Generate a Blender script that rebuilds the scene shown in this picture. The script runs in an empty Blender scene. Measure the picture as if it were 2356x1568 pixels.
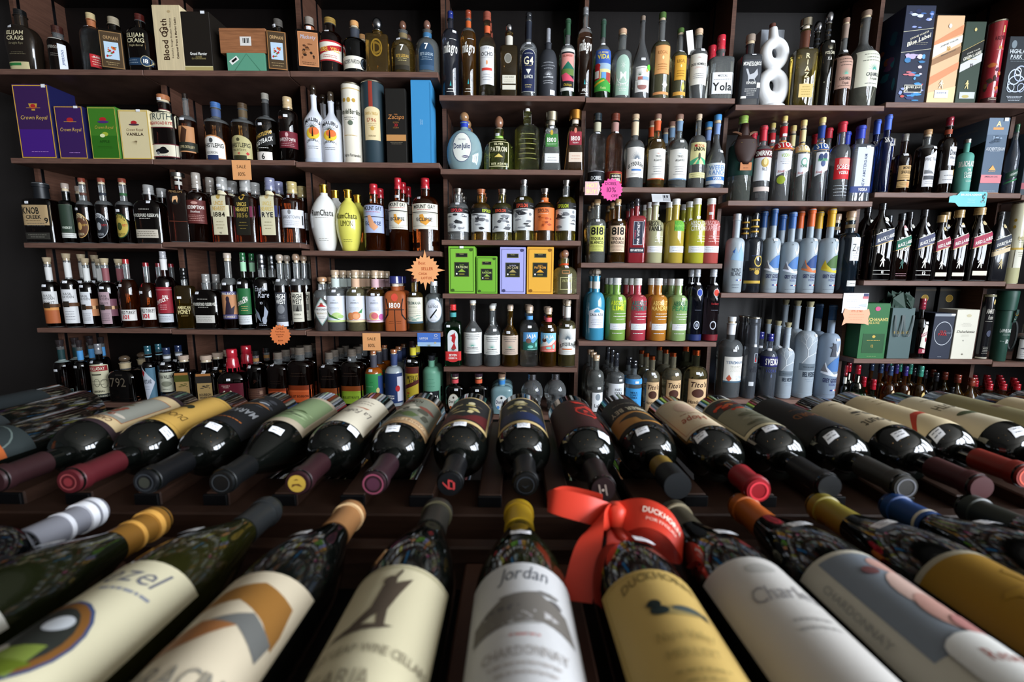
import bpy, math, random
from mathutils import Matrix, Vector
R_ = random.Random(7)
S = bpy.context.scene
COL = bpy.context.collection
# ------------------------------------------------------------------ camera, light, exposure
PW, PH, FPX = 2356, 1568, 983.0
HC = 1.30
PITCH, ROLL = math.radians(8.3), math.radians(0.4)
cam_d = bpy.data.cameras.new('camera')
cam = bpy.data.objects.new('camera', cam_d); COL.objects.link(cam)
cam_d.sensor_width = 36; cam_d.lens = 36*FPX/PW
cam_d.clip_start = 0.01
RM = Matrix.Rotation(math.pi/2-PITCH, 3, 'X') @ Matrix.Rotation(ROLL, 3, 'Z')
cam.matrix_world = Matrix.Translation((0, 0, HC)) @ RM.to_4x4()
cam_d.dof.use_dof = True; cam_d.dof.focus_distance = 2.05; cam_d.dof.aperture_fstop = 4.8
S.camera = cam
w = bpy.data.worlds.new('room_ambience'); S.world = w; w.use_nodes = True
w.node_tree.nodes['Background'].inputs[0].default_value = (.55, .62, .75, 1)
w.node_tree.nodes['Background'].inputs[1].default_value = 0.12
S.view_settings.view_transform = 'Standard'; S.view_settings.look = 'None'
S.view_settings.gamma = 1.0; S.view_settings.use_curve_mapping = False
S.view_settings.exposure = 0.2
S.cycles.use_denoising = True
S.cycles.max_bounces = 9; S.cycles.transmission_bounces = 7; S.cycles.glossy_bounces = 4
S.cycles.diffuse_bounces = 3; S.cycles.transparent_max_bounces = 6
S.cycles.caustics_refractive = False; S.cycles.caustics_reflective = False
S.cycles.sample_clamp_indirect = 4.0
S.cycles.adaptive_threshold = 0.02

def area(name, loc, aim, sx, sy, energy, col):
    d = bpy.data.lights.new(name, 'AREA'); d.shape = 'RECTANGLE'; d.size = sx; d.size_y = sy
    d.energy = energy; d.color = col
    o = bpy.data.objects.new(name, d); COL.objects.link(o)
    o.location = loc
    o.rotation_euler = (Vector(aim)-Vector(loc)).to_track_quat('-Z', 'Y').to_euler()
    return o
# daylight through the side window (right) and the shop-front window behind the camera
for y, e in ((-3.6, 270), (-2.3, 240), (-1.0, 160), (.3, 100)):
    area('window_daylight', (3.44, y, 1.92), (0, y, 1.92), .95, 1.9, e, (.84, .91, 1.0))

def W(px, py, Y):
    """the point of the plane at depth Y that the photograph shows at (px, py)"""
    v = RM @ Vector(((px-PW/2)/FPX, (PH/2-py)/FPX, -1))
    t = Y/v.y
    return v.x*t, HC+v.z*t
def depth(x, y, z):
    return (RM.transposed() @ Vector((x, y, z-HC))).z*-1

# ------------------------------------------------------------------ colours and materials
NAMES = dict(w='#f1efe8', k='#121212', cr='#e9dfc2', kr='#c8a878', r='#b3262b', g='#c79d3d', nv='#1d2b52', gr='#2f7a3d',
             gy='#8a8f94', dg='#33363a', or_='#e0762c', bl='#2f6fc0', wn='#6b1f2a', br='#5b3a26', lb='#7fb8e0', pk='#e78fa8',
             tl='#2f8f84', ye='#e9d24a', lg='#9ec95a')
def rgb(c):
    c = NAMES.get(c, c).lstrip('#')
    if len(c) == 3: c = ''.join(q*2 for q in c)
    o = []
    for i in (0, 2, 4):
        v = int(c[i:i+2], 16)/255
        o.append(v/12.92 if v <= .04045 else ((v+.055)/1.055)**2.4)
    return tuple(o)+(1,)
_M = {}
def mat(key):
    """t#: tinted clear glass with liquid, f#: frosted, o#: glossy opaque, m#: matt, *#: metal, paper, wood..."""
    if key in _M: return _M[key]
    m = bpy.data.materials.new(key.replace('#', '_')); m.use_nodes = True
    nt = m.node_tree; b = nt.nodes['Principled BSDF']
    def s(n, v): b.inputs[n].default_value = v
    k, c = key[0], key[1:]
    if key == 'paper':
        a = nt.nodes.new('ShaderNodeVertexColor'); a.layer_name = 'Col'
        nt.links.new(a.outputs[0], b.inputs['Base Color']); s('Roughness', .55); s('Specular IOR Level', .2)
    elif key.startswith('wood'):
        dark = {'wood': '#5d3f32', 'wood_shelf': '#75564a', 'wood_dark': '#110b09', 'wood_pale': '#e3cfa5', 'wood_box': '#a9704a', 'wood_rack': '#3f2a20'}[key]
        tc = nt.nodes.new('ShaderNodeTexCoord'); mp = nt.nodes.new('ShaderNodeMapping')
        mp.inputs['Scale'].default_value = (3, 3, 40) if key != 'wood_pale' else (30, 30, 2)
        ns = nt.nodes.new('ShaderNodeTexNoise'); ns.inputs['Scale'].default_value = 4; ns.inputs['Detail'].default_value = 5
        cr = nt.nodes.new('ShaderNodeValToRGB')
        base = rgb(dark); k2 = .62 if key != 'wood_pale' else .82
        cr.color_ramp.elements[0].position = .3; cr.color_ramp.elements[0].color = tuple(v*k2 for v in base[:3])+(1,)
        cr.color_ramp.elements[1].position = .7; cr.color_ramp.elements[1].color = base
        n2 = nt.nodes.new('ShaderNodeTexNoise'); n2.inputs['Scale'].default_value = 60
        bp = nt.nodes.new('ShaderNodeBump'); bp.inputs['Strength'].default_value = .15; bp.inputs['Distance'].default_value = .002
        L = nt.links.new
        L(tc.outputs['Object'], mp.inputs[0]); L(mp.outputs[0], ns.inputs['Vector']); L(ns.outputs[0], cr.inputs[0])
        L(cr.outputs[0], b.inputs['Base Color']); L(n2.outputs[0], bp.inputs['Height']); L(bp.outputs[0], b.inputs['Normal'])
        s('Roughness', .5); s('Specular IOR Level', .3)
    elif key.startswith('plaster'):
        n2 = nt.nodes.new('ShaderNodeTexNoise'); n2.inputs['Scale'].default_value = 3
        cr = nt.nodes.new('ShaderNodeValToRGB'); base = rgb(key[7:])
        cr.color_ramp.elements[0].color = tuple(v*.85 for v in base[:3])+(1,); cr.color_ramp.elements[1].color = base
        nt.links.new(n2.outputs[0], cr.inputs[0]); nt.links.new(cr.outputs[0], b.inputs['Base Color']); s('Roughness', .8)
    elif k in 'tj':     # j: coloured drink, light shining through put into its pale base
        s('Base Color', rgb(c)); s('Transmission Weight', .96 if k == 't' and min(rgb(c)[:3]) < .3 else .9 if k == 't' else .5); s('IOR', 1.4); s('Roughness', .02)
        s('Coat Weight', .35); s('Coat Roughness', .03)
    elif k == 'h':      # textured clear glass
        s('Base Color', rgb(c)); s('Transmission Weight', 1.0); s('IOR', 1.4); s('Roughness', .05)
        vo = nt.nodes.new('ShaderNodeTexVoronoi'); vo.inputs['Scale'].default_value = 130
        bp = nt.nodes.new('ShaderNodeBump'); bp.inputs['Strength'].default_value = .7; bp.inputs['Distance'].default_value = .003
        nt.links.new(vo.outputs[0], bp.inputs['Height']); nt.links.new(bp.outputs[0], b.inputs['Normal'])
    elif k == 'f':
        s('Base Color', rgb(c)); s('Transmission Weight', .35); s('IOR', 1.35); s('Roughness', .38)
    elif k == 'o':
        s('Base Color', rgb(c)); s('Roughness', .16); s('Coat Weight', .5); s('Coat Roughness', .04)
    elif k == 'v':      # very dark wine glass
        s('Base Color', rgb(c)); s('Roughness', .07); s('Specular IOR Level', .62)
        n2 = nt.nodes.new('ShaderNodeTexNoise'); n2.inputs['Scale'].default_value = 22
        bp = nt.nodes.new('ShaderNodeBump'); bp.inputs['Strength'].default_value = .035; bp.inputs['Distance'].default_value = .003
        nt.links.new(n2.outputs[0], bp.inputs['Height']); nt.links.new(bp.outputs[0], b.inputs['Normal'])
    elif k == 'm':
        s('Base Color', rgb(c)); s('Roughness', .55); s('Specular IOR Level', .25)
    elif k == '*':
        s('Base Color', rgb(c)); s('Metallic', 1.0); s('Roughness', .24)
    elif k == 's':      # satin ribbon, foil capsule
        s('Base Color', rgb(c)); s('Roughness', .42); s('Specular IOR Level', .35)
    _M[key] = m
    return m

# ------------------------------------------------------------------ mesh helpers
def mesh_obj(name, vs, fs, mats, parent=None, mi=None, cols=None, smooth=True, angle=35, nrm=None):
    me = bpy.data.meshes.new(name); me.from_pydata(vs, [], fs)
    for m in (mats if isinstance(mats, (list, tuple)) else [mats]): me.materials.append(mat(m))
    if mi: me.polygons.foreach_set('material_index', mi)
    if cols:
        a = me.color_attributes.new('Col', 'FLOAT_COLOR', 'CORNER')
        flat = []
        for f, c in zip(fs, cols): flat.extend(c*len(f))
        a.data.foreach_set('color', flat)
    if smooth:
        me.polygons.foreach_set('use_smooth', [True]*len(fs))
        if angle: me.set_sharp_from_angle(angle=math.radians(angle))
    me.update()
    if nrm: me.normals_split_custom_set_from_vertices(nrm)
    o = bpy.data.objects.new(name, me); COL.objects.link(o)
    if parent: o.parent = parent
    return o
def empty(name, loc, label, cat, group=None, rot=None):
    o = bpy.data.objects.new(name, None); COL.objects.link(o); o.empty_display_size = .02
    o.location = loc
    if rot: o.rotation_euler = rot
    o['label'] = label; o['category'] = cat
    if group: o['group'] = group
    return o
def boxg(x0, y0, z0, x1, y1, z1, bev=.0):
    """a box with chamfered long edges"""
    if not bev:
        v = [(x, y, z) for z in (z0, z1) for x, y in ((x0, y0), (x1, y0), (x1, y1), (x0, y1))]
        f = [(3, 2, 1, 0), (4, 5, 6, 7), (0, 1, 5, 4), (1, 2, 6, 5), (2, 3, 7, 6), (3, 0, 4, 7)]
        return v, f
    b = bev
    def ring(z, e):
        return [(x0+b+e*0, y0+e, z), (x1-b, y0+e, z), (x1-e, y0+b, z), (x1-e, y1-b, z), (x1-b, y1-e, z), (x0+b, y1-e, z), (x0+e, y1-b, z), (x0+e, y0+b, z)]
    v = []
    for z, e in ((z0, b), (z0+b, 0), (z1-b, 0), (z1, b)):
        v += ring(z, e) if e == 0 else [(min(max(x, x0+b), x1-b), min(max(y, y0+b), y1-b), zz) for x, y, zz in ring(z, 0)]
    f = [tuple(reversed(range(8)))]
    for i in range(3):
        for j in range(8):
            k = (j+1) % 8
            f.append((i*8+j, i*8+k, i*8+8+k, i*8+8+j))
    f.append(tuple(range(24, 32)))
    return v, f
def join(*gs):
    V, F = [], []
    for v, f in gs:
        n = len(V); V += v; F += [tuple(i+n for i in q) for q in f]
    return V, F
def box_obj(name, a, b, m, parent=None, bev=.0015):
    v, f = boxg(*a, *b, bev)
    return mesh_obj(name, v, f, m, parent, smooth=False)
def structure(o):
    o['kind'] = 'structure'; return o

# ------------------------------------------------------------------ lettering
_G = {}
def glyph(ch, bold):
    k = (ch, bold)
    if k in _G: return _G[k]
    c = bpy.data.curves.new('glyph', 'FONT'); c.body = ch; c.size = 1; c.resolution_u = 2
    if bold: c.offset = .022
    o = bpy.data.objects.new('glyph', c); COL.objects.link(o)
    me = o.to_mesh(); me.calc_loop_triangles()
    vs = [(v.co.x, v.co.y) for v in me.vertices]
    tr = [tuple(t.vertices) for t in me.loop_triangles]
    o.to_mesh_clear(); bpy.data.objects.remove(o); bpy.data.curves.remove(c)
    if vs:
        x0 = min(v[0] for v in vs); x1 = max(v[0] for v in vs)
        vs = [(x-x0, y) for x, y in vs]; adv = x1-x0+.075
    else: adv = .3
    _G[k] = (vs, tr, adv); return _G[k]
def text_tris(s, h, wmax, bold=False, slant=0., arc=0.):
    """triangles of a centred line, capital height h, squeezed to wmax"""
    sc = h/.72; out = []; x = 0
    for ch in s:
        if ch == ' ': x += .3; continue
        vs, tr, adv = glyph(ch, bold)
        for t in tr: out.append([(vs[i][0]+x+slant*vs[i][1], vs[i][1]) for i in t])
        x += adv
    wd = max(x-.075, .01)*sc
    kx = min(1, wmax/wd)
    res = []
    for t in out:
        q = []
        for px, py in t:
            X = (px*sc-wd/2)*kx; Y = py*sc-h/2
            if arc: Y += arc*h*(1-(2*X/(wd*kx+1e-9))**2)
            q.append((X, Y))
        res.append(q)
    return res

def clip(poly, ax, lo, hi):
    for s, lim in ((1, lo), (-1, -hi)):
        out = []; n = len(poly)
        for i in range(n):
            a, b = poly[i], poly[(i+1) % n]
            da, db = s*a[ax]-lim, s*b[ax]-lim
            if da >= 0: out.append(a)
            if (da >= 0) != (db >= 0):
                t = da/(da-db); out.append((a[0]+(b[0]-a[0])*t, a[1]+(b[1]-a[1])*t))
        poly = out
        if len(poly) < 3: return []
    return poly

class Print:
    """flat print laid on a surface. U = unit of u in metres, H = unit of v in metres; wrap(s, z, off) -> point"""
    def __init__(self, U, H, wrap, du=None, dv=None):
        self.U, self.H, self.wrap, self.du, self.dv = U, H, wrap, du, dv
        self.n = 0; self.groups = []; self.q = []
    def poly(self, pts, col, kind='label', off=None):
        self.q.append((pts, col, kind, .0004+.00016*self.n if off is None else off))
    def flush(self):
        if not self.q: return
        P_ = [p for q in self.q for p in q[0]]
        bb = [min(p[0] for p in P_), min(p[1] for p in P_), max(p[0] for p in P_), max(p[1] for p in P_)]
        e = .0008; hit = None; kind = self.q[0][2]
        if kind == 'label':
            for g in self.groups:
                b = g['bb']
                if b and bb[0] < b[2]+e and bb[2] > b[0]-e and bb[1] < b[3]+e and bb[3] > b[1]-e: hit = g; break
        else:
            cx, cy = (bb[0]+bb[2])/2, (bb[1]+bb[3])/2
            for g in self.groups:
                b = g['bb']
                if b and b[0] <= cx <= b[2] and b[1]-e <= cy <= b[3]+e: hit = g; break
            if not hit:
                for g in self.groups:
                    if not g['bb']: hit = g
        if not hit:
            hit = dict(bb=list(bb) if kind == 'label' else None, label=([], [], [], []), lettering=([], [], [], [])); self.groups.append(hit)
        elif kind == 'label':
            b = hit['bb']; hit['bb'] = [min(b[0], bb[0]), min(b[1], bb[1]), max(b[2], bb[2]), max(b[3], bb[3])]
        for q in self.q: self.emit(hit[q[2]], *q)
        self.q = []
    def emit(self, lay, pts, col, kind, off):
        if sum(pts[i][0]*pts[(i+1) % len(pts)][1]-pts[(i+1) % len(pts)][0]*pts[i][1] for i in range(len(pts))) < 0: pts = pts[::-1]
        pieces = [pts]
        for ax, d in ((0, self.du), (1, self.dv)):
            if not d: continue
            new = []
            for p in pieces:
                lo = min(q[ax] for q in p); hi = max(q[ax] for q in p)
                if hi-lo <= d*1.3: new.append(p); continue
                k0, k1 = math.floor(lo/d), math.ceil(hi/d)
                for k in range(k0, k1):
                    c = clip(p, ax, k*d, (k+1)*d)
                    if c: new.append(c)
            pieces = new
        V, F, C, NR = lay
        for p in pieces:
            n = len(V)
            V.extend(self.wrap(a, b, off) for a, b in p)
            if self.du:
                for a, b in p:
                    o_ = Vector(self.wrap(a, b, 0)); n_ = (Vector(self.wrap(a+4e-4, b, 0))-o_).cross(Vector(self.wrap(a, b+4e-4, 0))-o_)
                    NR.append(n_.normalized() if n_.length > 0 else Vector((0, -1, 0)))
            F.append(tuple(range(n, n+len(p)))); C.append(col)
    def rect(self, u0, v0, u1, v1, col):
        self.poly([(u0, v0), (u1, v0), (u1, v1), (u0, v1)], col)
    def run(self, dsl):
        U, H = self.U, self.H
        for cmd in dsl.split(';'):
            self.flush()
            a = cmd.split()
            if not a: continue
            self.n += 1
            c, a = a[0], a[1:]
            if c == 'R':
                u0, v0, u1, v1 = map(float, a[:4]); self.rect(u0*U, v0*H, u1*U, v1*H, rgb(a[4]))
            elif c == 'Q':    # arched top rectangle
                u0, v0, u1, v1, ah = map(float, a[:5]); n = 10
                top = [((u0+(u1-u0)*(.5+.5*math.cos(math.pi*i/n)))*U, (v1-ah+ah*math.sin(math.pi*i/n))*H) for i in range(n+1)]
                self.poly([(u0*U, v0*H), (u1*U, v0*H)]+top, rgb(a[5]))
            elif c == 'E':
                u, v, ru, rv = map(float, a[:4]); n = 22
                self.poly([((u+ru*math.cos(6.2832*i/n))*U, (v+rv*math.sin(6.2832*i/n))*H) for i in range(n)], rgb(a[4]))
            elif c == 'G':    # ring
                u, v, ru, rv, th = map(float, a[:5]); n = 26; cc = rgb(a[5])
                def P(i, k): return ((u+ru*k*math.cos(6.2832*i/n))*U, (v+rv*k*math.sin(6.2832*i/n))*H)
                for i in range(n): self.poly([P(i, 1), P(i+1, 1), P(i+1, 1-th), P(i, 1-th)], cc)
            elif c == 'F':    # frame, th in units of U
                u0, v0, u1, v1, th = map(float, a[:5]); u0 *= U; u1 *= U; v0 *= H; v1 *= H; th *= U; cc = rgb(a[5])
                self.rect(u0, v0, u1, v0+th, cc); self.rect(u0, v1-th, u1, v1, cc)
                self.rect(u0, v0+th, u0+th, v1-th, cc); self.rect(u1-th, v0+th, u1, v1-th, cc)
            elif c == 'P':
                q = list(map(float, a[1:])); self.poly([(q[i]*U, q[i+1]*H) for i in range(0, len(q), 2)], rgb(a[0]))
            elif c in 'TV':
                s = a[0].replace('_', ' '); u, v, h, wd = map(float, a[1:5]); cc = rgb(a[5]); fl = a[6] if len(a) > 6 else ''
                if c == 'T': tr = text_tris(s, h*H, wd*U, 'b' in fl, .25 if 'i' in fl else 0, .9 if 'a' in fl else 0)
                else: tr = [[(y, -x) if 'c' in fl else (-y, x) for x, y in t] for t in text_tris(s, h*U, wd*H, 'b' in fl, .25 if 'i' in fl else 0)]
                if 'x' in fl: tr = [[(x, y+x*.42) for x, y in t] for t in tr]   # climbing band lettering
                for t in tr: self.poly([(x+u*U, y+v*H) for x, y in t], cc, 'lettering')
            elif c == 'L':    # rows of very small print
                n = int(a[0]); u0, v0, u1, v1 = map(float, a[1:5]); cc = rgb(a[5]); rr = random.Random(int(u0*97+v1*991)+n)
                for i in range(n):
                    vv = v0+(v1-v0)*(i+.5)/n; hh = min((v1-v0)/n*.13, .0042); k = rr.uniform(.6, 1); x = u0+(u1-u0)*(1-k)/2; e = u1-(u1-u0)*(1-k)/2
                    while x < e-.02:
                        l = min(rr.uniform(.05, .2), e-x)
                        self.poly([(x*U, (vv-hh)*H), ((x+l)*U, (vv-hh)*H), ((x+l)*U, (vv+hh)*H), (x*U, (vv+hh)*H)], cc, 'lettering'); x += l+.035
            elif c == 'A':    # painted picture: soft shapes inside a rectangle
                rr = random.Random(int(a[0])); u0, v0, u1, v1 = map(float, a[1:5]); cs = a[5:]
                for i in range(15):
                    ru = rr.uniform(.06, .22)*(u1-u0); rv = rr.uniform(.03, .11)*(v1-v0)
                    u = rr.uniform(u0+ru, u1-ru); v = rr.uniform(v0+rv, v1-rv); n = 9; ph = rr.random()*6
                    self.poly([((u+ru*math.cos(6.2832*i2/n)*(.8+.2*math.cos(3*i2+ph)))*U, (v+rv*math.sin(6.2832*i2/n))*H) for i2 in range(n)], rgb(cs[i % len(cs)]), off=.0004+.00016*self.n+.00001*i)
            elif c == 'S':    # rays (agave, sun): u v ru rv n a0 a1
                u, v, ru, rv = map(float, a[:4]); n = int(a[4]); a0, a1 = float(a[5]), float(a[6]); cc = rgb(a[7])
                for i in range(n):
                    t = math.radians(a0+(a1-a0)*i/(n-1)); d = .09
                    self.poly([((u+ru*.12*math.cos(t-d*3))*U, (v+rv*.12*math.sin(t-d*3))*H), ((u+ru*math.cos(t))*U, (v+rv*math.sin(t))*H), ((u+ru*.12*math.cos(t+d*3))*U, (v+rv*.12*math.sin(t+d*3))*H)], cc)
            elif c == 'M':    # striding figure: u v h(H) width scale
                u, v, h, k = map(float, a[:4]); cc = rgb(a[4])
                for pts in ([(-.1, .95), (.25, .95), (.3, .8), (-.05, .8)], [(-.2, .8), (.25, .8), (.35, .45), (-.15, .4)], [(-.15, .45), (.1, .42), (-.35, .0), (-.55, .02)],
                            [(.05, .45), (.35, .45), (.5, 0), (.3, .0)], [(.25, .75), (.6, .55), (.52, .5), (.22, .62)], [(-.2, .75), (-.55, .5), (-.48, .45), (-.15, .62)]):
                    self.poly([((u+x*k)*U, (v+y*h)*H) for x, y in pts], cc)
            elif c == 'Y':    # branches of a bare tree: u v h
                u, v, h = map(float, a[:3]); cc = rgb(a[3]); rr = random.Random(5); HU = H/U
                def br(x, y, ang, ln, d):
                    x2, y2 = x+ln*math.cos(ang), y+ln*math.sin(ang); wd = .008+.005*d
                    nx, ny = -math.sin(ang)*wd, math.cos(ang)*wd
                    self.poly([((u+x+nx)*U, v*H+(y+ny)*U), ((u+x-nx)*U, v*H+(y-ny)*U), ((u+x2-nx*.7)*U, v*H+(y2-ny*.7)*U), ((u+x2+nx*.7)*U, v*H+(y2+ny*.7)*U)], cc)
                    if d:
                        for k in (-1, 1): br(x2, y2, ang+k*rr.uniform(.25, .6), ln*rr.uniform(.68, .86), d-1)
                br(0, 0, 1.0, h*HU*.1, 6)
    def build(self, parent, names=('label', 'lettering')):
        self.flush(); made = []
        for g in self.groups:
            top = parent
            for key, nm in zip(('label', 'lettering'), names):
                V, F, C, NR = g[key]
                if F:
                    o = mesh_obj(nm, V, F, 'paper', top, cols=C, smooth=bool(self.du), angle=0, nrm=NR); made.append(o)
                    if key == 'label': top = o
        return made
# ------------------------------------------------------------------ bottles, tubes and cartons
def sstep(t): return t*t*(3-2*t)
def profile(kind, sh, nk, rn, H, R, zt):
    p = [(0, .86), (.004, .93), (.014, 1.0)]
    def span(n, f):
        for i in range(n+1):
            t = i/n; p.append((sh+(nk-sh)*t if kind not in 'O' else t, f(t)))
    if kind == 'D':      # domed shoulders
        p.append((sh, 1)); n = 8
        for i in range(1, n+1):
            a = i/n*math.pi/2; p.append((sh+(nk-sh)*math.sin(a), rn+(1-rn)*max(0, math.cos(a))**.9))
    elif kind == 'S': span(9, lambda t: 1+(rn-1)*sstep(t))
    elif kind == 'L': p.append((sh, 1)); p.append((sh+.012, .97)); p.append((nk, rn))
    elif kind == 'Q': p += [(sh, 1), (sh+(nk-sh)*.5, .96), (sh+(nk-sh)*.85, .8), (nk, rn)]
    elif kind == 'B': span(10, lambda t: rn+(1-rn)*(max(0, math.cos(t*math.pi/2))**1.25))
    elif kind == 'C':    # body narrowing upward, flat shoulder
        p = [(0, .95), (.01, 1.0), (sh, .66), (sh+(nk-sh)*.7, .6), (nk, rn)]
    elif kind == 'T':    # body widening upward, domed
        p = [(0, .8), (.012, .86), (sh, 1.0)]
        for i in range(1, 8):
            a = i/7*math.pi/2; p.append((sh+(nk-sh)*math.sin(a), rn+(1-rn)*max(0, math.cos(a))**.9))
    elif kind == 'O':    # round pilgrim flask
        p = []
        for i in range(15):
            a = -1.05+i/14*(2.62); p.append((max(0, sh*(.5+.5*math.sin(a)/1.0)-.0) if i else 0, max(rn, math.cos(a)**.8 if math.cos(a) > 0 else rn)))
        z0 = p[1][0]*.9; p = [(max(0, (z-z0)/(1-z0)*1.0) if z > z0 else 0, r) for z, r in p]
        p[0] = (0, p[1][1]*.92); q = [p[0]]
        for z, r in p[1:]:
            if z > q[-1][0]+.003: q.append((z, r))
        p = [e for e in q if e[1] > rn or e[0] < .3]; p.append((nk, rn))
    elif kind == 'V':    # vase
        p = [(0, .5), (.006, .56)]+[(t*nk, .56+(1-.56)*math.sin(min(1, t*1.75)*math.pi/2) if t < .571 else rn+(1-rn)*max(0, math.cos((t-.571)/.429*math.pi/2))**.75) for t in [i/14 for i in range(1, 15)]]
    elif kind == 'K':    # straight can or tube
        p = [(0, .97), (.004, 1), (.996, 1)]; return [(z*H, r*R) for z, r in p]
    zt = zt/H
    if zt > nk+.01: p += [(zt-.012, rn*1.02), (zt-.010, rn*1.16), (zt, rn*1.16)]
    return [(z*H, r*R) for z, r in p if z <= zt+1e-6]

class Vessel:
    def __init__(self, H, R, kind='D', sh=.6, nk=.72, rn=.38, b=1., n=2., ch=.08, N=26):
        self.H, self.R, self.rn, self.b, self.n, self.N, self.kind = H, R, rn, b, n, N, kind
        self.ch = ch
        self.pr = profile(kind, sh, nk, rn, H, R, H*(1-ch*.93) if kind != 'K' else H)
        if b == 1 and n > 2: pass
    def rad(self, z):
        p = self.pr
        if z <= p[0][0]: return p[0][1]
        for (a, ra), (c, rc) in zip(p, p[1:]):
            if z <= c: return ra+(rc-ra)*(z-a)/max(c-a, 1e-9)
        return p[-1][1]
    def shape(self, r):
        t = max(0., min(1., (r/self.R-self.rn*1.15)/max(1e-6, .82-self.rn*1.15))) if self.kind != 'C' else (1. if r > self.R*.55 else 0.)
        return 1+(self.b-1)*t, 2+(self.n-2)*t
    def wrap(self, s, z, off):
        r = self.rad(z); b, n = self.shape(r)
        if n < 2.3:
            a = max(-3.1, min(3.1, s/max(r, .004))); return ((r+off)*math.sin(a), -(r*b+off)*math.cos(a), z)
        x = max(-r*.999, min(r*.999, s))
        return (x, -b*r*(1-abs(x/r)**n)**(1/n)-off, z)
    def body(self, name, key, parent, fill=None):
        N = self.N; vs = []; fs = []; mi = []
        for z, r in self.pr:
            b, n = self.shape(r)
            for j in range(N):
                a = 2*math.pi*(j+.5)/N; c, s_ = math.cos(a), math.sin(a); e = 2/n
                vs.append((r*math.copysign(abs(c)**e, c), b*r*math.copysign(abs(s_)**e, s_), z))
        two = fill is not None
        for i in range(len(self.pr)-1):
            zm = (self.pr[i][0]+self.pr[i+1][0])/2/self.H
            for j in range(N):
                k = (j+1) % N; fs.append((i*N+j, i*N+k, (i+1)*N+k, (i+1)*N+j)); mi.append(1 if two and (zm > fill or zm < .012) else 0)
        fs.append(tuple(reversed(range(N)))); mi.append(1 if two else 0)
        t = (len(self.pr)-1)*N; fs.append(tuple(range(t, t+N))); mi.append(1 if two else 0)
        ms = [key]+(['t#eef3f2'] if two else [])
        return mesh_obj(name, vs, fs, ms, parent, mi=mi, angle=50 if self.n < 3 else 40)

def lathe(name, prof, key, parent, N=20, z0=0., smooth=True):
    vs = []; fs = []
    for z, r in prof:
        for j in range(N):
            a = 2*math.pi*j/N; vs.append((r*math.cos(a), r*math.sin(a), z+z0))
    for i in range(len(prof)-1):
        for j in range(N):
            k = (j+1) % N; fs.append((i*N+j, i*N+k, (i+1)*N+k, (i+1)*N+j))
    fs.append(tuple(reversed(range(N)))); t = (len(prof)-1)*N; fs.append(tuple(range(t, t+N)))
    return mesh_obj(name, vs, fs, key, parent, smooth=smooth, angle=32)

def capkey(c, soft='m'):
    if c[0] in '*osm' and c[1:2] == '#': return c
    if c[0] == '*': return '*'+NAMES.get(c[1:], c[1:])
    return soft+NAMES.get(c, c)
def make_cap(v, spec, root, N=20):
    """kind colour height(H) radius(R)"""
    k, c, h, r = spec.split(); h = float(h)*v.H; r = float(r)*v.R; z0 = v.H-h
    key = capkey(c, 'o')
    def P(*q): return [(a*h, b*r) for a, b in q]
    if k == 'screw':
        lathe('screw_cap', P((0, 1), (.02, 1.03), (.27, 1.03), (.29, .95), (.34, .95), (.36, 1), (.58, 1), (.6, .97), (.64, .97), (.66, 1), (.95, 1), (1, .93)), key, root, N, z0)
    elif k == 'cork':
        lathe('collar', P((0, .74), (.03, .86), (.3, .86), (.4, .8)), 'o#cdbb9c' if v.N < 40 else 'm#c9b28a', root, N, z0)
        lathe('stopper', P((.38, .96), (.4, 1), (.93, 1), (1, .93)), key, root, N, z0)
    elif k == 'knob':
        lathe('collar', P((0, .6), (.35, .6)), 'o#cdbb9c', root, N, z0)
        lathe('stopper', P((.3, .8), (.42, 1), (.75, 1.03), (.92, .9), (1, .6)), key, root, N, z0)
    elif k == 'ball':
        lathe('collar', P((0, .74), (.12, .86), (.18, .8)), 'o#8f8472' if key[0] != '*' else key, root, N, z0)
        lathe('stopper', P(*[(.14+.86*(1-math.cos(a))/2, max(.04, math.sin(a))) for a in [math.pi*i/12 for i in range(1, 12)]]), key, root, N, z0)
    elif k == 'disc':
        lathe('collar', P((0, .5), (.38, .56)), 'o#e8dcc8', root, N, z0)
        lathe('stopper', P((.34, .94), (.38, 1), (.96, 1), (1, .94)), key, root, N, z0)
    elif k == 'foil':
        r = max(r, v.rn*v.R*1.09)
        lathe('capsule', P((0, 1.03), (.66, .96), (.72, .98), (.735, 1.1), (.9, 1.1), (.93, 1.0), (1, .95)), key.replace('o#', 's#'), root, N, z0)
    elif k == 'cone':
        lathe('stopper', P((0, 1.7), (.72, 1.02), (.74, .9), (.78, .9), (.8, 1.05), (.98, 1.05), (1, 1)), key, root, N, z0)
    elif k == 'bell':
        lathe('stopper', P((0, .8), (.35, .82), (.4, .92), (1, 1.08)), key, root, N, z0)
    elif k == 'gem':
        lathe('stopper', P((0, .5), (.25, .6), (.35, 1), (.75, 1.05), (1, .7)), key, root, 7, z0, smooth=False)
    elif k == 'wax':
        lathe('wax_seal', P((0, 1.25), (.45, 1.1), (.55, .95), (.6, 1.02), (.96, 1.0), (1, .9)), key, root, N, z0)
        for a, l in ((-2.2, .3), (-1.3, .42), (-.6, .22), (.4, .3), (1.6, .25), (2.8, .3)):
            x, y = 1.22*r*math.cos(a), 1.22*r*math.sin(a)
            vv, ff = boxg(x-.0022, y-.0022, z0-h*l, x+.0022, y+.0022, z0+h*.1, .0009)
            mesh_obj('wax_drip', vv, ff, key, root, smooth=False)

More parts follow.
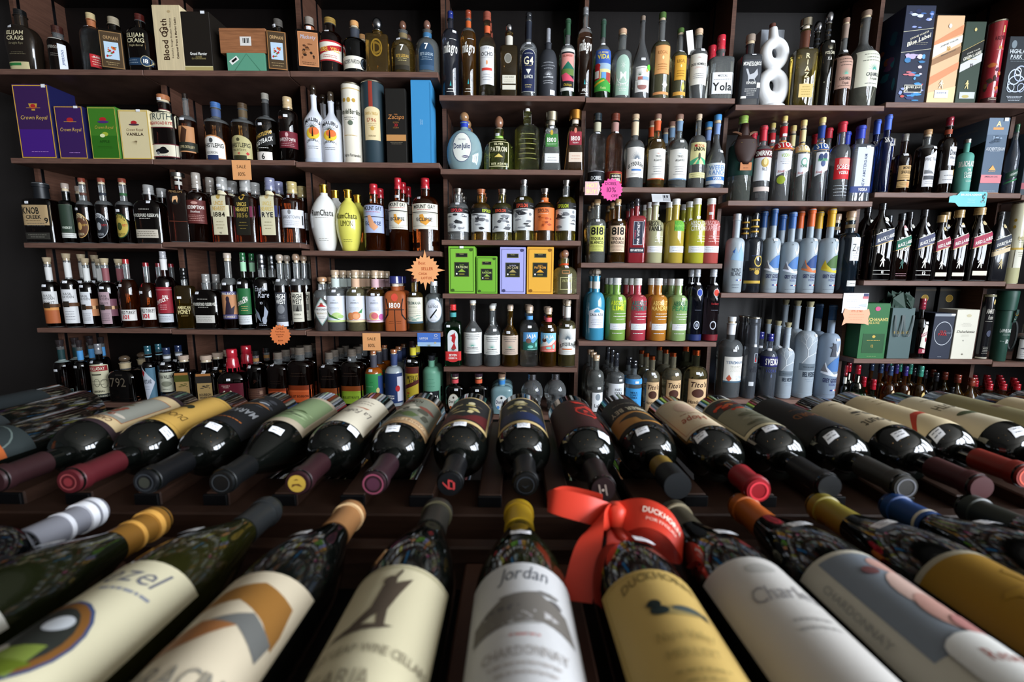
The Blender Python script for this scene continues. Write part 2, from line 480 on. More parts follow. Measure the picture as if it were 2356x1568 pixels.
def tag_sticker(v, u, z, root):
    """small white price sticker"""
    p = Print(v.R, v.H, v.wrap, v.R*.25, .006); w_ = .0085/v.R; h_ = .0055/v.H
    p.n = 14; p.rect((u-w_)*v.R, (z-h_)*v.H, (u+w_)*v.R, (z+h_)*v.H, rgb('#f6f7fb')); p.n = 16
    p.run('L 2 %.3f %.4f %.3f %.4f #70727a' % (u-w_*.8, z-h_*.8, u+w_*.8, z+h_*.7))
    p.build(root, ('price_sticker', 'lettering'))

def vessel(root, H, R, shape, glass, cap, dsl, band='', tagpos=None, N=26):
    """shape: 'D .6 .72 .38 b n' ; glass: key or key/fill"""
    a = shape.split(); kind = a[0]; f = list(map(float, a[1:]))
    sh, nk, rn = (f+[.6, .72, .38][len(f):])[:3]; b = f[3] if len(f) > 3 else 1.; n = f[4] if len(f) > 4 else 2.
    ch = float(cap.split()[2]) if cap else .0
    if cap and cap.split()[0] in ('foil',): ch = .012
    if cap and cap.split()[0] in ('wax', 'cone'): ch *= .5
    v = Vessel(H, R, kind, sh, nk, rn, b, n, ch, N)
    gl, _, fl = glass.partition('/')
    v.body('glass_body' if kind != 'K' else 'tube', gl, root, float(fl) if fl else None)
    if cap: make_cap(v, cap, root, 20 if N < 40 else 40)
    if kind == 'K':
        lathe('rim', [(0, R*1.0), (.001, R*1.03), (.006, R*1.03), (.007, R)], '*#b9b2a0', root, 28, H-.008)
    for i, bd in enumerate(x for x in band.split(';') if x.strip()):
        z0, z1, c = bd.split(); z0 = float(z0)*H; z1 = float(z1)*H
        ex = 0
        if cap.startswith('foil'):
            q = cap.split()
            if z0 > H*(1-float(q[2]))-.0005: ex = max(float(q[3]), rn*1.09)*R*(1.1 if z1 > H*(1-float(q[2])*.3) else 1.03)+.0003
        pr = [(z, max(v.rad(z)+.0006, ex)) for z in (z0, z0+(z1-z0)*.33, z0+(z1-z0)*.67, z1)]
        lathe('neck_band' if z0 > H*.55 else 'band', pr, capkey(c), root, 24)
    if dsl:
        flat = n > 2.3
        p = Print(R, H, v.wrap, None if flat and n > 9 else R*.16, H*.02 if kind in 'SBVOTC' or True else None)
        p.run(dsl); p.build(root)
    if tagpos: tag_sticker(v, tagpos[0], tagpos[1], root)
    return v

def carton(root, w_, H, dpt, col, dsl, side='', lid=.0, m='m'):
    """cardboard or wooden carton, front face on y = 0"""
    v, f = boxg(-w_/2, 0, 0, w_/2, dpt, H-.0012, .0012)
    mesh_obj('carton', v, f, (m+NAMES.get(col, col)) if m != 'wood' else col, root, smooth=False)
    v, f = boxg(-w_/2+.0015, .0008, H-.0012, w_/2-.0015, dpt-.001, H, .0005)
    mesh_obj('lid_flap', v, f, (m+NAMES.get(col, col)) if m != 'wood' else col, root, smooth=False)
    if lid:
        v, f = boxg(-w_/2-.0015, -.0015, H*(1-lid), w_/2+.0015, dpt+.0015, H+.0015, .0012)
        mesh_obj('lid', v, f, (m+NAMES.get(col, col)) if m != 'wood' else col, root, smooth=False)
    fr = -.0015 if lid else 0
    if dsl:
        p = Print(w_/2, H, lambda s, z, o: (s, fr-o, z)); p.run(dsl); p.build(root, ('printed_panel', 'lettering'))
    if side:
        sg = 1 if side[0] == '+' else -1
        p = Print(dpt/2, H, lambda s, z, o: (sg*(w_/2+o), dpt/2+s*sg, z)); p.run(side[1:]); p.build(root, ('side_panel_print', 'lettering'))
# ------------------------------------------------------------------ stock on the wall
# shelf: (left px, right px, y px of the board's upper front edge, bay)   rows of stock: x0 x1 ytop shape glass cap description print options
AM, DK, GO, PG, CL = 't#a04d18/.8', 't#64290f/.8', 't#dda63f/.84', 't#efdf9a/.84', 't#f3f7f6'
STK = {}
STK['b1s1'] = [
 (18,86,25,'T .5 .74 .3 .55 3','o#1e1711','screw k .1 .3','large dark whiskey flask with cream lettering on brown face','T ELIJAH 0 .6 .065 1.5 #d8cda6 b;T CRAIG 0 .51 .065 1.5 #d8cda6 b;T Straight_Rye 0 .43 .035 .9 #8f8668 i;L 2 -.6 .25 .6 .3 #8f8668;R -.75 0.01 .6 .14 #cfc394;R -.7 .08 .15 .125 gr',dict(tag=(-.3,.7))),
 (108,160,62,'D .6 .74 .45','t#3b1c10/.7','screw #3a1d18 .17 .5','short dark whiskey bottle wearing a folded white neck booklet','T JEFFERSON\'S -.1 .5 .06 1.4 #b9b4a8;L 2 -.5 .3 .4 .38 #8a8377;R .25 .02 .95 .58 #d8dbe0;V JEFFERSON\'S .6 .3 .2 .4 #2d4478 b;R -.9 .68 .6 .70 #b9b4a8',{}),
 (183,241,32,'D .58 .76 .32','h#9aa09a','screw #b9a67c .12 .36','embossed clear-shouldered whiskey bottle with small red label','R 0 .07 1.1 .28 r;L 4 .1 .1 1 .25 #e8d9c0;T RYE .5 .24 .03 .8 w b',dict(tag=(-.3,.76),band='.78 .9 #a3623c')),
 (239,288,42,'Q .7 .75 .42 .9 9','t#3d3022','screw #9a8e78 .15 .42','square dark bottle with red rider picture beside blue-sealed bottle','R -.85 .05 .85 .68 #4a3a28;F -.85 .05 .85 .68 .08 #8b6b45;R -.55 .2 .55 .5 #b9cfe0;A 4 -.5 .22 .5 .45 r #b3262b #5f7a3c #c9722f;T ORPHAN 0 .57 .06 1.1 #a8875e b;L 2 -.6 .09 .6 .16 #b39a6c',{}),
 (297,350,35,'D .62 .76 .32 .7 3','t#2e150c/.85','screw #4a1a16 .12 .34','rounded whiskey bottle with cream lettering and blue eighteen seal','T ELIJAH 0 .6 .07 1.4 #d8cda6 b;T CRAIG 0 .51 .07 1.4 #d8cda6 b;T Single_Barrel 0 .43 .035 1.1 #b9aa80 i;R -1 .1 1 .22 #28405a;E .65 .17 .36 .09 #28405a;G .65 .17 .36 .09 .1 #c8b98c;T 18 .65 .17 .07 .45 w b;L 2 -.9 .12 .2 .2 #93a0ac',{}),
]
STK['b2s1'] = [
 (348,419,11,'box .1 wood','wood_pale','','tall pale wooden box with black gothic lettering down its face','E .2 .9 .12 .02 #b99f74;V Blood_Oath -.25 .48 .42 .62 #3a2416 b;V Kentucky_Straight_Bourbon_Whiskey .22 .5 .13 .6 #3a2416;V Cabernet_Franc_&_Merlot_Casks .58 .5 .15 .62 #3a2416 b;G -.25 .62 .32 .05 .2 #3a2416',{}),
 (413,485,26,'box .13','#1c1712','','black gift box with gold foot band beside pale box','R -1 .0 1 .085 #b3a26a;R -1 .075 1 .09 #d8cc9a;T Grand_Marnier .05 .3 .05 1.2 w b;T CUVEE .05 .245 .028 .6 #b3a26a;T DU_CENTENAIRE .05 .215 .026 1 #b3a26a',dict(toptag=.6)),
 (518,607,122,'box .14','#5f9c80','','low sea-green gift box holding up the brown box','R -1 0 1 1 #5f9c80;P #477c64 -.7 0 .02 .96 .05 .96 -.64 0;P #477c64 .72 0 .02 .96 .05 .96 .78 0;P w -.9 .55 -.5 .85 -.35 .65 -.75 .35;P k -.78 .56 -.52 .76 -.46 .66 -.7 .47',dict(name='gift_box')),
 (616,662,47,'Q .7 .75 .42 .9 9','t#3d3022','screw #55514c .15 .42','square dark bottle with red rider picture beside green box','R -.85 .05 .85 .72 #4a3a28;F -.85 .05 .85 .72 .08 #a67444;R -.55 .22 .55 .52 #b9cfe0;A 4 -.5 .24 .5 .47 r #b3262b #5f7a3c #c9722f;T ORPHAN 0 .61 .06 1.2 #c09a6a b;L 2 -.6 .09 .6 .18 #b39a6c',dict(tag=(-.3,.86))),
]
STK['b3s1'] = [
 (675,726,42,'Q .7 .75 .36 .8 9','t#3d2516','screw #8a8076 .15 .36','square bottle with orange label of three hatted animals','R -.8 .1 .8 .68 #b07850;F -.8 .1 .8 .68 .05 #e59a66;T Muckety .0 .6 .07 1.2 #b9c3d8 i;A 9 -.6 .2 .6 .5 #4a2c1c #2c1c14 #7a4a2c #8a5a34;L 2 -.6 .12 .6 .18 #4a2c1c',dict(tag=(0,.8),band='.76 .84 #8c5034')),
 (730,785,45,'D .62 .76 .38','t#4a1c10/.85','screw #93763a .1 .46','round amber bottle with white and red slanting label','R -1.2 .2 1.2 .55 #e9e2d2;R -1.2 .52 1.2 .55 r;R -1.2 .2 1.2 .225 r;P r -1.1 .3 1.1 .42 1.1 .5 -1.1 .4;T REBEL_YELL 0 .4 .07 1.8 #e8c05a b;L 2 -.6 .25 .8 .31 r',dict(tag=(-.1,.72))),
 (786,840,51,'D .55 .68 .38','t#15191c/.8','cork #d09a62 .14 .36','near-black whiskey bottle with white strip label at foot','R -1.2 .08 1.2 .3 #ece6d6;T JACOB\'S_PARDON -.2 .2 .07 1.5 k b;E .85 .19 .28 .1 #232b33;G .85 .19 .2 .07 .15 #8a9aa8',dict(band='.7 .85 #3b3f48',back=1)),
 (841,890,41,'Q .62 .68 .4 .9 10','t#dca844','ball *#8a8c90 .26 .45','square gold tequila bottle with silver skull stopper','G 0 .42 .5 .15 .2 #8c6c20;T D .05 .42 .2 .7 #7a5c18 b;R -1 .03 1 .05 #a5781c',{}),
 (897,950,48,'D .48 .66 .36','t#c9a24a/.6','ball #6b4a3a .2 .3','round tequila bottle with brown arch label and number seven','Q -.65 .06 .65 .5 .15 #4a4230;T 7 0 .44 .1 .4 w b;T SIETE_LEGUAS 0 .3 .05 1.1 #c9a24a b;L 2 -.5 .2 .5 .27 #c9b878;R -.6 .06 .6 .14 #2d281e',dict(tag=(-.3,.6),band='.68 .76 #7a6a4a',back=1)),
 (956,1010,47,'D .48 .66 .36','t#e4ecea/.6','ball #7a5648 .2 .3','round clear tequila bottle with blue arch label and number seven','Q -.65 .06 .65 .52 .15 #27425c;T 7 0 .46 .1 .4 w b;T SIETE_LEGUAS 0 .33 .05 1.1 #a8b8c4 b;L 2 -.5 .22 .5 .29 #a8b8c4;R -.6 .06 .6 .14 #35506a',dict(tag=(0,.66),band='.68 .76 #3b6f96')),
]
STK['b1s2'] = [
 (37,118,194,'box .12','#181846','','tall purple whiskey carton with gold border and red crown','R -1 0 1 1 #3a2058;F -.98 .01 .98 .99 .05 #d8a93a;R -.9 .4 .9 .96 #3a2050;R -.9 .03 .9 .4 #45207c;E .05 .71 .22 .035 r;P g -.15 .7 .25 .7 .3 .745 -.2 .745;E .05 .715 .14 .025 r;R -.35 .685 .45 .69 g;R -.05 .65 .15 .67 g;T Crown_Royal 0 .56 .055 1.5 #e0b95a i;L 1 -.5 .08 .7 .11 #b98ad0',dict(toptag=.8)),
 (129,193,244,'box .12','#181846','','shorter purple whiskey carton with gold border and crown','R -1 0 1 1 #3a2058;F -.98 .01 .98 .99 .05 #d8a93a;E .05 .74 .24 .045 r;R -.4 .7 .5 .71 g;T Crown_Royal 0 .56 .07 1.5 #e0b95a i;L 1 -.5 .1 .7 .14 #b98ad0',dict(toptag=.6)),
 (204,269,245,'box .12','#3f7a24','','green whiskey carton with gold border and apple picture','F -.96 .01 .96 .98 .04 #c9b454;R -.9 .03 .9 .45 #2f6a1c;E .05 .76 .24 .04 r;E .05 .71 .4 .025 #4a3070;T Crown_Royal .05 .61 .06 1.3 #c9a24a i;E .1 .48 .22 .04 #a8b83c;E -.1 .45 .18 .035 #e6ecb4;T APPLE 0 .34 .05 1 #1f4a14 b;L 2 -.6 .2 .6 .25 #2b5a18',{}),
 (274,343,252,'box .13','#dccca0','','cream vanilla whiskey carton with pale gold border','F -.95 .01 .95 .98 .05 #d8b550;E 0 .74 .2 .04 r;E 0 .7 .35 .02 #4a3040;T Crown_Royal 0 .6 .05 1.1 #6a4a34 i;T VANILLA 0 .51 .06 1.5 #3a241a b;S .1 .38 .5 .1 6 200 260 #8a7450',dict(toptag=.4)),
]
STK['b2s2'] = [
 (350,410,220,'D .66 .74 .36 .6 3','t#3a160f/.85','cork #a86a44 .12 .42','wide whiskey bottle with two cream labels and old car','R -1.2 .48 1.2 .78 #e0d8b8;F -1.2 .48 1.2 .78 .06 #6b1f2a;T Hard 0 .73 .06 .7 #4a4a44 i;T TRUTH 0 .65 .1 1.7 #2c3c3c;T HIGH_ROAD_RYE 0 .55 .045 1.7 r b;R -1.2 .04 1.2 .24 #e0d8c0;F -1.2 .04 1.2 .24 .06 #6b1f2a;E 0 .13 .5 .04 k;E .1 .16 .25 .035 k;E -.3 .1 .12 .025 #777;L 1 -.4 .05 .5 .08 #777777',dict(tag=(0,.92))),
 (407,452,216,'D .55 .68 .3','t#5a2a14/.6','screw #1d1512 .08 .3','long-necked amber bottle with orange horse-head label','R -1 .12 1 .5 #b98358;P #3f2618 -.7 .3 -.3 .5 .2 .45 0 .3 -.2 .18 -.5 .2;R -1.3 .14 1.3 .27 #26281f;T COPPER_DISTILLERY 0 .2 .04 1.7 #c9b98a',dict(tag=(-.2,.6))),
 (470,526,237,'D .64 .72 .36','t#5e3414/.6','screw #3f68a0 .1 .4','whiskey bottle with blue cap and orange-edged white label','Q -1.1 .02 1.1 .42 .14 #b87a48;Q -1.05 .04 1.05 .4 .13 #e6e2da;T WHISTLEPIG 0 .25 .07 1.9 #2a2622 b;T BOURBON 0 .13 .04 .9 #2a2622;R -.5 .01 .5 .09 #27345a;E 0 .33 .16 .04 #444444',dict(band='.76 .88 #44557a',tag=(-.3,.72))),
 (532,586,239,'D .64 .72 .36','t#6b4416/.6','screw #4a3a2a .1 .4','whiskey bottle with olive cream label and small pig','Q -1.1 .04 1.1 .42 .14 #b8ae7c;T WHISTLEPIG 0 .26 .075 1.9 #3a3624 b;T SMALL_BATCH_RYE 0 .18 .035 1.2 #4a4630;T 10 0 .12 .04 .4 r b;R -.6 0.01 .6 .09 #34341f;E 0 .35 .14 .03 #4a4630;P #b33 .55 .12 .7 .15 .85 .12 .7 .09',dict(band='.76 .88 #5c4c36',tag=(-.5,.72))),
 (587,636,216,'D .56 .66 .3','t#2a2013/.6','screw #8f8a80 .09 .34','tall whiskey bottle with black slanted label over white six','P #1d1d1c -1.2 .14 1.2 .26 1.2 .42 -1.2 .38;T WHISTLEPIG 0 .375 .055 1.7 #c9a24a bx;T PIGGYBACK 0 .28 .065 1.9 w bx;L 1 -.8 .17 .8 .2 w;R -.8 .01 .8 .13 #e6ddd4;T 6 0 .065 .08 .3 k b',dict(band='.68 .86 #1c1c1c',tag=(-.1,.52))),
]
STK['b3s2'] = [
 (640,684,225,'D .72 .8 .46','t#34190f/.85','screw #c3a980 .19 .48','straight whiskey bottle with maroon label and tan cap','R -1.2 .2 1.2 .45 #6b1f2a;E 0 .4 .16 .035 #c9a0a0;T BARDSTOWN 0 .33 .05 1.7 #e4d4d0 b;L 3 -.8 .22 .8 .3 #c9a0a0',dict(tag=(0,.68))),
 (683,733,198,'S .52 .74 .26','o#dfe2ea','screw #2a2018 .13 .28','white coconut rum bottle with palm sunset, taller of two','T MALIBU 0 .5 .05 1.4 k ab;E 0 .37 .6 .075 #e8c23a;E .1 .4 .45 .05 #e07038;S 0 .44 .7 .1 9 10 170 #2a3a18;P #2a1a10 -.1 .33 .05 .33 .02 .44 -.04 .44;T ORIGINAL 0 .26 .035 1.2 k a;L 2 -.5 .17 .5 .22 #666666;R -1.4 .012 1.4 .06 #c3c9d4',dict(back=1)),
 (736,786,213,'S .52 .74 .26','o#dfe2ea','screw #3f3428 .14 .28','white coconut rum bottle with palm sunset, shorter of two','T MALIBU 0 .5 .05 1.4 k ab;E 0 .37 .6 .075 #e8c23a;E .1 .4 .45 .05 #e07038;S 0 .44 .7 .1 9 10 170 #2a3a18;P #2a1a10 -.1 .33 .05 .33 .02 .44 -.04 .44;T ORIGINAL 0 .26 .035 1.2 k a;L 2 -.5 .17 .5 .22 #666666',dict(back=1)),
 (786,830,197,'K','o#ece4d2','','cream cardboard tube with gold medals and black script','R -1.5 .915 1.5 .925 #c9a860;E -.6 .78 .18 .025 #b8923c;E -.1 .78 .18 .03 #b8923c;E .4 .78 .18 .025 #b8923c;T Ron_del_Barrilito 0 .64 .06 2.2 #3a4030 b;L 2 -.8 .53 .8 .58 #555555;E 0 .5 .25 .03 #5f6a5a;L 1 -.7 .33 .7 .36 #c9a860;T Pedro_Fernandez 0 .1 .04 1.8 k i',{}),
 (831,882,186,'K','m#2b3c44','','dark slate tube with red ribbon and cream label','R -.2 .66 .14 .98 #8f3427;Q -.65 .28 .75 .68 .04 #dcc79a;T SANTA_TERESA 0 .6 .035 1.1 #b8923c b;T 1796 0 .52 .05 .8 #a3482c;L 3 -.4 .42 .5 .49 #9a8558;E .05 .42 .16 .025 #c9a24a;T SOLERA_RUM 0 .33 .018 .6 #6a5a38',{}),
 (885,931,203,'box .09','#1b1916','','black rum carton with copper script and copper band','T ron 0 .66 .025 .4 #c9854a;T Zacapa 0 .625 .06 1.6 #c9854a i;T SISTEMA 0 .55 .02 .6 #9a6a3c;T 23 0 .515 .035 .5 r b;T SOLERA 0 .48 .02 .6 #9a6a3c;R -.98 .3 .98 .385 #c08a52;L 2 -.7 .25 .7 .29 #9a8a70',{}),
 (943,989,177,'box .12','#3f8fc4','','light blue gift box at right end of upper shelf','R .88 0 1 .97 #3580b4;V reserva -.1 .5 .12 .18 #b8dcf0;V platino .06 .5 .12 .18 #b8dcf0',{}),
]
STK['b1s3'] = [
 (68,134,421,'Q .66 .74 .36 .6 6','t#25140d/.85','foil #16181b .28 .38','squared whiskey flask with tan label and black wax top','R -.95 .29 .95 .62 #b59a72;T KNOB -.25 .53 .11 1.1 #24231f b;T CREEK -.1 .425 .06 1.2 #24231f b;T 9 .7 .37 .09 .3 #24231f b;L 1 -.8 .35 .5 .38 #6a5a40;L 2 -.8 .26 .8 .34 #4a4a4a;R -.8 .06 .8 .17 #35332e;L 2 -.7 .08 .7 .15 #8a867a',dict(tag=(-.4,.66))),
 (137,176,422,'D .64 .72 .46','t#12160f/.85','cork #a5968a .14 .46','dark whiskey bottle with plain green label beside tan label','R -1 .18 .9 .64 #2c3a2e;F -1 .18 .9 .64 .04 #5c6a54;T WHISKEY 0 .26 .04 1.2 #c9cfc0 b;R -1 .09 1 .17 #cfcfc8;L 2 -.9 .1 .9 .16 #666666',dict(back=1)),
 (175,216,410,'D .55 .66 .36','t#29100c/.6','cork #7a3a2c .1 .42','whiskey bottle with round brown seal label','E -.1 .27 1.0 .19 #5a3a28;G -.1 .27 1.0 .19 .06 #c09a5c;T MICHTER\'S -.1 .37 .06 1.3 #e0cfa4 ab;E -.1 .26 .3 .06 #c09a5c;T US*1 .5 .28 .035 .5 #c9a24a;T BOURBON -.1 .14 .04 .9 #e0cfa4',dict(band='.74 .78 #5a3a30',tag=(-.3,.52))),
 (219,261,410,'D .55 .66 .36','t#29100c/.6','cork #7a3a2c .1 .42','whiskey bottle with round black seal label','E -.1 .27 1.0 .19 #23262b;G -.1 .27 1.0 .19 .05 #b9bcc0;T MICHTER\'S -.1 .37 .06 1.3 #d8dadc ab;E -.1 .26 .3 .06 #9a9da0;T US*1 .5 .28 .035 .5 r;T AMERICAN -.1 .14 .04 .9 #b9bcc0',dict(band='.74 .78 #2a2f38')),
 (266,309,411,'D .55 .66 .36','t#29100c/.6','cork #7a3a2c .1 .42','whiskey bottle with round yellow rye seal label','E -.1 .27 1.0 .19 #2b4a2c;E -.1 .27 .92 .175 #b8a04a;T MICHTER\'S -.1 .37 .06 1.3 #23301c ab;E -.1 .26 .3 .06 #3f4a24;T US*1 .5 .28 .035 .5 r b;T STRAIGHT_RYE -.1 .14 .04 1.1 #23301c',dict(band='.74 .78 #2d5a34',tag=(-.1,.5))),
 (314,378,426,'D .6 .74 .33 .55 3','t#2a130b/.8','screw #8d8d8b .17 .3','broad round-shouldered flask with white script across dark glass','L 1 -.4 .56 .4 .6 #d8d4c8;T WOODFORD_RESERVE 0 .48 .055 1.7 #e0dccf b;L 1 -.6 .41 .6 .44 #d8d4c8;R -.75 .1 .75 .24 #c9bfae;L 3 -.7 .12 .7 .22 #77705f',dict(tag=(.3,.7),back=1)),
]
STK['b2s3'] = [
 (382,424,398,'Q .7 .76 .32 .9 8','t#5a2116/.85','disc *#9a9a98 .09 .62','fluted square whiskey decanter with round horse badge','E -.1 .62 .5 .085 #15110f;P #d9a878 -.4 .6 -.3 .65 .1 .66 .15 .62 .05 .56 -.05 .61 -.25 .6 -.35 .56;T PENELOPE 0 .72 .03 1.2 #9a7a50;V | -.6 .3 .5 .5 #7a3a28;V | -.2 .3 .5 .5 #7a3a28;V | .2 .3 .5 .5 #7a3a28;V | .6 .3 .5 .5 #7a3a28',dict(band='.83 .88 #b9b4aa')),
 (430,481,398,'D .64 .73 .38','t#54240f/.85','screw #a39a90 .24 .4','whiskey bottle with plain maroon label and silver neck','R -1.1 .27 1.0 .6 #5c2724;T REDEMPTION 0 .5 .05 1.6 #e8dcd4 b;T Bourbon 0 .44 .035 .8 #e8dcd4 i;L 4 -.8 .3 .8 .4 #b98a80;E 0 .56 .3 .02 #b98a80',dict(tag=(-.5,.74),back=2)),
 (490,539,409,'Q .68 .74 .4 .7 4','t#7c3410/.8','screw #a9a8a4 .2 .42','whiskey bottle with cream shield label and cream side band','R -1.3 .4 1.3 .57 #d8cfae;Q -.62 .12 .62 .8 .1 #d8cfae;E 0 .7 .18 .04 #b89a50;T UNCLE 0 .6 .06 .8 #c9a24a b;T NEAREST 0 .52 .06 1.1 #c9a24a b;T 1884 0 .43 .07 1.0 #2c261c b;L 3 -.45 .2 .45 .34 #8a7c58;T 93 0 .15 .03 .3 #2c261c',dict(tag=(0,.87),back=1)),
 (542,592,413,'Q .68 .74 .4 .7 4','t#7c3410/.8','screw #a9a8a4 .2 .42','whiskey bottle with black shield label and magenta side band','R -1.3 .4 1.3 .57 #6b2740;Q -.62 .12 .62 .8 .1 #211f18;E 0 .71 .22 .05 #c9a24a;E 0 .71 .14 .03 #211f18;T UNCLE 0 .6 .06 .8 #d8b95a b;T NEAREST 0 .52 .06 1.1 #d8b95a b;T 1856 0 .43 .07 1.1 #8a7638 b;L 3 -.45 .2 .45 .34 #8a7638',dict(back=1)),
 (599,648,410,'Q .68 .74 .4 .7 4','t#7c3410/.8','screw #7c7f9a .2 .42','whiskey bottle with cream shield label and blue side band','R -1.3 .4 1.3 .57 #2a2f5c;Q -.62 .12 .62 .8 .1 #dcd4b0;E 0 .71 .18 .04 #c9b07a;T UNCLE 0 .6 .06 .8 #d8bd6a b;T NEAREST 0 .52 .06 1.1 #d8bd6a b;T RYE 0 .43 .075 1.0 #23232c b;L 3 -.45 .2 .45 .34 #8a7c58',dict(back=1)),
 (654,704,419,'D .66 .74 .44','t#7a3010/.8','screw #b9a670 .2 .46','whiskey bottle with white wrap label and pale gold cap','R -1.3 .25 1.3 .54 #dcdde2;E -.1 .5 .14 .04 #888888;T BARDSTOWN 0 .42 .05 1.6 #55565e;L 3 -.8 .28 .7 .37 #99999f;R 1 .3 1.15 .45 #333333',dict(tag=(-.3,.76),back=1)),
]
STK['b3s3'] = [
 (706,770,424,'V .5 .84 .26','o#ecebe6','foil *#c9a03a .13 .22','white cream-liqueur bottle shaped like a vase','T RumChata 0 .56 .09 1.6 #34322c b;L 1 -.7 .47 .7 .5 #88857c;L 2 -.4 .14 .4 .2 #99968c',dict(back=1,toptag2=1,name='liqueur_bottle')),
 (772,831,436,'V .5 .83 .26','o#dcd560','foil *#c9a03a .14 .22','lemon yellow cream-liqueur bottle shaped like a vase','T RumChata 0 .56 .09 1.6 #4c4a1c b;T LIMON 0 .44 .09 .9 #4c4a1c;L 2 -.4 .14 .4 .2 #8c8940',dict(back=3,toptag2=1,name='liqueur_bottle')),
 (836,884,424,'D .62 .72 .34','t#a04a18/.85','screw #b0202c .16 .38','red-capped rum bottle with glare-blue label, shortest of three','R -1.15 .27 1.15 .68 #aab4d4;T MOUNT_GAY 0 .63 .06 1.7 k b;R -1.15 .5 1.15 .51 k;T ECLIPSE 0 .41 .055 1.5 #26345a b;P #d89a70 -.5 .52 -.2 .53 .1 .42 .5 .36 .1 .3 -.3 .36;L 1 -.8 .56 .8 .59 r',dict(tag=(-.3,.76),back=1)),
 (893,938,410,'D .6 .7 .32','t#a04a18/.85','screw #b0202c .16 .36','red-capped rum bottle with island map label, middle of three','R -1.15 .3 1.15 .67 #ded9c8;T MOUNT_GAY 0 .63 .05 1.7 k b;R -1.15 .54 1.15 .55 k;F -1 .35 1 .53 .02 #8a8678;P #dc9a3c -.35 .5 -.1 .5 0 .45 .5 .42 .1 .36 -.3 .4;T ECLIPSE 0 .44 .045 1.4 #2a2c30 b;L 1 -.8 .58 .8 .6 r;L 1 -.8 .31 .8 .34 #77705f',dict(tag=(-.1,.75),back=3)),
 (947,1008,393,'D .62 .76 .3','t#a04a18/.85','screw #b0202c .15 .32','red-capped rum bottle with island map label, largest of three','R -1.15 .3 1.15 .64 #e2dccb;T MOUNT_GAY 0 .6 .05 1.7 k b;R -1.15 .52 1.15 .53 k;F -1 .34 1 .51 .02 #8a8678;P #dc9a3c -.35 .49 -.1 .5 0 .45 .5 .42 .1 .35 -.3 .39;T ECLIPSE 0 .43 .045 1.4 #2a2c30 b;L 1 -.8 .55 .8 .57 r',dict(tag=(-.4,.72))),
]
STK['b1s4'] = [
 (98,140,592,'D .56 .66 .36','t#27100b/.7','bell #a59478 .1 .46','whiskey bottle with white label fading to sunset orange','R -1 .06 1 .52 #d0cfcd;R -1 .06 1 .25 #a85c34;R -1 .25 1 .3 #c98a4a;T BASIL 0 .46 .035 1 #3a3a3a;T HAYDEN 0 .42 .035 1.3 #3a3a3a;T TOAST 0 .36 .035 1.2 #3a3a3a;R -1.2 .29 1.2 .34 #54361f;R -.7 .28 .1 .36 #2a221a',dict(band='.68 .86 #cfcecb',tag=(-.3,.6))),
 (142,184,583,'D .56 .66 .36','t#27100b/.7','bell #a59478 .1 .46','tall whiskey bottle with plain white label and leather belt band','R -1 .06 1 .52 #d3d3d3;T BASIL 0 .46 .035 1 #3a3a3a;T HAYDEN 0 .42 .035 1.3 #3a3a3a;R -1.2 .29 1.2 .34 #54361f;R -.7 .28 .1 .36 #2a221a;L 4 -.7 .1 .7 .24 #88888c',dict(band='.68 .88 #cfcfcb',tag=(-.1,.62),back=2)),
 (185,225,594,'D .56 .66 .36','t#27100b/.7','bell #a59478 .1 .46','whiskey bottle with white label and orange side tab','R -1 .06 .5 .52 #cfd0d2;R .5 .17 1.4 .42 #b87c54;T BASIL -.2 .46 .035 .9 #3a3a3a;T HAYDEN -.2 .42 .035 1.2 #3a3a3a;R -1.2 .27 1.4 .32 #54361f;R -.8 .26 -.1 .34 #2a221a;R .6 .27 .95 .32 #d8a878;L 4 -.8 .1 .4 .22 #88888c',dict(band='.68 .86 #cfcfcb',tag=(-.4,.6),back=1)),
 (228,270,594,'D .56 .66 .36','t#27100b/.7','bell #b0a080 .1 .46','whiskey bottle with dusty pink label and brown belt band','R -1 .06 .5 .52 #a88e94;R .5 .17 1.3 .42 #6e4450;T BASIL -.2 .46 .035 .9 #2c2a2c;T HAYDEN -.2 .42 .035 1.2 #2c2a2c;T DARK_RYE -.2 .36 .03 1 #2c2a2c;R -1.2 .27 1.4 .32 #4a3020;R -.8 .26 -.1 .34 #23231f;R .6 .27 .9 .32 #c9a078;L 4 -.8 .1 .4 .22 #6a5a60',dict(band='.68 .86 #8c5458',tag=(-.2,.58),back=1)),
 (275,320,596,'D .52 .72 .3','t#8a3c12/.7','screw #a83030 .07 .32','amber bottle with low white label and red neck strip','R -.9 .11 .9 .27 #d9d6d0;T WILD_TURKEY 0 .23 .05 1.6 #2a2624 b;T 101 -.2 .165 .06 .8 r b;P r -.5 .68 -.35 .67 -.35 .93 -.5 .93',dict(tag=(-.5,.62))),
 (322,364,604,'D .5 .7 .3','t#8a3c12/.7','screw #8a2028 .06 .32','smaller amber bottle with low white label and red neck strip','R -.9 .13 .9 .32 #d9d6d0;T WILD_TURKEY 0 .27 .055 1.6 #2a2624 b;T 101 -.2 .19 .07 .8 r b;P r -.5 .64 -.35 .63 -.35 .88 -.5 .88',dict(tag=(-.5,.55),back=2)),
 (365,409,578,'D .58 .68 .32','t#301410/.8','screw #a9a9ad .1 .34','whiskey bottle with red owl label over white strip','R -1.2 .2 1.2 .54 #94222f;E -.8 .43 .3 .06 #b0606a;T KENTUCKY 0 .36 .05 1.5 #f0e8e0 bx;T OWL .5 .41 .05 .6 #f0e8e0 b;L 3 -.4 .24 .8 .32 #d8a8a8;R -1.1 .08 1.1 .19 #c9ccd2;L 3 -.9 .1 .9 .17 #88888f;R -1.2 .5 1.2 .505 #d8a8a8',dict(band='.76 .9 #dcdad8')),
]
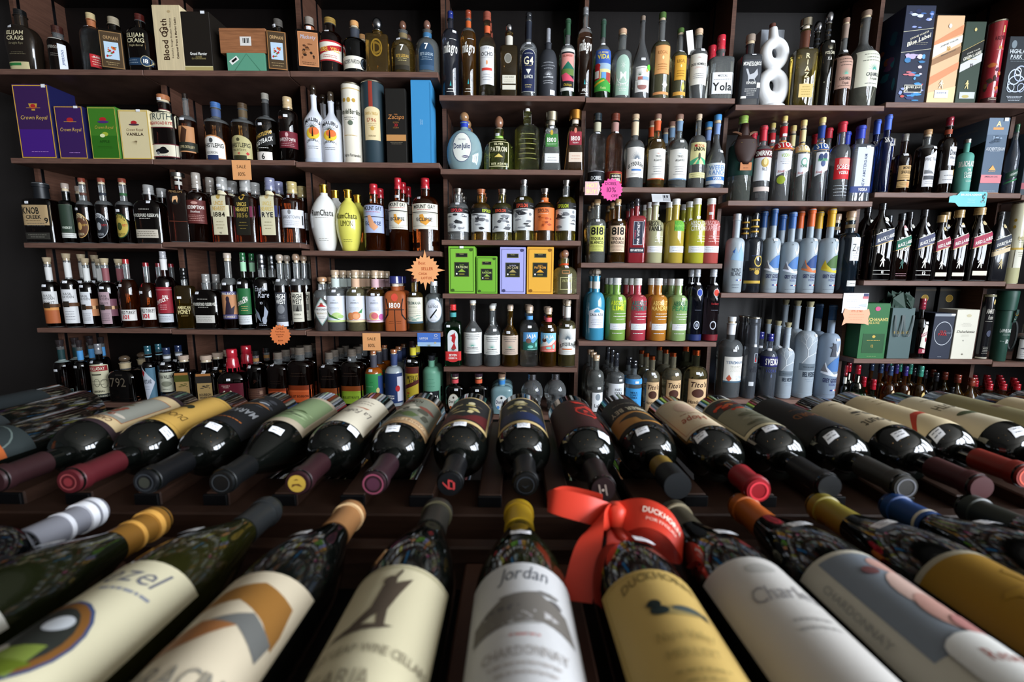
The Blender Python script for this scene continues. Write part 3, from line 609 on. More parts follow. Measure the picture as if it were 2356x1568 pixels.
STK['b2s4'] = [
 (409,446,616,'Q .66 .72 .32 .8 7','t#96701c/.75','screw k .2 .34','square honey-yellow liqueur bottle with cream block lettering','T AMERICAN 0 .36 .05 1.4 #d8c890 b;T HONEY 0 .29 .075 1.4 #d8c890 b;L 1 -.6 .2 .6 .24 #b8a060',dict(tag=(-.4,.52),back=2)),
 (448,508,630,'D .58 .72 .28 .55 3','t#25110a/.72','screw #8c8a86 .17 .26','broad dark flask with white script and small white strip','L 1 -.4 .53 .4 .57 #c9c4b8;T WOODFORD_RESERVE 0 .46 .055 1.7 #e0dccf b;L 1 -.6 .39 .6 .42 #c9c4b8;R -.65 .12 .75 .26 #cac6be;L 3 -.6 .14 .7 .24 #77736a',dict(tag=(-.4,.66),back=1)),
 (510,549,582,'D .54 .68 .36','t#3d1a10/.6','cork #b8a898 .11 .46','tall whiskey bottle with dark rooster silhouette on orange label','R -1 .14 1 .5 #4c4a78;R -1 .2 1 .46 #b8825a;P #2a1f2c -.5 .2 -.2 .38 .1 .4 .3 .28 .7 .32 .5 .2;E -.05 .4 .2 .04 #2a1f2c;T RYE_WHISKEY 0 .17 .03 1.6 #d8c8b0 b;T SMALL_BATCH 0 .475 .03 1.5 #e8e0d0 b',dict(tag=(-.3,.6))),
 (546,582,581,'D .58 .68 .34','t#17200f/.8','screw #1f5c34 .11 .36','whiskey bottle with green cap and green owl label','R -1.2 .2 1.2 .54 #246236;E -.8 .43 .3 .06 #5a9068;T KENTUCKY 0 .36 .05 1.5 #f0e8e0 bx;T OWL .5 .41 .05 .6 #f0e8e0 b;L 3 -.2 .24 .8 .32 #c9b070;R -1.1 .07 1.1 .19 #d3d6d6;L 3 -.9 .09 .9 .17 #88888f',dict(band='.76 .88 #9fd0aa',tag=(-.1,.61),back=1)),
 (584,628,585,'D .6 .7 .36','t#17100d/.75','screw *#8b8d92 .2 .4','slim black bottle with silver script and etched eagle','T Eagle -.1 .55 .07 1.1 #b9bcc4 i;T Rare .25 .47 .08 1.1 #b9bcc4 i;T 10 0 .36 .035 .3 #b9bcc4;P #7a8290 -.8 .3 -.5 .16 -.1 .1 -.3 .22;P #8f96a4 .1 .14 .3 .32 .6 .24 .4 .15;E .2 .13 .22 .05 #9aa0ac;L 2 -.6 .05 .6 .09 #b9bcc4',dict(back=1)),
 (632,664,585,'D .54 .68 .42','t#25140d/.6','knob #a89888 .12 .5','whiskey bottle with charcoal label and white block capitals','R -.9 .12 .9 .5 #3c3e44;T HIGH 0 .45 .06 1.3 w b;T WEST 0 .38 .06 1.3 w b;E 0 .28 .5 .06 #77797c;L 2 -.6 .15 .6 .2 #8a8c90;R -.9 .05 .9 .11 #c9ccd4',dict(tag=(-.2,.66),back=1)),
 (669,702,584,'D .54 .68 .42','t#3c1c0e/.6','knob #a88c74 .12 .5','whiskey bottle with cream label, black capitals and wolf picture','R -.9 .11 .9 .5 #d0cbba;T HIGH 0 .45 .06 1.3 k b;T WEST 0 .38 .06 1.3 k b;R -.6 .25 .6 .34 #77756c;P #2c2a26 -.2 .25 .1 .33 .25 .25;T BOURBON 0 .21 .025 .9 #44423c;L 1 -.6 .14 .6 .17 #77756c',dict(tag=(-.3,.66),back=2)),
]
STK['b3s4'] = [
 (705,747,636,'D .62 .76 .4','t#d8c9c4/.4','knob #b58a66 .14 .5','clear tequila bottle with diamond label of a red-shawled woman','P #7f9c96 0 .62 1.05 .37 0 .1 -1.05 .37;P #d8d4ce 0 .59 .95 .37 0 .13 -.95 .37;S 0 .5 .4 .06 7 20 160 #3c6a5a;E 0 .49 .16 .035 #8a5a44;P r -.5 .45 .5 .45 0 .5;T HAYENDA 0 .4 .035 1.3 #3a3a3a;T BLANCO 0 .33 .03 1.1 #a89868;L 2 -.4 .22 .4 .28 #88888c',dict(tag=(-.2,.78),back=2)),
 (751,795,621,'D .6 .7 .4','t#e9efec','cork #b9a084 .13 .42','clear bottle with white label of green cucumber and jalapeno','R -1.25 .15 1.25 .58 #dde2ec;S 0 .5 .3 .04 9 0 180 #888888;T 21SEEDS 0 .47 .03 1 #55575c;L 3 -.6 .34 .6 .4 #8a8c92;E .2 .26 .5 .05 #b9d08a;P #3f7034 -.9 .34 -.5 .28 .6 .18 .3 .19 -.6 .24;E .6 .24 .3 .03 #a8c878;R -1.25 .15 1.25 .18 #c3d48c',dict(band='.72 .86 #c9d4cc',tag=(0,.66),back=2)),
 (797,841,621,'D .6 .7 .4','t#eee2a8','cork #b9a084 .13 .42','pale yellow bottle with white label of orange halves','R -1.25 .15 1.25 .58 #dde2ec;S 0 .5 .3 .04 9 0 180 #888888;T 21SEEDS 0 .47 .03 1 #55575c;L 3 -.6 .34 .6 .4 #8a8c92;E -.4 .25 .4 .06 #e8955a;E .1 .26 .45 .065 #e08a58;P #4a8a50 .3 .3 .8 .38 .7 .3;E .1 .25 .3 .045 #eda878;R -1.25 .15 1.25 .18 #e0d0a0;R -1.25 .185 1.25 .192 #d07a50',dict(band='.72 .86 #d8b294',tag=(0,.66),back=2)),
 (842,886,622,'D .6 .7 .4','t#d09a3c','cork #b9a084 .13 .42','golden bottle with white label of grapefruit and pink hibiscus','R -1.25 .15 1.25 .58 #dcdfee;S 0 .5 .3 .04 9 0 180 #888888;T 21SEEDS 0 .47 .03 1 #55575c;L 3 -.6 .34 .6 .4 #8a8c92;E -.1 .25 .5 .07 #e8b888;E 0 .26 .35 .05 #d87078;E .7 .24 .28 .05 #c860a0;R -1.25 .15 1.25 .17 #e8c8d0;R -1.25 .18 1.25 .188 #d87098',dict(band='.72 .86 #d0aab0',tag=(-.1,.61),back=2)),
 (886,935,635,'D .62 .74 .42 .8 5','m#9c4f26','disc #2a2f6a .2 .62','basketball-orange tequila bottle with black seams, navy cap','E 0 .62 .3 .07 #d04a38;T 1800 0 .48 .09 1 w b;R -1 .39 1 .405 k;R -.03 .012 .03 .4 k;P k -.8 .6 -.72 .6 -.55 .45 -.6 .3 -.95 .2 -1 .22 -.68 .32 -.63 .44;P k .8 .6 .72 .6 .55 .45 .6 .3 .95 .2 1 .22 .68 .32 .63 .44;L 2 -.6 .14 -.1 .2 #5a2c14;L 2 .1 .14 .6 .2 #5a2c14',dict(back=1)),
 (935,975,635,'D .58 .72 .34','t#d8b458/.85','screw #b8502c .1 .36','pale gold bottle with cream label and green landscape foot','R -1.1 .15 1.1 .62 #ddd8c4;T TEREMANA -.1 .52 .055 1.7 #55645c b;T TEQUILA -.2 .45 .035 1 #a8a890;L 3 -.8 .32 .8 .41 #9a9a88;A 6 -1 .19 1 .31 #9ab0a0 #a8bcae #88a090;R -1.1 .15 1.1 .185 #3f5a6a',dict(tag=(0,.68))),
 (980,1021,646,'D .66 .76 .38','t#dfe9e8','screw #dcdcdc .1 .4','clear bottle with round white label and black hummingbird cross','E 0 .42 1.05 .24 #d5d8e0;G 0 .42 1.05 .24 .07 #6a7a84;T CASA 0 .55 .025 .4 #44464c;T LOTOS 0 .5 .05 1 #33353c b;P k -.4 .28 .35 .46 .4 .43 -.3 .26;P k -.25 .44 .3 .3 .5 .26 -.1 .4;L 1 -.4 .22 .4 .25 #888888',{}),
]
STK['b1s5'] = [
 (126,170,781,'D .56 .66 .36','t#220d09/.7','bell #2c2526 .12 .42','dark rye bottle with teal neck band and number six','R -1.2 .06 1.2 .2 #1f3a3c;F -1.2 .06 1.2 .2 .04 #b0b4a8;T TEMPLETON 0 .15 .05 1.9 #c9ccc4 b;T RYE 0 .09 .03 .4 #c9ccc4',dict(band='.68 .84 #1f3a3c;.64 .68 #8d9996',tag=(-.4,.52),back=2)),
 (174,208,782,'D .56 .66 .4','t#220d09/.7','bell #2c2526 .12 .42','dark bottle with sky-blue neck band and blue label','R -.9 .05 1.2 .17 #3f78b4;T TEMPLETON 0 .13 .05 1.7 #c9d4e4 b;T BOURBON 0 .08 .03 .8 #c9d4e4',dict(band='.68 .83 #4f94cc',tag=(-.5,.58),back=2)),
 (211,257,790,'D .64 .74 .36','t#1d0c09/.8','screw #77787c .18 .38','whiskey bottle with cream coach picture label, red title','Q -1.1 .14 1.2 .66 .03 #c9c3a4;R -1.1 .54 1.1 .63 #94262b;T HOLLADAY 0 .585 .055 1.6 #e8e0c8 b;R -.6 .47 .4 .49 #3a382c;G -.1 .34 .3 .07 .12 #4a483c;G .6 .32 .35 .08 .12 #4a483c;L 2 -.8 .28 .8 .4 #6a6858;T ORIGINAL 0 .19 .035 1.1 #33312a b;R -1.1 .08 1.1 .14 #1d2422;T BOTTLED-IN-BOND 0 .105 .03 1.6 #b8b4a0 b',dict(tag=(-.5,.7))),
 (262,324,817,'D .52 .7 .3 .7 4','t#1a0c07/.72','ball #5a4a3a .17 .32','squat dark decanter with etched number and tan neck band','T 1792 -.1 .45 .2 1.2 #6a5f50;R -.2 .6 .3 .61 #4a4238',dict(band='.72 .84 #b8a684',back=1)),
 (330,364,795,'D .62 .72 .44','t#1d0d08/.8','screw #24525e .15 .46','whiskey bottle with white kite label and teal cap','R -.2 .06 1.1 .62 #54788c;P #c3c9d4 -1 .68 .9 .36 -.4 -.0;P r -.75 .6 -.35 .54 -.55 .46 -.85 .52;T WESTLAND -.1 .38 .07 1.1 #2c3a48 b;L 2 -.7 .22 .2 .31 #77859a',dict(band='.8 .82 #8ab0c0',back=1)),
 (369,410,799,'D .64 .75 .4','t#1d0d08/.8','screw #1f2c4c .13 .42','whiskey bottle with cream label, bold black lettering, navy cap','R -1.1 .2 1.1 .56 #c9c9b4;T EVAN_WILLIAMS 0 .48 .065 1.9 #22241f b;E 0 .35 .6 .05 #8a8c78;L 1 -.8 .23 .8 .27 #33352c;T BOTTLED-IN-BOND 0 .6 .03 1.4 #b8bcc4 b;R -1 .07 1 .17 #1f2838;E 0 .12 .25 .05 #8a6f30',dict(band='.8 .845 #c9ccd0',tag=(-.2,.72),back=1)),
]
STK['b2s5'] = [
 (410,447,817,'Q .62 .68 .5 .9 10','t#26110a/.8','cork #b8a290 .14 .55','square rye bottle with olive band over tan label','R -.75 .04 .65 .46 #a98c5a;R -.85 .46 .65 .6 #4c4f20;R -.8 .6 .6 .65 #a8703c;A 3 -.6 .34 .5 .42 #4c4f20 #3a3c18;T RYE -.05 .22 .05 .9 #4c4f20 b;T WHISKEY -.05 .16 .045 1.1 #4c4f20 b',dict(tag=(-.1,.7),back=3)),
 (459,500,817,'Q .62 .68 .5 .9 10','t#26110a/.8','cork #b8a290 .14 .55','square bourbon bottle with charcoal band over tan label','R -.75 .04 .65 .46 #a98c5a;R -.85 .46 .65 .6 #2c2824;R -.8 .6 .6 .65 #a8703c;A 3 -.6 .34 .5 .42 #2c2824 #3a3630;T BOURBON -.05 .22 .05 1.1 #2c2824 b;T WHISKEY -.05 .16 .045 1.1 #2c2824 b',dict(tag=(-.1,.68),back=3)),
 (509,568,802,'D .42 .6 .3 .8 4','t#2a100a/.8','wax #b02030 .34 .36','squat bourbon bottle dipped in dripping red wax','R -1 .03 1 .4 #5a1524;T MAKER\'S -.3 .36 .025 .7 #c9a8a0;T MARK -.3 .33 .025 .5 #c9a8a0;T 46 -.3 .2 .15 .9 #e4d8c0 b',dict(tag=(-.1,.47),name='bourbon_bottle',back=2)),
 (571,615,806,'D .66 .76 .3','t#1d0c08/.8','screw k .1 .32','dark bourbon bottle with brown label and black cap','R -1.1 .12 1.1 .32 #4c3025;L 4 -.9 .15 .9 .29 #77594a;R .4 .2 .7 .26 #8a6a58',dict(band='.8 .86 #9a7040',tag=(-.5,.72),back=1)),
 (620,667,810,'D .68 .78 .36 .7 3','t#421a0a/.8','screw #6a6056 .13 .38','oval bourbon flask with orange strip label, smaller of two','R -1 .06 1 .28 #b8512a;R -1 .25 1 .255 #d8784a;T BOURBON 0 .17 .035 1.1 #2c1008 b;R -1 .28 1 .33 #7a3014;L 2 -.6 .4 .6 .5 #2c1c14',dict(tag=(-.3,.78),back=3)),
 (673,726,799,'D .68 .78 .36 .7 3','t#421a0a/.8','screw #6a6056 .13 .38','oval bourbon flask with orange strip label, larger of two','R -1 .06 1 .28 #bf5428;R -1 .25 1 .255 #d8784a;T BULLEIT_BOURBON 0 .17 .04 1.6 #2c1008 b;R -1 .28 1 .36 #7a3014;L 2 -.7 .5 .7 .6 #35261c',dict(tag=(-.4,.82),back=3)),
]
STK['b3s5'] = [
 (738,783,810,'D .68 .78 .36 .7 3','t#3a1a0a/.8','screw #6a6056 .13 .38','oval rye flask with green strip label, smaller of two','R -1 .06 1 .24 #5c7a26;R -1 .24 1 .35 #7a3a14;T RYE 0 .15 .04 .6 #1c280c b;L 2 -.7 .5 .7 .6 #35261c',dict(tag=(-.4,.76),back=3)),
 (787,838,802,'D .68 .78 .36 .7 3','t#3a1a0a/.8','screw #6a6056 .13 .38','oval rye flask with green strip label, larger of two','R -1 .06 1 .28 #84a02c;R -1 .25 1 .255 #55701c;T BULLEIT_95_RYE 0 .17 .04 1.4 #1c280c b;R -1 .28 1 .37 #7a3a14;L 2 -.7 .52 .7 .62 #35261c',dict(tag=(-.1,.82),back=2)),
 (841,882,806,'D .56 .7 .34','j#cf6c1c/.86','cork #a86a44 .1 .34','orange rum bottle with plain green label and navy side tag','R -1 .06 1.1 .6 #35884c;R .6 .12 1.4 .56 #2c4478;V | -.2 .45 .3 .2 #1f5c34;E .55 .3 .2 .05 #c9b878;T RUM -.6 .12 .035 .4 w b;L 1 -.9 .36 .1 .39 #8cc49a',dict(tag=(-.2,.66),back=2,band='.7 .92 #4a4a54')),
 (887,930,803,'D .56 .7 .34','j#dce9ef/.86','cork #a86a44 .1 .34','clear rum bottle with plain navy label and red seal','R -1.1 .07 1 .6 #22345e;R .4 .1 1.2 .54 #c3c3cf;E .45 .33 .24 .055 r;T WHITE_RUM -.4 .16 .03 .9 w b;T CARIBBEAN -.4 .2 .03 .9 w',dict(back=2,band='.72 .92 #3c4a74')),
 (932,972,783,'D .66 .76 .34','t#120d0a/.8','foil #2c1418 .1 .32','dark rum bottle with yellow neck band and jungle label','R -1 .06 .7 .62 #b09a2c;R -1 .52 .7 .62 #54201c;T MYERS\'S 0 .46 .06 1.2 #3a3014 b;T RUM 0 .4 .06 .8 #3a3014 b;P #4c1c18 -1 .27 .7 .37 .7 .43 -1 .33;A 8 -1 .08 .7 .26 #c98a2c #6a8a2c #a83c20 #3c6a2c;F -1 .06 .7 .62 .05 #7a3a1c',dict(band='.78 .92 #d8c83c',tag=(-.3,.71),back=1)),
 (974,1014,817,'D .66 .78 .36','f#7fbfa0','screw #26282c .1 .4','pale green embossed bottle with small black label','R -1 .12 1 .32 #14181a;T COCHELURA 0 .2 .065 1.7 w b;T SOTOL 0 .15 .03 .6 w;E 0 .27 .16 .03 w;L 3 -.6 .38 .6 .6 #5f9c80',dict(back=1)),
]
STK['b4s1'] = [
 (1014,1052,28,'D .68 .8 .34','t#8f99b4','screw #1d2c74 .09 .34','tall clear tequila bottle with white script and blue stopper','T milagro 0 .56 .12 1.8 w bi;L 1 -.2 .64 .9 .66 w;P #2fa0a0 -.1 .12 .1 .12 .02 .18;L 2 -.5 .04 .5 .1 w',dict(tag=(.5,.74))),
 (1056,1091,26,'D .68 .8 .34','t#d08c2c/.75','screw #8f3c24 .1 .38','tall golden tequila bottle with white script and red-brown stopper','T milagro 0 .56 .12 1.8 w bi;L 1 -.2 .64 .9 .66 w;P #2fa0a0 -.1 .14 .1 .14 .02 .2;L 2 -.5 .04 .5 .1 #d8cfc0',dict(band='.8 .88 #c05a28')),
 (1097,1136,30,'D .6 .72 .34','h#d0bc70','screw #8f4a3a .1 .46','textured gold bottle with long white label, orange neck band','R -.9 .14 .9 .58 #e4e4e4;T OCHO 0 .49 .045 1.4 #3a3c40 b;T TEQUILA 0 .54 .02 1 #88888c a;L 1 -.7 .44 .7 .46 #99999c;E 0 .39 .1 .025 #e8a070;R -.6 .3 .6 .33 #d84a40;L 3 -.6 .18 .6 .27 #a8a8ac',dict(band='.76 .84 #d0623a',back=2)),
 (1147,1186,54,'Q .64 .69 .42 .9 8','t#a8843c','ball *#a9a9ad .14 .4','square tequila bottle with silver ball stopper, low white label','E -.1 .5 .42 .065 #77746a;G -.1 .5 .42 .065 .15 #a8a498;R -.75 .17 .8 .28 #dad5c4;T CASA_NOBLE 0 .255 .025 1.2 #77705c;L 2 -.6 .18 .7 .23 #a8a08c;R -.75 .09 .8 .15 #dad5c4',dict(band='.7 .82 #c9c4b8',back=1)),
 (1191,1231,32,'D .56 .66 .32','t#c3c9cc','screw #232529 .1 .36','clear bottle with long navy label and gold framed title','Q -.85 .06 .85 .55 .06 #dfe0d4;Q -.82 .065 .82 .545 .06 #1b2344;T G4 0 .42 .09 1.1 #ece4c0 b;L 1 -.6 .35 .6 .37 #b8a86a;P #dfe0d4 -.3 .32 .3 .32 0 .26;T BLANCO 0 .235 .04 1 #dfe0d4 b;L 2 -.5 .1 .5 .15 #c9b878;L 1 -.5 .49 .5 .51 #dfe0d4',dict(band='.7 .9 #1f2430',tag=(0,.62),back=1)),
 (1235,1277,67,'D .5 .7 .34','m#35373c','screw #8e9096 .22 .24','matt black tequila bottle with small white sun emblem','L 3 -.8 .38 .8 .5 #a8aab0;S 0 .3 .5 .08 11 10 170 #e0e2e6;T CASAMIGOS 0 .28 .022 1.1 #e0e2e6 b;L 2 -.8 .18 .8 .24 #c3c5c9;R .2 .03 .8 .1 #d8d8dc',{}),
 (1282,1319,45,'D .54 .68 .3','t#3c6a3a/.55','foil #2a4c34 .2 .28','green mezcal bottle with pink sky and mountain label','R -.95 .08 .95 .6 #d8d8d0;R -.88 .12 .88 .56 #202022;R -.8 .34 .8 .54 #e0968c;P #1f6a54 -.8 .34 0 .44 .8 .36 .8 .28 -.8 .28;R -.8 .27 .8 .35 #5f7a3c;P #d8506a -.8 .28 -.2 .3 .8 .22 .8 .2 -.6 .2;T Chichicapa 0 .155 .035 1 #d8b83c i;T DEL_MAGUEY 0 .51 .025 1.2 #b05a50 b',dict(tag=(-.1,.66),back=1)),
 (1323,1357,19,'D .66 .78 .32','t#7a4a28/.7','screw #77787a .08 .38','tall brown tequila bottle with white script and grey stopper','T milagro 0 .57 .12 1.8 w bi;P #2fa0a0 -.1 .14 .1 .14 .02 .2;T ANEJO 0 .08 .03 .7 w b;L 1 -.5 .03 .5 .05 w;L 1 -.2 .64 .9 .66 w',dict(tag=(.4,.77))),
]
STK['b5s1'] = [
 (1361,1401,46,'D .52 .68 .26','t#3a7a34/.5','foil #2f4a3c .22 .24','green mezcal bottle with blue sky village label','R -1 .09 1 .6 #e0d494;R -1 .42 1 .6 #3a5ca8;R -1 .36 1 .43 #9ab0c4;T VIDA 0 .51 .055 1.4 ye b;T DEL_MAGUEY 0 .56 .025 1.2 #d8c8a0 b;R -1 .22 -.4 .38 r;E -.7 .4 .35 .03 r;R -1 .25 -.5 .34 #e8e4dc;R -.2 .24 .3 .32 #6aa0d8;R .3 .2 .9 .32 #a03c38;P #3f9a3c -1 .09 1 .09 1 .18 0 .25 -1 .22;P #d8a82c -1 .18 0 .23 .2 .22 -1 .15;T Puebla 0 .13 .03 .6 #c9d88c i',dict(tag=(0,.69))),
 (1403,1447,69,'D .62 .7 .4','t#e4ecea','cork #c9a588 .1 .42','clear bottle with sage green arch label and white star','Q -.72 .05 .72 .6 .12 #a3bfae;S 0 .46 .35 .09 9 0 320 w;T M 0 .31 .13 .7 w;G 0 .28 .6 .08 .1 #eef4f0;R -.7 .28 .7 .36 #a3bfae;T M 0 .32 .1 .6 w b;T MIJENTA 0 .19 .035 1.2 w;L 2 -.5 .1 .5 .15 w',{}),
 (1450,1491,38,'S .4 .76 .26','t#d0d3d6','screw #8a7a6c .06 .26','clear long-necked bottle with potted cactus label','R -.8 .08 .9 .38 #e8e4e0;F -.75 .22 .8 .36 .03 #44342c;S -.3 .27 .4 .07 8 20 160 #3a7050;R -.5 .225 0 .26 #b86a60;R 0 .225 .75 .26 #8aa8d8;E .5 .33 .13 .018 #f0a860;E 0 .15 .5 .045 #9a6a64;R -.5 .16 .5 .195 #e8e4e0;E .75 .37 .28 .035 #5fc040',dict(tag=(0,.46))),
 (1492,1537,31,'D .56 .68 .32','t#dcd9a4/.75','cork #4c6a34 .1 .36','tall pale bottle with orange label and olive stopper','R -.8 .28 .8 .6 #e0a468;F -.8 .28 .8 .6 .03 #a8622c;T ILEGAL 0 .52 .035 1 #a8703c;E 0 .46 .1 .02 #f8e0a0;L 3 -.5 .32 .5 .4 #a8703c;R -.85 .05 .85 .08 #dc9860;P #d8d4cc 0 .16 .3 .2 .6 .16 .3 .12',dict(tag=(0,.66))),
 (1539,1575,67,'D .56 .68 .36','t#dcd9a4/.75','cork #4c6a34 .1 .42','short pale bottle with mustard label and olive stopper','R -.8 .26 .8 .6 #dca43c;F -.8 .26 .8 .6 .03 #8a5a1c;T ILEGAL 0 .52 .045 1 #8a6020;E 0 .45 .1 .02 #f8e8a0;L 3 -.5 .3 .5 .4 #9a6c20;R -.85 .05 .85 .1 #d8a048;P #c9c464 .1 .16 .35 .24 .6 .16 .35 .1',dict(tag=(.1,.67))),
 (1577,1620,69,'D .64 .72 .38','t#dfe4e4','cork #d8b89a .1 .42','clear bottle with cream label and open white neck booklet','R -1.05 .2 1 .62 #e8e4d8;S -.1 .56 .4 .03 7 0 180 r;T DOS_HOMBRES -.1 .48 .035 1.6 #3a3c40 b;L 2 -.6 .42 .5 .45 #d88a80;L 3 -.7 .28 .6 .36 #88888c',dict(tag=(.2,.67),booklet=1)),
 (1625,1676,83,'Q .6 .66 .34 .8 6','t#dfe6e6','screw #c8283a .24 .34','square clear bottle with red cap and black brushed lettering','R -1 .08 1 .4 #eceef0;T MEZCAL 0 .35 .03 .8 #33353a b;T Yola 0 .19 .12 1.6 k b;L 1 -.8 .28 .8 .31 #99999c',dict(back=1)),
]
STK['b6s1'] = [
 (1694,1738,82,'Q .66 .72 .36 .85 7','o#2a2d31','cork #9a8a7c .14 .44','square grey-black mezcal bottle with white lettering and wolf','R -.95 .1 .95 .62 #3c3f45;T MONTELOBOS 0 .57 .05 1.7 w b;L 1 -.5 .53 .6 .55 w;P #b8babf -.6 .5 -.4 .5 -.2 .42 .2 .44 .5 .5 .6 .42 .3 .36 .5 .3 .2 .36 -.2 .36 -.3 .3 -.35 .4;T ESPADIN 0 .31 .035 .9 w b;L 4 -.6 .13 .6 .24 w;R -.9 .1 -.4 .13 w;R .55 .24 .9 .31 w',dict(tag=(.1,.7))),
 (1735,1811,54,'EIGHT','','','white glazed ceramic bottle shaped like a figure eight','',{}),
 (1814,1868,45,'D .62 .66 .36 .8 5','t#dcc05a','disc *#a39c8c .13 .5','pale yellow bottle with gold letters stacked down its front','T R 0 .56 .055 .6 #ecdcae b;T I 0 .49 .055 .6 #ecdcae b;T A 0 .42 .055 .6 #ecdcae b;T Z 0 .35 .055 .6 #ecdcae b;T U 0 .28 .055 .6 #ecdcae b;T E 0 .21 .055 .6 #ecdcae b;R -.55 .1 .65 .25 #d8bc78;L 4 -.4 .12 .5 .23 #a88c48',dict(band='.68 .86 #5c3424',tag=(.2,.65))),
 (1873,1912,26,'D .62 .7 .34','t#3c3826/.9','ball *#8f8f93 .14 .48','slim smoky tequila bottle with silver crater stopper','S 0 .58 .4 .05 9 20 160 #c3bca0;T VOLCAN 0 .55 .03 1.2 #e4dcc0 b;T X.A 0 .49 .03 .5 w b;V |||||||| -.4 .25 .1 .4 #a8a48c;V |||||||| .4 .25 .1 .4 #a8a48c',dict(tag=(.2,.66),band='.74 .76 #26282c;.79 .81 #26282c',back=2)),
 (1908,1954,43,'S .5 .68 .3','t#8a4c1c/.6','cork #8a6a5c .08 .34','amber tequila bottle with dusty pink label and teal sun','R -1 .2 1 .56 #b89484;L 3 -.8 .44 .8 .54 #5c4a42;S 0 .35 .5 .08 11 10 170 #5fb8a0;T CASAMIGOS 0 .31 .035 1.2 #4a3c38 b;T Tequila 0 .26 .03 .7 #4a3c38 i;L 1 -.7 .22 .7 .24 #5c4a42',dict(tag=(0,.63),band='.78 .93 #8f7c70')),
 (1955,2033,27,'S .5 .7 .26','t#cfd0bc/.55','cork #8a7464 .08 .3','big clear tequila bottle with cream label and teal sun','R -.8 .2 1.15 .56 #dcdcc8;L 3 -.5 .44 1 .53 #77786c;S .3 .36 .45 .09 11 10 170 #4aa898;T CASAMIGOS .3 .32 .035 1 #4c4e54 b;T Tequila .3 .28 .028 .6 #4c4e54 i;L 1 -.5 .22 1 .24 #55575c',dict(tag=(.35,.62))),
]
STK['b7s1'] = [
 (2066,2134,12,'box .16','#1a2138','','tall dark blue carton painted with swirling pale creatures','A 11 -.95 .76 .95 .97 #8a98d0 #232c50 #c9d0f0 #3a5f9a;R -1 .54 1 .74 #1a2138;P #c9c4a8 -1 .73 1 .77 1 .775 -1 .735;P #c9c4a8 -1 .52 1 .56 1 .565 -1 .525;T JOHNNIE_WALKER .1 .7 .02 1.2 #e4dcc0 x;T Blue_Label .1 .655 .045 1.5 #efe8d0 bx;L 2 -.5 .6 .8 .63 #a8a48c;A 5 -.8 .24 .8 .52 #dcc9d8 #b8a8c8 #3f78a8 #c06a70 #5f9cc8;A 6 -.95 .02 .95 .22 #3f8ac0 #2a3a6a #8a98d0 #c0504a;R -.5 .11 .7 .19 #14171f;F -.5 .11 .7 .19 .04 #d8d4c4;T JAMES_JEAN .15 .165 .022 .9 #d8d4c4 b;M -.35 .12 .06 .2 #d8d4c4',dict(side='-A 3 -.9 .1 .9 .8 #123a4c #16203a #4a2c4c #1c5060 #6a3a24')),
 (2138,2201,35,'box .12','#d8b088','','peach and orange whisky carton with white diagonal band','P #d08c64 -1 .7 1 .9 1 .8 -1 .66;P #d08c64 -1 .3 1 .48 1 .4 -1 .2;P #e4c89a -1 0 1 .0 1 .2 -1 .12;P #d5d3cc -1 .52 1 .7 1 .78 -1 .66;P #9a7454 -1 .43 1 .58 1 .66 -1 .5;T JOHNNIE_WALKER .1 .69 .018 1.2 #55504a x;T 18 .1 .63 .045 .5 #c99a3c b;T Blended_Scotch .1 .58 .02 1.1 #55504a xi;E 0 .88 .12 .025 #dcd8d0;M -.1 .17 .1 .3 #e8dcc0;R -.5 .06 .5 .15 #d8d8d8;T ALWAYS_18 0 .12 .018 .7 #6a6a88 b',{}),
 (2204,2251,49,'box .12','#2c3c30','','forest green whisky carton with black diagonal band','P #151713 -1 .5 1 .66 1 .78 -1 .64;P #c9b06a -1 .635 1 .775 1 .78 -1 .64;P #c9c9cc -1 .38 1 .52 1 .62 -1 .48;T JOHNNIE_WALKER .1 .64 .018 1.2 #d8d4c4 x;T GREEN_LABEL .05 .59 .04 1.7 #e4e0d0 bx;L 1 -.6 .53 .7 .56 #c9b06a;T 15 .1 .47 .04 .4 #222222 b;E 0 .9 .12 .022 #c9b87a;M -.1 .18 .11 .35 #d8c88c;R -.7 .06 .8 .14 #c3c6c8;E -.1 .085 .35 .02 #b8a868',{}),
 (2256,2296,51,'K','o#a02430','','glossy crimson tube with flame and forest picture','P #c9b070 0 .84 .25 .84 .2 .92 .05 .92;T ARDBEG 0 .78 .05 1.6 #54101c;T 16 0 .67 .035 .4 #e0b060 b;L 1 -.5 .63 .5 .66 #d89a90;A 12 -1.4 .1 1.4 .5 #c06a34 #5c2a44 #3c2c20 #8a3c5a #77502c;R -1.4 .01 1.4 .08 #3c1c1c;L 2 -.8 .04 .8 .08 #e4d0c0',{}),
 (2307,2366,83,'box .12','#1f252b','','black whisky carton with white interlaced dragon knot','E -.6 .88 .2 .06 #77838a;T HIGHLAND 0 .78 .06 1.7 #c9cfd4 b;T PARK -.3 .7 .06 .9 #c9cfd4 b;T 12 .5 .7 .05 .5 #b04a34 b;L 2 -.8 .62 .8 .67 #8a949a;G -.2 .4 .5 .12 .15 #c3cce0;G .2 .45 .5 .12 .15 #aab4c9;G 0 .3 .7 .13 .12 #c3cce0;G -.4 .24 .3 .07 .2 #c3cce0;G .4 .24 .3 .07 .2 #aab4c9;G 0 .48 .25 .06 .25 #dce2f0;L 4 -.7 .04 .7 .12 #dce2f0',{}),
]
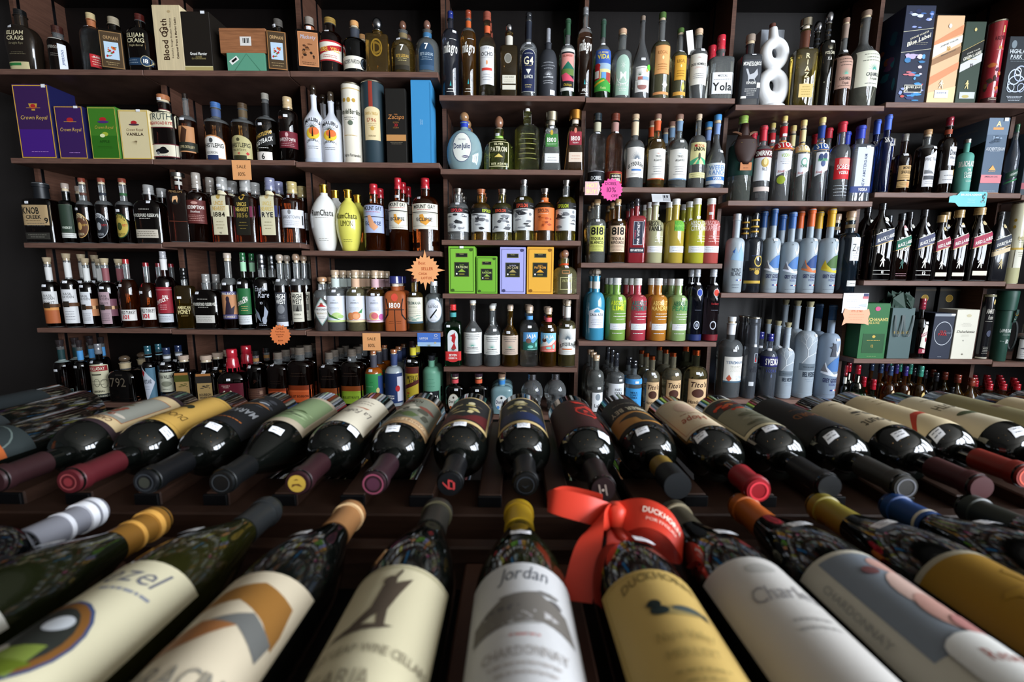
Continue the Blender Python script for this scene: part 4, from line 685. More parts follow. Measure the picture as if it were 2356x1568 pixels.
STK['b4s2'] = [
 (1020,1104,258,'O .72 .74 .2 .55','j#b4d4d8','ball #9a7450 .2 .26','round pale blue tequila flask with oval white label','E -.1 .38 .55 .25 #e4e6dc;G -.1 .38 .55 .25 .05 #55607a;T DonJulio -.1 .4 .09 .95 #22305a b;T TEQUILA -.1 .51 .025 .5 #8a90a0;E .1 .22 .18 .022 #44406a;T BLANCO .1 .22 .02 .3 w',dict(band='.74 .83 #1f3aa8',back=2,name='tequila_flask')),
 (1111,1179,267,'D .34 .58 .28','t#aebd58','ball #8a6048 .26 .29','squat green tequila bottle with gold frame and lime ribbon','F -.7 .06 .7 .5 .05 #d8d0a0;T SILVER 0 .45 .04 .6 #e8e0b0 b;T PATRON 0 .36 .085 1.1 #efe8c0 b;P #d8c060 -.3 .22 .3 .22 0 .28;T 100%_AGAVE 0 .11 .04 1 #e8e0b0 b;F -.5 .54 .5 .62 .04 #d8d0a0',dict(band='.6 .64 #7cc02c',tag=(-.1,.66),back=1,name='tequila_flask')),
 (1181,1238,249,'D .64 .74 .3','h#b8b83c','screw w .06 .2','embossed yellow-green bottle with swing-top wire stopper','L 6 -.8 .15 .8 .6 #a0a050',dict(tag=(-.1,.73),wire=1)),
 (1243,1287,259,'C .68 .74 .34 .8 6','t#dfe6e4','disc *#c9c4b0 .24 .62','tapered clear tequila bottle with green label, silver cap','R -.62 .4 .62 .62 #3f7c3c;T 1800 0 .52 .075 .9 w b;L 2 -.5 .42 .5 .47 #b8d8b0;E 0 .64 .14 .045 #c9a83c;R -.7 .13 .75 .29 #e4e4e4;L 2 -.5 .15 .6 .24 #88888c',dict(tag=(0,.73),back=2,name='tequila_bottle')),
 (1297,1341,255,'C .68 .74 .34 .8 6','t#b07a3c','disc *#c98f44 .24 .62','tapered amber tequila bottle with maroon label, copper cap','R -.62 .42 .62 .64 #8f2c38;T 1800 0 .53 .075 .9 w b;T TEQUILA 0 .46 .025 .6 w;E 0 .66 .14 .045 #d8806a;R -.65 .14 .7 .3 #dccab8;L 2 -.5 .17 .6 .26 #c08068',dict(back=2,name='tequila_bottle')),
]
ESP = 'R -1.5 .52 1.5 .62 #1c1c1c;R -1.5 .17 1.5 .52 #c9cbc9;A %d -1.3 .18 1.3 .51 #55565a #2a2b2e #77797c #e4e6e6 #8a8c90;T ESPOLON %s .57 .06 1.1 %s b;L 1 %s .55 %s .59 #8a8c8c'
STK['b4s3'] = [
 (1025,1072,435,'D .62 .74 .36','t#dfe3e2','bell *#a9a29a .11 .42','clear bottle, black band, coral title over ink-drawing label',ESP % (21,'-.1','#e0484c','.7','1.3'),dict(tag=(0,.7),back=2)),
 (1083,1127,436,'D .62 .74 .36','t#d8a43c/.9','bell #a8603c .11 .42','gold bottle, black band, lime title turned to the right',ESP % (22,'.7','#b8cc3c','-1.2','-.6'),dict(back=2)),
 (1131,1176,436,'D .62 .74 .36','t#d4cc78/.9','bell *#b0a8a0 .11 .42','pale bottle, black band, red title over grey drawing',ESP % (23,'-.2','#e8583c','.6','1.2'),dict(tag=(-.3,.75),back=1)),
 (1179,1226,415,'D .6 .74 .32','t#ccb84a/.8','bell *#b8b8bc .1 .38','taller pale bottle, black band, red title, grey drawing',ESP % (24,'-.2','#e8583c','.6','1.2'),dict(tag=(-.2,.68))),
 (1228,1273,435,'D .62 .74 .36','t#b8782c/.9','bell *#9c928c .11 .42','amber bottle with full orange wrap label','R -1.5 .2 1.5 .63 #e0763c;T ESPOLON -.2 .57 .07 1.1 #33201c b;L 1 -.6 .49 .3 .53 #f4d8c0;A 25 -.9 .24 .9 .48 #b04c24 #8f3c1c #c9622c',dict(band='.73 .83 #e0763c',tag=(-.3,.76))),
 (1276,1322,416,'D .6 .74 .32','t#ccb83c/.8','bell *#a9a4a0 .1 .38','taller gold bottle, black band, lime title, skeleton drawing',ESP % (26,'-.4','#c9d83c','.7','1.3'),dict(tag=(-.1,.74))),
]
PT = 'F -.88 .04 .88 .96 .04 %s;E .7 .93 .14 .035 %s;E -.7 .07 .14 .035 %s;R -.45 .77 .45 .86 #77753c;R -.41 .78 .41 .85 #1a1d1c;T TEQUILA 0 .835 .018 .6 #b8b078;R -.55 .36 .55 .67 #4c4e28;R -.5 .375 .5 .655 #1b1f1e;T %s 0 .61 .025 .5 %s;T %s 0 .565 .05 .85 %s b;P %s -.3 .46 .3 .46 0 .53;R -.2 .4 .2 .43 #77702c;E -.38 .42 .06 .02 w'
STK['b4s4'] = [
 (1031,1092,566,'box .11','#7cb83c','','lime green tequila carton, taller of two',PT % ('#3c5c1c','#3c5c1c','#3c5c1c','SILVER','#8aa83c','PATRON','#d8dca0','#8aa83c'),dict(toptag=0)),
 (1095,1143,589,'box .09','#72b034','','lime green tequila carton, shorter of two',PT % ('#3c5c1c','#3c5c1c','#3c5c1c','SILVER','#8aa83c','PATRON','#b8cc70','#8aa83c'),{}),
 (1149,1208,568,'box .1','#a8a8e0','','lavender coffee liqueur carton',PT % ('#5c5c8c','#44446c','#44446c','PATRON','#c9c4e0','XO_CAFE','#c9b88c','#a89860'),{}),
 (1211,1272,567,'box .1','#e4a83a','','golden orange tequila carton',PT % ('#a8701c','#8a5a14','#8a5a14','ANEJO','#d89a2c','PATRON','#f0a83c','#e0a02c'),{}),
 (1275,1331,574,'D .4 .62 .3','t#e8e0a0','ball #9a7462 .22 .3','squat pale tequila bottle with orange neck ribbon','F -.45 .1 .5 .38 .05 #d8d49c;T PATRON .1 .3 .06 .7 #b8b478 b;F -.3 .46 .3 .53 .04 #c98a5c',dict(band='.65 .69 #d8542c',tag=(.1,.61),back=1,name='tequila_flask')),
]
CAS = 'R -1.15 .2 1.15 .52 %s;L 3 -.9 .41 .9 .5 #55575c;S 0 .31 .5 .07 11 10 170 #4fb09c;T CASAMIGOS 0 .29 .022 1.1 #4a4c50 b;L 2 -.8 .22 .8 .27 #66686c'
STK['b4s5'] = [
 (1024,1062,700,'Q .66 .74 .36 .9 6','t#1f6434','screw #d83434 .1 .38','square green bottle, red cap, red devil on white arch','Q -.6 .25 .6 .6 .1 #d8dcdc;P r -.1 .48 .2 .56 .35 .48 .2 .38 .4 .3 0 .26 -.2 .3 .1 .38 -.15 .42;P r -.4 .5 -.1 .52 0 .49;S 0 .26 .55 .08 9 10 170 #2c6c60;E 0 .5 .12 .03 r;R -.95 .1 .95 .25 #c93434;E 0 .11 .6 .035 #c93434;T SEVEN 0 .19 .035 .9 w b;T RESERVA 0 .14 .03 1 w b',dict(tag=(-.5,.66),band='.8 .87 #4a9c9c',back=3)),
 (1066,1110,690,'S .5 .7 .28','t#dfe3e2','cork #e0e0dc .08 .34','clear bottle with cream sun label, tallest of three',CAS % '#e2e2dc',dict(tag=(.1,.56))),
 (1113,1152,702,'S .5 .7 .32','t#e4ecec','cork #d8d8d4 .09 .38','clear bottle with cream sun label, middle of three',CAS % '#e2e2dc',dict(tag=(.3,.6),back=3)),
 (1154,1193,703,'S .5 .7 .32','t#d09a34','cork #b8a290 .09 .38','gold bottle with tan sun label, beside two clear ones',CAS % '#c3ae9c',dict(tag=(-.2,.57),back=1)),
 (1197,1238,704,'D .6 .74 .36','h#dfe8ea','cork #b8a08c .12 .42','ribbed clear bottle with blue sky and green valley label','R -.75 .28 1.15 .58 #5fa0d8;P #2c6458 -.75 .28 1.15 .28 1.15 .48 .4 .4 0 .44 -.75 .42;E -.1 .44 .3 .04 #77564c;E .1 .34 .3 .025 #6fc0b4;E .8 .37 .12 .04 #6fc0b4;T JAJA .2 .52 .055 1.1 w b;L 1 -.5 .28 1 .31 #b8dcd8',dict(band='.78 .84 #5a9cd8',tag=(0,.67),back=2)),
 (1241,1281,707,'D .6 .74 .36','t#c98c24','cork #b8a08c .12 .42','gold bottle with coral desert sunset label','R -1.05 .26 .95 .58 #88c0d8;P #e8dcd4 -1.05 .36 -.4 .46 0 .4 .6 .48 .95 .42 .95 .3 -1.05 .3;P #e07468 -1.05 .26 .95 .26 .95 .46 .3 .38 -1.05 .34;E -.5 .46 .25 .035 #5c3020;E 0 .33 .3 .02 #8ad0c4;E .6 .35 .15 .04 #8ad0c4;T JAJA 0 .52 .055 1.2 w b;L 1 -.9 .27 .8 .3 #f4c0b4',dict(band='.76 .83 #d8606a',tag=(.1,.69),back=1)),
 (1288,1328,690,'D .58 .7 .34','t#ecdc94/.8','cork #b8a894 .09 .38','pale bottle with spiky agave label and orange neck stripe','R -1.15 .19 1.15 .58 #e2e2dc;S 0 .42 .8 .15 17 8 172 #66747c;T ELTEQUILENO 0 .31 .05 1.9 #2c3436 ab;R -.6 .265 .5 .285 #d0703c;L 2 -.8 .21 .8 .25 #a8a8a8',dict(band='.74 .9 #e0ded8',tag=(-.1,.63),back=1)),
]
STK['b4s6'] = [
 (1026,1070,858,'D .6 .72 .36 .6 3','t#1b0f0c','cork #3a2a34 .13 .42','dark tequila flask with red neck band and oval label','E -.1 .3 .6 .22 #d8d4c8;G -.1 .3 .6 .22 .06 #8a7c60;T DonJulio -.1 .32 .08 1.0 #2c2824 b;E -.4 .17 .13 .04 #a8562c;E -.1 .42 .1 .03 #4a4038',dict(band='.76 .86 #d85058',tag=(.2,.62),back=1)),
 (1079,1125,858,'D .6 .72 .36 .6 3','t#1b0f0c','cork #3a2a34 .13 .42','dark tequila flask with orange neck band behind wine bottles','E 0 .3 .6 .22 #d8d4c8;G 0 .3 .6 .22 .06 #8a7c60;T DonJulio 0 .32 .08 1.0 #2c2824 b',dict(band='.76 .86 #d8603c',tag=(-.1,.6),back=0)),
 (1129,1181,859,'D .56 .7 .3 .6 3','j#a8d0d8','cork #8a6c58 .13 .36','light blue tequila flask with round white label','E 0 .3 .6 .2 #dfe3e2;G 0 .3 .6 .2 .06 #8ab0c0;T DonJulio 0 .32 .08 1.0 #22305a b;E -.3 .18 .13 .04 #5f98d8;E 0 .42 .1 .03 #2c2824',dict(band='.74 .84 #3f88cc',back=2)),
 (1200,1250,859,'SKULL','','screw *#a9a9ad .15 .4','clear glass skull bottle with blue hang tag','',dict(bluetag=1)),
 (1253,1303,858,'SKULL','','screw *#a9a9ad .15 .4','clear glass skull bottle nearest the dark post','',{}),
]
STK['b5s2'] = [
 (1351,1388,243,'D .64 .74 .42','h#cfd3d4','screw #1f2a30 .1 .52','tall faceted clear tequila bottle with black base label','R -1.5 .05 1.5 .22 #17191c;R -1.5 .215 1.5 .222 #a8aab0;T DOBEL -.1 .13 .05 1.3 #e4e6e8 b;L 1 -.6 .07 .5 .09 #c3c5c9',dict(tag=(0,.73),band='.76 .88 #b8b49a')),
 (1391,1429,242,'D .64 .74 .42','h#c06a34','screw #6a3022 .1 .52','tall faceted amber tequila bottle with red base label','R -1.5 .05 1.5 .22 #8a2820;R -.6 .08 1 .19 #211c18;F -.6 .08 1 .19 .04 #c9a860;T MAESTRO .2 .155 .03 1.1 #e4dcc8 b;T DOBEL .2 .11 .035 1.1 #e4dcc8 b',dict(tag=(.2,.74),band='.76 .88 #a88078')),
 (1433,1478,263,'D .54 .66 .34','t#dfe4e4','cork #c9ae90 .09 .38','clear bottle, agave fan label, cream and blue neck strip','R -.95 .14 1.1 .54 #e4dfd8;S .1 .38 .75 .13 17 8 172 #77808a;T ELTEQUILENO .1 .28 .05 1.7 #2c3034 ab;R -.4 .225 .6 .25 #4a78b8;L 2 -.7 .16 .9 .2 #a8a4a0',dict(band='.72 .9 #d8c3a4')),
 (1486,1527,245,'D .54 .68 .34','t#e0b868','cork #8a6a5c .1 .4','gold bottle with white label and orange neck sleeve','R -1.15 .12 1.15 .52 #e6e4dc;R -1.15 .115 1.15 .13 #c9562c;S 0 .45 .3 .025 7 0 180 #d86040;T TRES 0 .42 .03 .6 #3a3c40;T AGAVES 0 .37 .035 .95 #3a3c40;L 4 -.6 .17 .6 .3 #99999c',dict(band='.78 .91 #c9562c',tag=(0,.63),back=1)),
 (1534,1578,244,'D .54 .68 .34','t#dfe4e0','cork #8a6a5c .1 .4','clear bottle with white label and grey-blue neck sleeve','R -1.15 .12 1.15 .52 #e6e4dc;R -1.15 .115 1.15 .13 #7a9cc0;S 0 .45 .3 .025 7 0 180 #7ab0d0;T TRES 0 .42 .03 .6 #3a3c40;T AGAVES 0 .37 .035 .95 #3a3c40;L 4 -.6 .17 .6 .3 #99999c',dict(band='.78 .91 #6f8aa4',tag=(.1,.62),back=2)),
 (1581,1619,250,'D .6 .72 .32','t#e2e6e2','cork #c9b49c .09 .36','clear mezcal bottle with yellow label and green rays','R -1.1 .32 1.1 .61 #dfd89c;P #4aa87c -1.1 .32 -.7 .32 0 .42 -1.1 .37;P #4aa87c 1.1 .32 .7 .32 0 .42 1.1 .37;P #4aa87c -.4 .32 .0 .32 .05 .42;T MEZCAL 0 .565 .035 1.2 r b;T UNION 0 .52 .05 1.3 #22241f b;E 0 .42 .12 .05 #4a4a40;R -1.1 .14 1.1 .21 #dfd89c;L 2 -.9 .15 .9 .2 #55553c',dict(back=0)),
 (1624,1668,257,'S .36 .68 .3','t#cfd5d8','cork #4a90cc .12 .4','clear bell-shaped bottle with blue stopper and white label','R -1.2 .06 1.2 .34 #dce2ea;T WEBER 0 .28 .06 1.8 #6a8cc0 b;T RANCH 0 .215 .06 1.8 #6a8cc0 b;R -1.2 .11 1.2 .16 #3f78c0;T VODKA 0 .135 .035 .9 w b;L 1 -.6 .17 .6 .19 #8a9ab0',dict(tag=(.4,.5),back=1,band='.74 .88 #7a94c4')),
]
STK['b5s3'] = [
 (1349,1391,459,'D .6 .7 .36','t#e2e6e2','cork #b8946a .1 .36','clear bottle with tall yellow label, heavy black numerals','R -.9 .18 .8 .58 #c9cc6c;T 818 -.05 .5 .12 1.4 k b;T TEQUILA -.05 .38 .045 1.4 k b;T BLANCO -.05 .32 .045 1.4 k b;L 5 -.8 .19 .7 .28 #33341c',dict(tag=(0,.66),back=2)),
 (1396,1438,459,'D .6 .7 .36','t#c98c34/.8','cork #a8865c .1 .36','amber bottle with tall peach label, heavy black numerals','R -.9 .17 .8 .58 #dcbfa4;T 818 -.05 .5 .12 1.4 k b;T TEQUILA -.05 .38 .045 1.4 k b;T REPOSADO -.05 .32 .045 1.4 k b;L 5 -.8 .19 .7 .28 #4a3424',dict(tag=(.1,.67),back=2)),
 (1441,1480,457,'Q .66 .74 .3 .85 6','j#b0343c','screw #2c2a30 .12 .34','square red vodka bottle with dark navy vertical label','P #262a3c -.5 .28 .55 .28 .8 .64 -.45 .64;V PINK_WHITNEY .1 .46 .28 .34 #e8e0e0 b;V VODKA -.25 .44 .2 .25 #c94c5c;R -.8 .16 .85 .24 #1d2030;T NEW_AMSTERDAM 0 .2 .035 1.4 w b;F -.45 .28 .6 .64 .04 #c9ccd4',dict(tag=(.4,.78),back=2)),
 (1482,1523,459,'D .58 .68 .38 .9 2','j#e4e0b0','screw #dcdcda .1 .42','pale vodka bottle with black sans capitals, first of four','T ABSOLUT 0 .62 .075 1.7 k b;T VANILIA 0 .54 .075 1.7 k b;L 3 -.2 .32 1.1 .44 #e8e8e0;R -.9 .17 1 .27 #e4e6ea;L 3 -.7 .18 .8 .26 #99999f',dict(tag=(.5,.75),back=2)),
 (1529,1571,458,'D .58 .68 .38 .9 2','j#e8cc58','screw #dcdcda .1 .42','yellow vodka bottle with green capitals on front','R -.3 .5 1 .66 #7cb848;T ABSOLUT .3 .62 .07 1.2 #4a9a3c b;T MANGO .3 .54 .07 1.2 #4a9a3c b;R -.7 .17 1.1 .27 #e4e6ea;L 2 -.5 .18 .9 .26 #99999f',dict(back=1)),
 (1576,1620,457,'D .58 .68 .38 .9 2','j#e0dc48','screw #dcdcda .1 .42','citron yellow vodka bottle with white capitals','T ABSOLUT 0 .62 .075 1.7 w b;T CITRON 0 .54 .075 1.6 w b;L 3 -.2 .32 1.1 .44 #f0f0d0;R -.9 .17 1 .27 #e4e6ea;L 3 -.7 .18 .8 .26 #99999f',dict(tag=(.1,.71),back=2)),
 (1623,1668,457,'D .58 .68 .38 .9 2','j#e86c64','screw #dcdcda .1 .42','coral grapefruit vodka bottle with pink capitals','T ABSOLUT 0 .62 .075 1.7 #f0b0b0 b;T GRAPEFRUIT 0 .54 .075 1.9 #f0b0b0 b;L 3 -.5 .32 1.1 .44 #f0c8c0;R -.9 .17 1 .27 #e4e6ea;L 3 -.7 .18 .8 .26 #99999f',dict(tag=(-.1,.77))),
]
ABV = 'T ABSOLUT .1 .61 .07 1.6 %s b;T %s .1 .53 .075 1.8 %s b;L 3 -.4 .33 1.1 .46 #f4f4f0;R -.7 .18 1.1 .28 #e4e6ea;L 3 -.5 .19 .9 .27 #99999f;E .3 .74 .22 .035 %s;L 1 -.6 .11 .7 .14 #d8d8d8'
STK['b5s4'] = [
 (1348,1390,619,'D .5 .68 .4','o#3f8fb0','gem #8a7f70 .1 .46','matt turquoise bottle with glass stopper and pointed white label','P #e0e2ea -.85 .18 .95 .18 .95 .42 .05 .47 -.85 .42;P #5fa8c8 -.3 .4 .4 .4 .3 .43 .05 .45 -.2 .43;T CASA_AZUL .05 .37 .035 1.5 #3a3c44 b;L 4 -.6 .22 .7 .32 #99a0b0',dict(band='.73 .83 #d8d4cc',back=1,name='tequila_bottle')),
 (1393,1439,639,'D .62 .74 .36','j#a8d868','screw #d8d8d4 .11 .42','green vodka bottle, lime yellow capitals, leftmost of four flavours',ABV % ('#d8e83c','LIME','#d8e83c','#b8d48c'),dict(tag=(.2,.68),back=3)),
 (1441,1486,640,'D .62 .74 .36','j#e85868','screw #d8d8d4 .11 .42','watermelon red vodka bottle with teal capitals',ABV % ('#3c7c74','WATERMELON','#3c7c74','#c98a84'),dict(back=3)),
 (1488,1533,640,'D .62 .74 .36','j#f0a040','screw #d8d8d4 .11 .42','orange vodka bottle with pale yellow capitals',ABV % ('#f0c870','MANDRIN','#f0c870','#e0b080'),dict(back=1)),
 (1535,1579,641,'D .62 .74 .36','j#bce090','screw #d8d8d4 .11 .42','pale pear-green vodka bottle with dark green capitals',ABV % ('#2f6a44','PEARS','#3f8a54','#c0d8a0'),dict(tag=(.3,.68),back=2)),
 (1582,1615,619,'D .66 .8 .4','t#3c4254','screw #b9bcc2 .11 .44','slim smoky vodka bottle with large blue dot','E .2 .68 .42 .055 #b8bcc8;E .2 .68 .34 .045 #1f3f9c;L 1 -.4 .43 .6 .45 #8a90a0;G 0 .23 .4 .06 .25 #c3c8d4;E 0 .23 .2 .03 #8a90a0;R -1.4 .012 1.4 .1 #1d2a5c',dict(back=1,tag=(.1,.8))),
 (1618,1653,619,'D .66 .8 .4','t#3f3a44','screw #b9bcc2 .11 .44','slim smoky vodka bottle with large red dot','E .2 .68 .42 .055 #c8bcbc;E .2 .68 .34 .045 #d0402c;T Red_Berry .1 .53 .03 1 r i;L 1 -.4 .43 .6 .45 #8a90a0;G 0 .23 .4 .06 .25 #c3c8d4;R -1.4 .012 1.4 .1 #6a1420',dict(back=1,tag=(.2,.8))),
]
TIT = 'R -.85 .02 .85 .56 #cfae84;F -.85 .02 .85 .56 .03 #7a5634;T Tito\'s 0 .47 .085 1.4 #3a241c bi;E 0 .33 .5 .07 #4a2a20;T Handmade -.05 .19 .06 1.4 #3a241c i;L 2 -.4 .08 .4 .14 #6a4a38'
STK['b5s5'] = [
 (1352,1389,816,'D .6 .74 .36','t#dfe4de','cork #c9a888 .1 .42','clear bottle with white wolf label behind wine bottles','R -.5 .02 .9 .36 #e4e6e8;E .2 .28 .3 .06 #8a949c;T Lalo .2 .13 .06 .8 #33353a b',dict(tag=(.3,.44),back=2)),
 (1396,1436,811,'D .6 .68 .28','t#dfe4e4','screw #26282e .24 .3','clear vodka bottle with white label and long charcoal cap','R -1 .08 1.1 .5 #dfe2e6;T HAKU .2 .4 .05 .8 #33353a b;T VODKA .2 .34 .05 .9 #33353a b;L 2 -.2 .22 .8 .3 #99999f',dict(tag=(.4,.56),back=2)),
 (1438,1476,828,'D .6 .72 .36','t#dce8ee','screw #15171c .16 .4','clear bottle with bright blue label and black cap','R -1.2 .12 1.2 .48 #3f94d0;T NIKKA -.1 .4 .04 .8 #17304c b;T COFFEY -.1 .35 .04 .9 #17304c b;T VODKA -.1 .3 .04 .8 #17304c b;R -1.5 .56 1.5 .66 #4a98dc;L 2 -.6 .2 .3 .25 #24507c',dict(tag=(.2,.6),back=1)),
 (1479,1517,818,'D .6 .74 .36','t#e0d8b8','screw *#a8522c .07 .38','tan-labelled vodka bottle with copper cap, smallest of three',TIT,dict(tag=(0,.7),back=3)),
 (1524,1567,810,'D .6 .74 .34','t#e0d8b8','screw *#a8522c .07 .36','tan-labelled vodka bottle with copper cap, middle of three',TIT,dict(tag=(.2,.66),back=2)),
 (1571,1626,804,'D .58 .74 .3','t#9a9c74','screw *#b85a30 .09 .32','tan-labelled vodka bottle with copper cap, largest of three',TIT,dict(tag=(-.1,.65),back=2)),
]
STO = 'R -1.2 .6 1.2 .72 %s;R -1.2 .605 1.2 .612 g;R -1.2 .705 1.2 .712 g;T STOLI 0 .66 .07 1.6 w b;P #dcdee4 -.8 .3 .8 .38 .8 .58 -.8 .58;%s;T Stoli -.4 .35 .03 .6 r i'
STK['b6s2'] = [
 (1672,1724,268,'D .62 .74 .36','t#c9d0c4','screw #8aa84c .1 .4','bottle dressed in green knit sleeve with horned felt buffalo head','',dict(sleeve=1)),
 (1726,1768,290,'D .62 .74 .36','t#dfe3e6','foil #c0283a .2 .34','clear vodka bottle with red cap, white shield label','R -1.15 .27 1.15 .58 #dcdee2;P #dcdee2 -1.15 .55 1.15 .55 0 .66;R -1.3 .57 1.3 .68 #5c1c24;T SMIRNOFF 0 .625 .065 2 w b;E 0 .5 .4 .06 #b89a50;E 0 .52 .2 .05 #d8c890;T No.21 0 .42 .045 .5 #55575c;R -1 .13 1 .19 #c9b8b0',dict(back=1)),
 (1770,1816,268,'D .58 .7 .34','t#e2e6e6','cork #d8c478 .09 .3','clear vodka bottle, red title band, lime picture',STO % ('#b8262c','T VODKA 0 .53 .04 .9 #9ab83c b;L 3 -.5 .42 .5 .5 #99999f;E -.3 .25 .4 .05 #8a9a2c'),dict(band='.76 .88 #b8262c',tag=(0,.78),back=1)),
 (1819,1856,277,'D .58 .7 .34','t#e2e6e0','cork #e0cc88 .11 .38','clear vodka bottle, cream title band, vanilla pod picture',STO % ('#d8c48c','G 0 .48 .4 .05 .3 #6aa890;T VANIL 0 .43 .035 .9 #3c6a4c b'),dict(band='.74 .88 #dccf98',tag=(.5,.72),back=1)),
 (1859,1900,271,'D .58 .7 .36','t#d8dee6','cork #e0cc88 .1 .36','clear vodka bottle, blue title band, blueberry picture',STO % ('#1f4c94','E -.3 .52 .25 .04 #3c4c74;E .2 .53 .25 .04 #2c3a64;E 0 .45 .25 .04 #4a5a84;T BLUEBERI 0 .49 .03 1.1 #3c9a5c b'),dict(band='.76 .9 #1f3f8c',tag=(.3,.72))),
 (1902,1949,281,'D .6 .72 .36','t#dfe3e6','foil #c0283a .13 .42','clear vodka bottle with square red label and red cap','R -.9 .28 1 .54 #c8242c;R -.5 .46 .7 .53 #d8988c;T SOBIESKI .1 .43 .06 1.5 w b;T VODKA .05 .36 .04 1 w b;L 4 -.9 .06 .9 .22 #b8bcc4',dict(tag=(.6,.76),back=2)),
 (1953,2001,290,'Q .68 .76 .34 .85 6','t#c9d4e4','foil #2a3fae .17 .36','square clear vodka bottle with blue cap, vertical silver lettering','R -.6 .14 .8 .7 #c9d0dc;V NEW_AMSTERDAM .15 .4 .24 .46 #44506c b;R -.9 .12 .9 .2 #33447c;T VODKA .2 .16 .04 .8 w b',dict(tag=(.3,.7),back=1)),
]
GG = 'P w .0 .56 .35 .46 .9 .52 .6 .6 .5 .55 .35 .5;P #4f78b0 -.9 .3 .9 .3 .9 .46 .2 .44 -.2 .4;P #dfe4ee -1.1 .28 -.7 .4 -.5 .34 .2 .27 1 .28 1 .24 0 .25;P #77767c -1.1 .3 -.75 .38 -.6 .33 -.4 .29;T GREY_GOOSE 0 .205 .045 1.6 #2a2f5c b;T VODKA .2 .16 .03 .8 #44508c;R .0 .09 .25 .105 #1f2f7c;R .25 .09 .5 .105 w;R .5 .09 .75 .105 r;L 1 -.8 .04 .8 .06 #77808c;E -.2 .6 .03 .01 #222222'
STK['b6s3'] = [
 (1667,1708,492,'D .62 .7 .38','f#c3d0d8','screw #a9aeb4 .08 .42','frosted vodka bottle with blue etched peak, dark lettering','P #8fb0cc -.8 .42 -.3 .58 0 .5 .5 .66 .9 .4;P #3c64a8 -.6 .52 -.3 .56 -.4 .5;P #dfe8f0 .3 .6 .5 .66 .7 .5;T MONT 0 .29 .05 1 #3a404c;T BLANC 0 .24 .05 1.1 #3a404c;R 0 .155 .2 .17 #2c4c9c;R .2 .155 .4 .17 w;R .4 .155 .6 .17 r;L 2 -.5 .05 .5 .12 #66707c',{}),
 (1709,1750,490,'D .62 .7 .36','t#8f9cb0','screw #17181c .25 .36','clear vodka bottle with black and gold label, ringed black neck','R -1.2 .13 1.2 .4 #16161c;R -1.2 .12 1.2 .155 #b8983c;G .3 .4 .5 .07 .2 #c9ac4c;T TSARSKAYA 0 .3 .03 1.3 #b8983c b;E .2 .26 .3 .03 #b8983c;L 1 -.8 .45 .8 .48 #3a4c74',dict(band='.76 .78 g;.82 .84 g;.9 .92 g',back=1)),
 (1752,1791,480,'D .58 .66 .38','f#bccad4','foil #2c5288 .2 .36','frosted vodka bottle with blue capsule and white flying goose',GG,dict(tag=(0,.63),back=2)),
 (1795,1834,488,'D .56 .64 .38','f#bccad4','foil #3c64a0 .2 .38','shorter frosted vodka bottle with blue capsule, white flying goose',GG,dict(back=2)),
 (1837,1877,479,'D .58 .66 .38','f#bccad4','foil #d8622c .21 .36','frosted vodka bottle with orange capsule',GG.replace('#4f78b0','#2f4a80').replace('#dfe4ee','#d0784a'),dict(tag=(.3,.63),back=1)),
 (1881,1924,479,'D .58 .66 .38','f#bccad4','foil #d8a82c .21 .36','frosted vodka bottle with yellow capsule',GG.replace('#4f78b0','#4c6a3c').replace('#dfe4ee','#c9b83c').replace('P #77767c','P #c9a82c'),dict(tag=(.4,.63),back=1)),
 (1932,1982,486,'D .66 .74 .4','t#5c7c98','cork #b89c84 .12 .44','blue-tinted clear bottle with small white label up high','R -.3 .4 .95 .68 #d8d8d8;T Zyr .3 .56 .09 .9 #44484c;L 3 -.1 .42 .8 .5 #99999c;R -.3 .09 .9 .16 #d0cfc9;L 1 -.1 .11 .7 .14 #55575c',dict(tag=(.3,.78),band='.8 .84 #8a7a60',back=1)),
]
BEL = 'Y -.8 .36 .95 #e8ecf0;R -1 .3 1 .37 #66727c;L 1 -.8 .31 .8 .36 #3a444c;T BELVEDERE .2 .26 .05 1.5 #2f3c4c b;L 2 -.3 .18 .8 .22 #8a98a8;R -1.2 .05 1.2 .055 #9aa8b4'
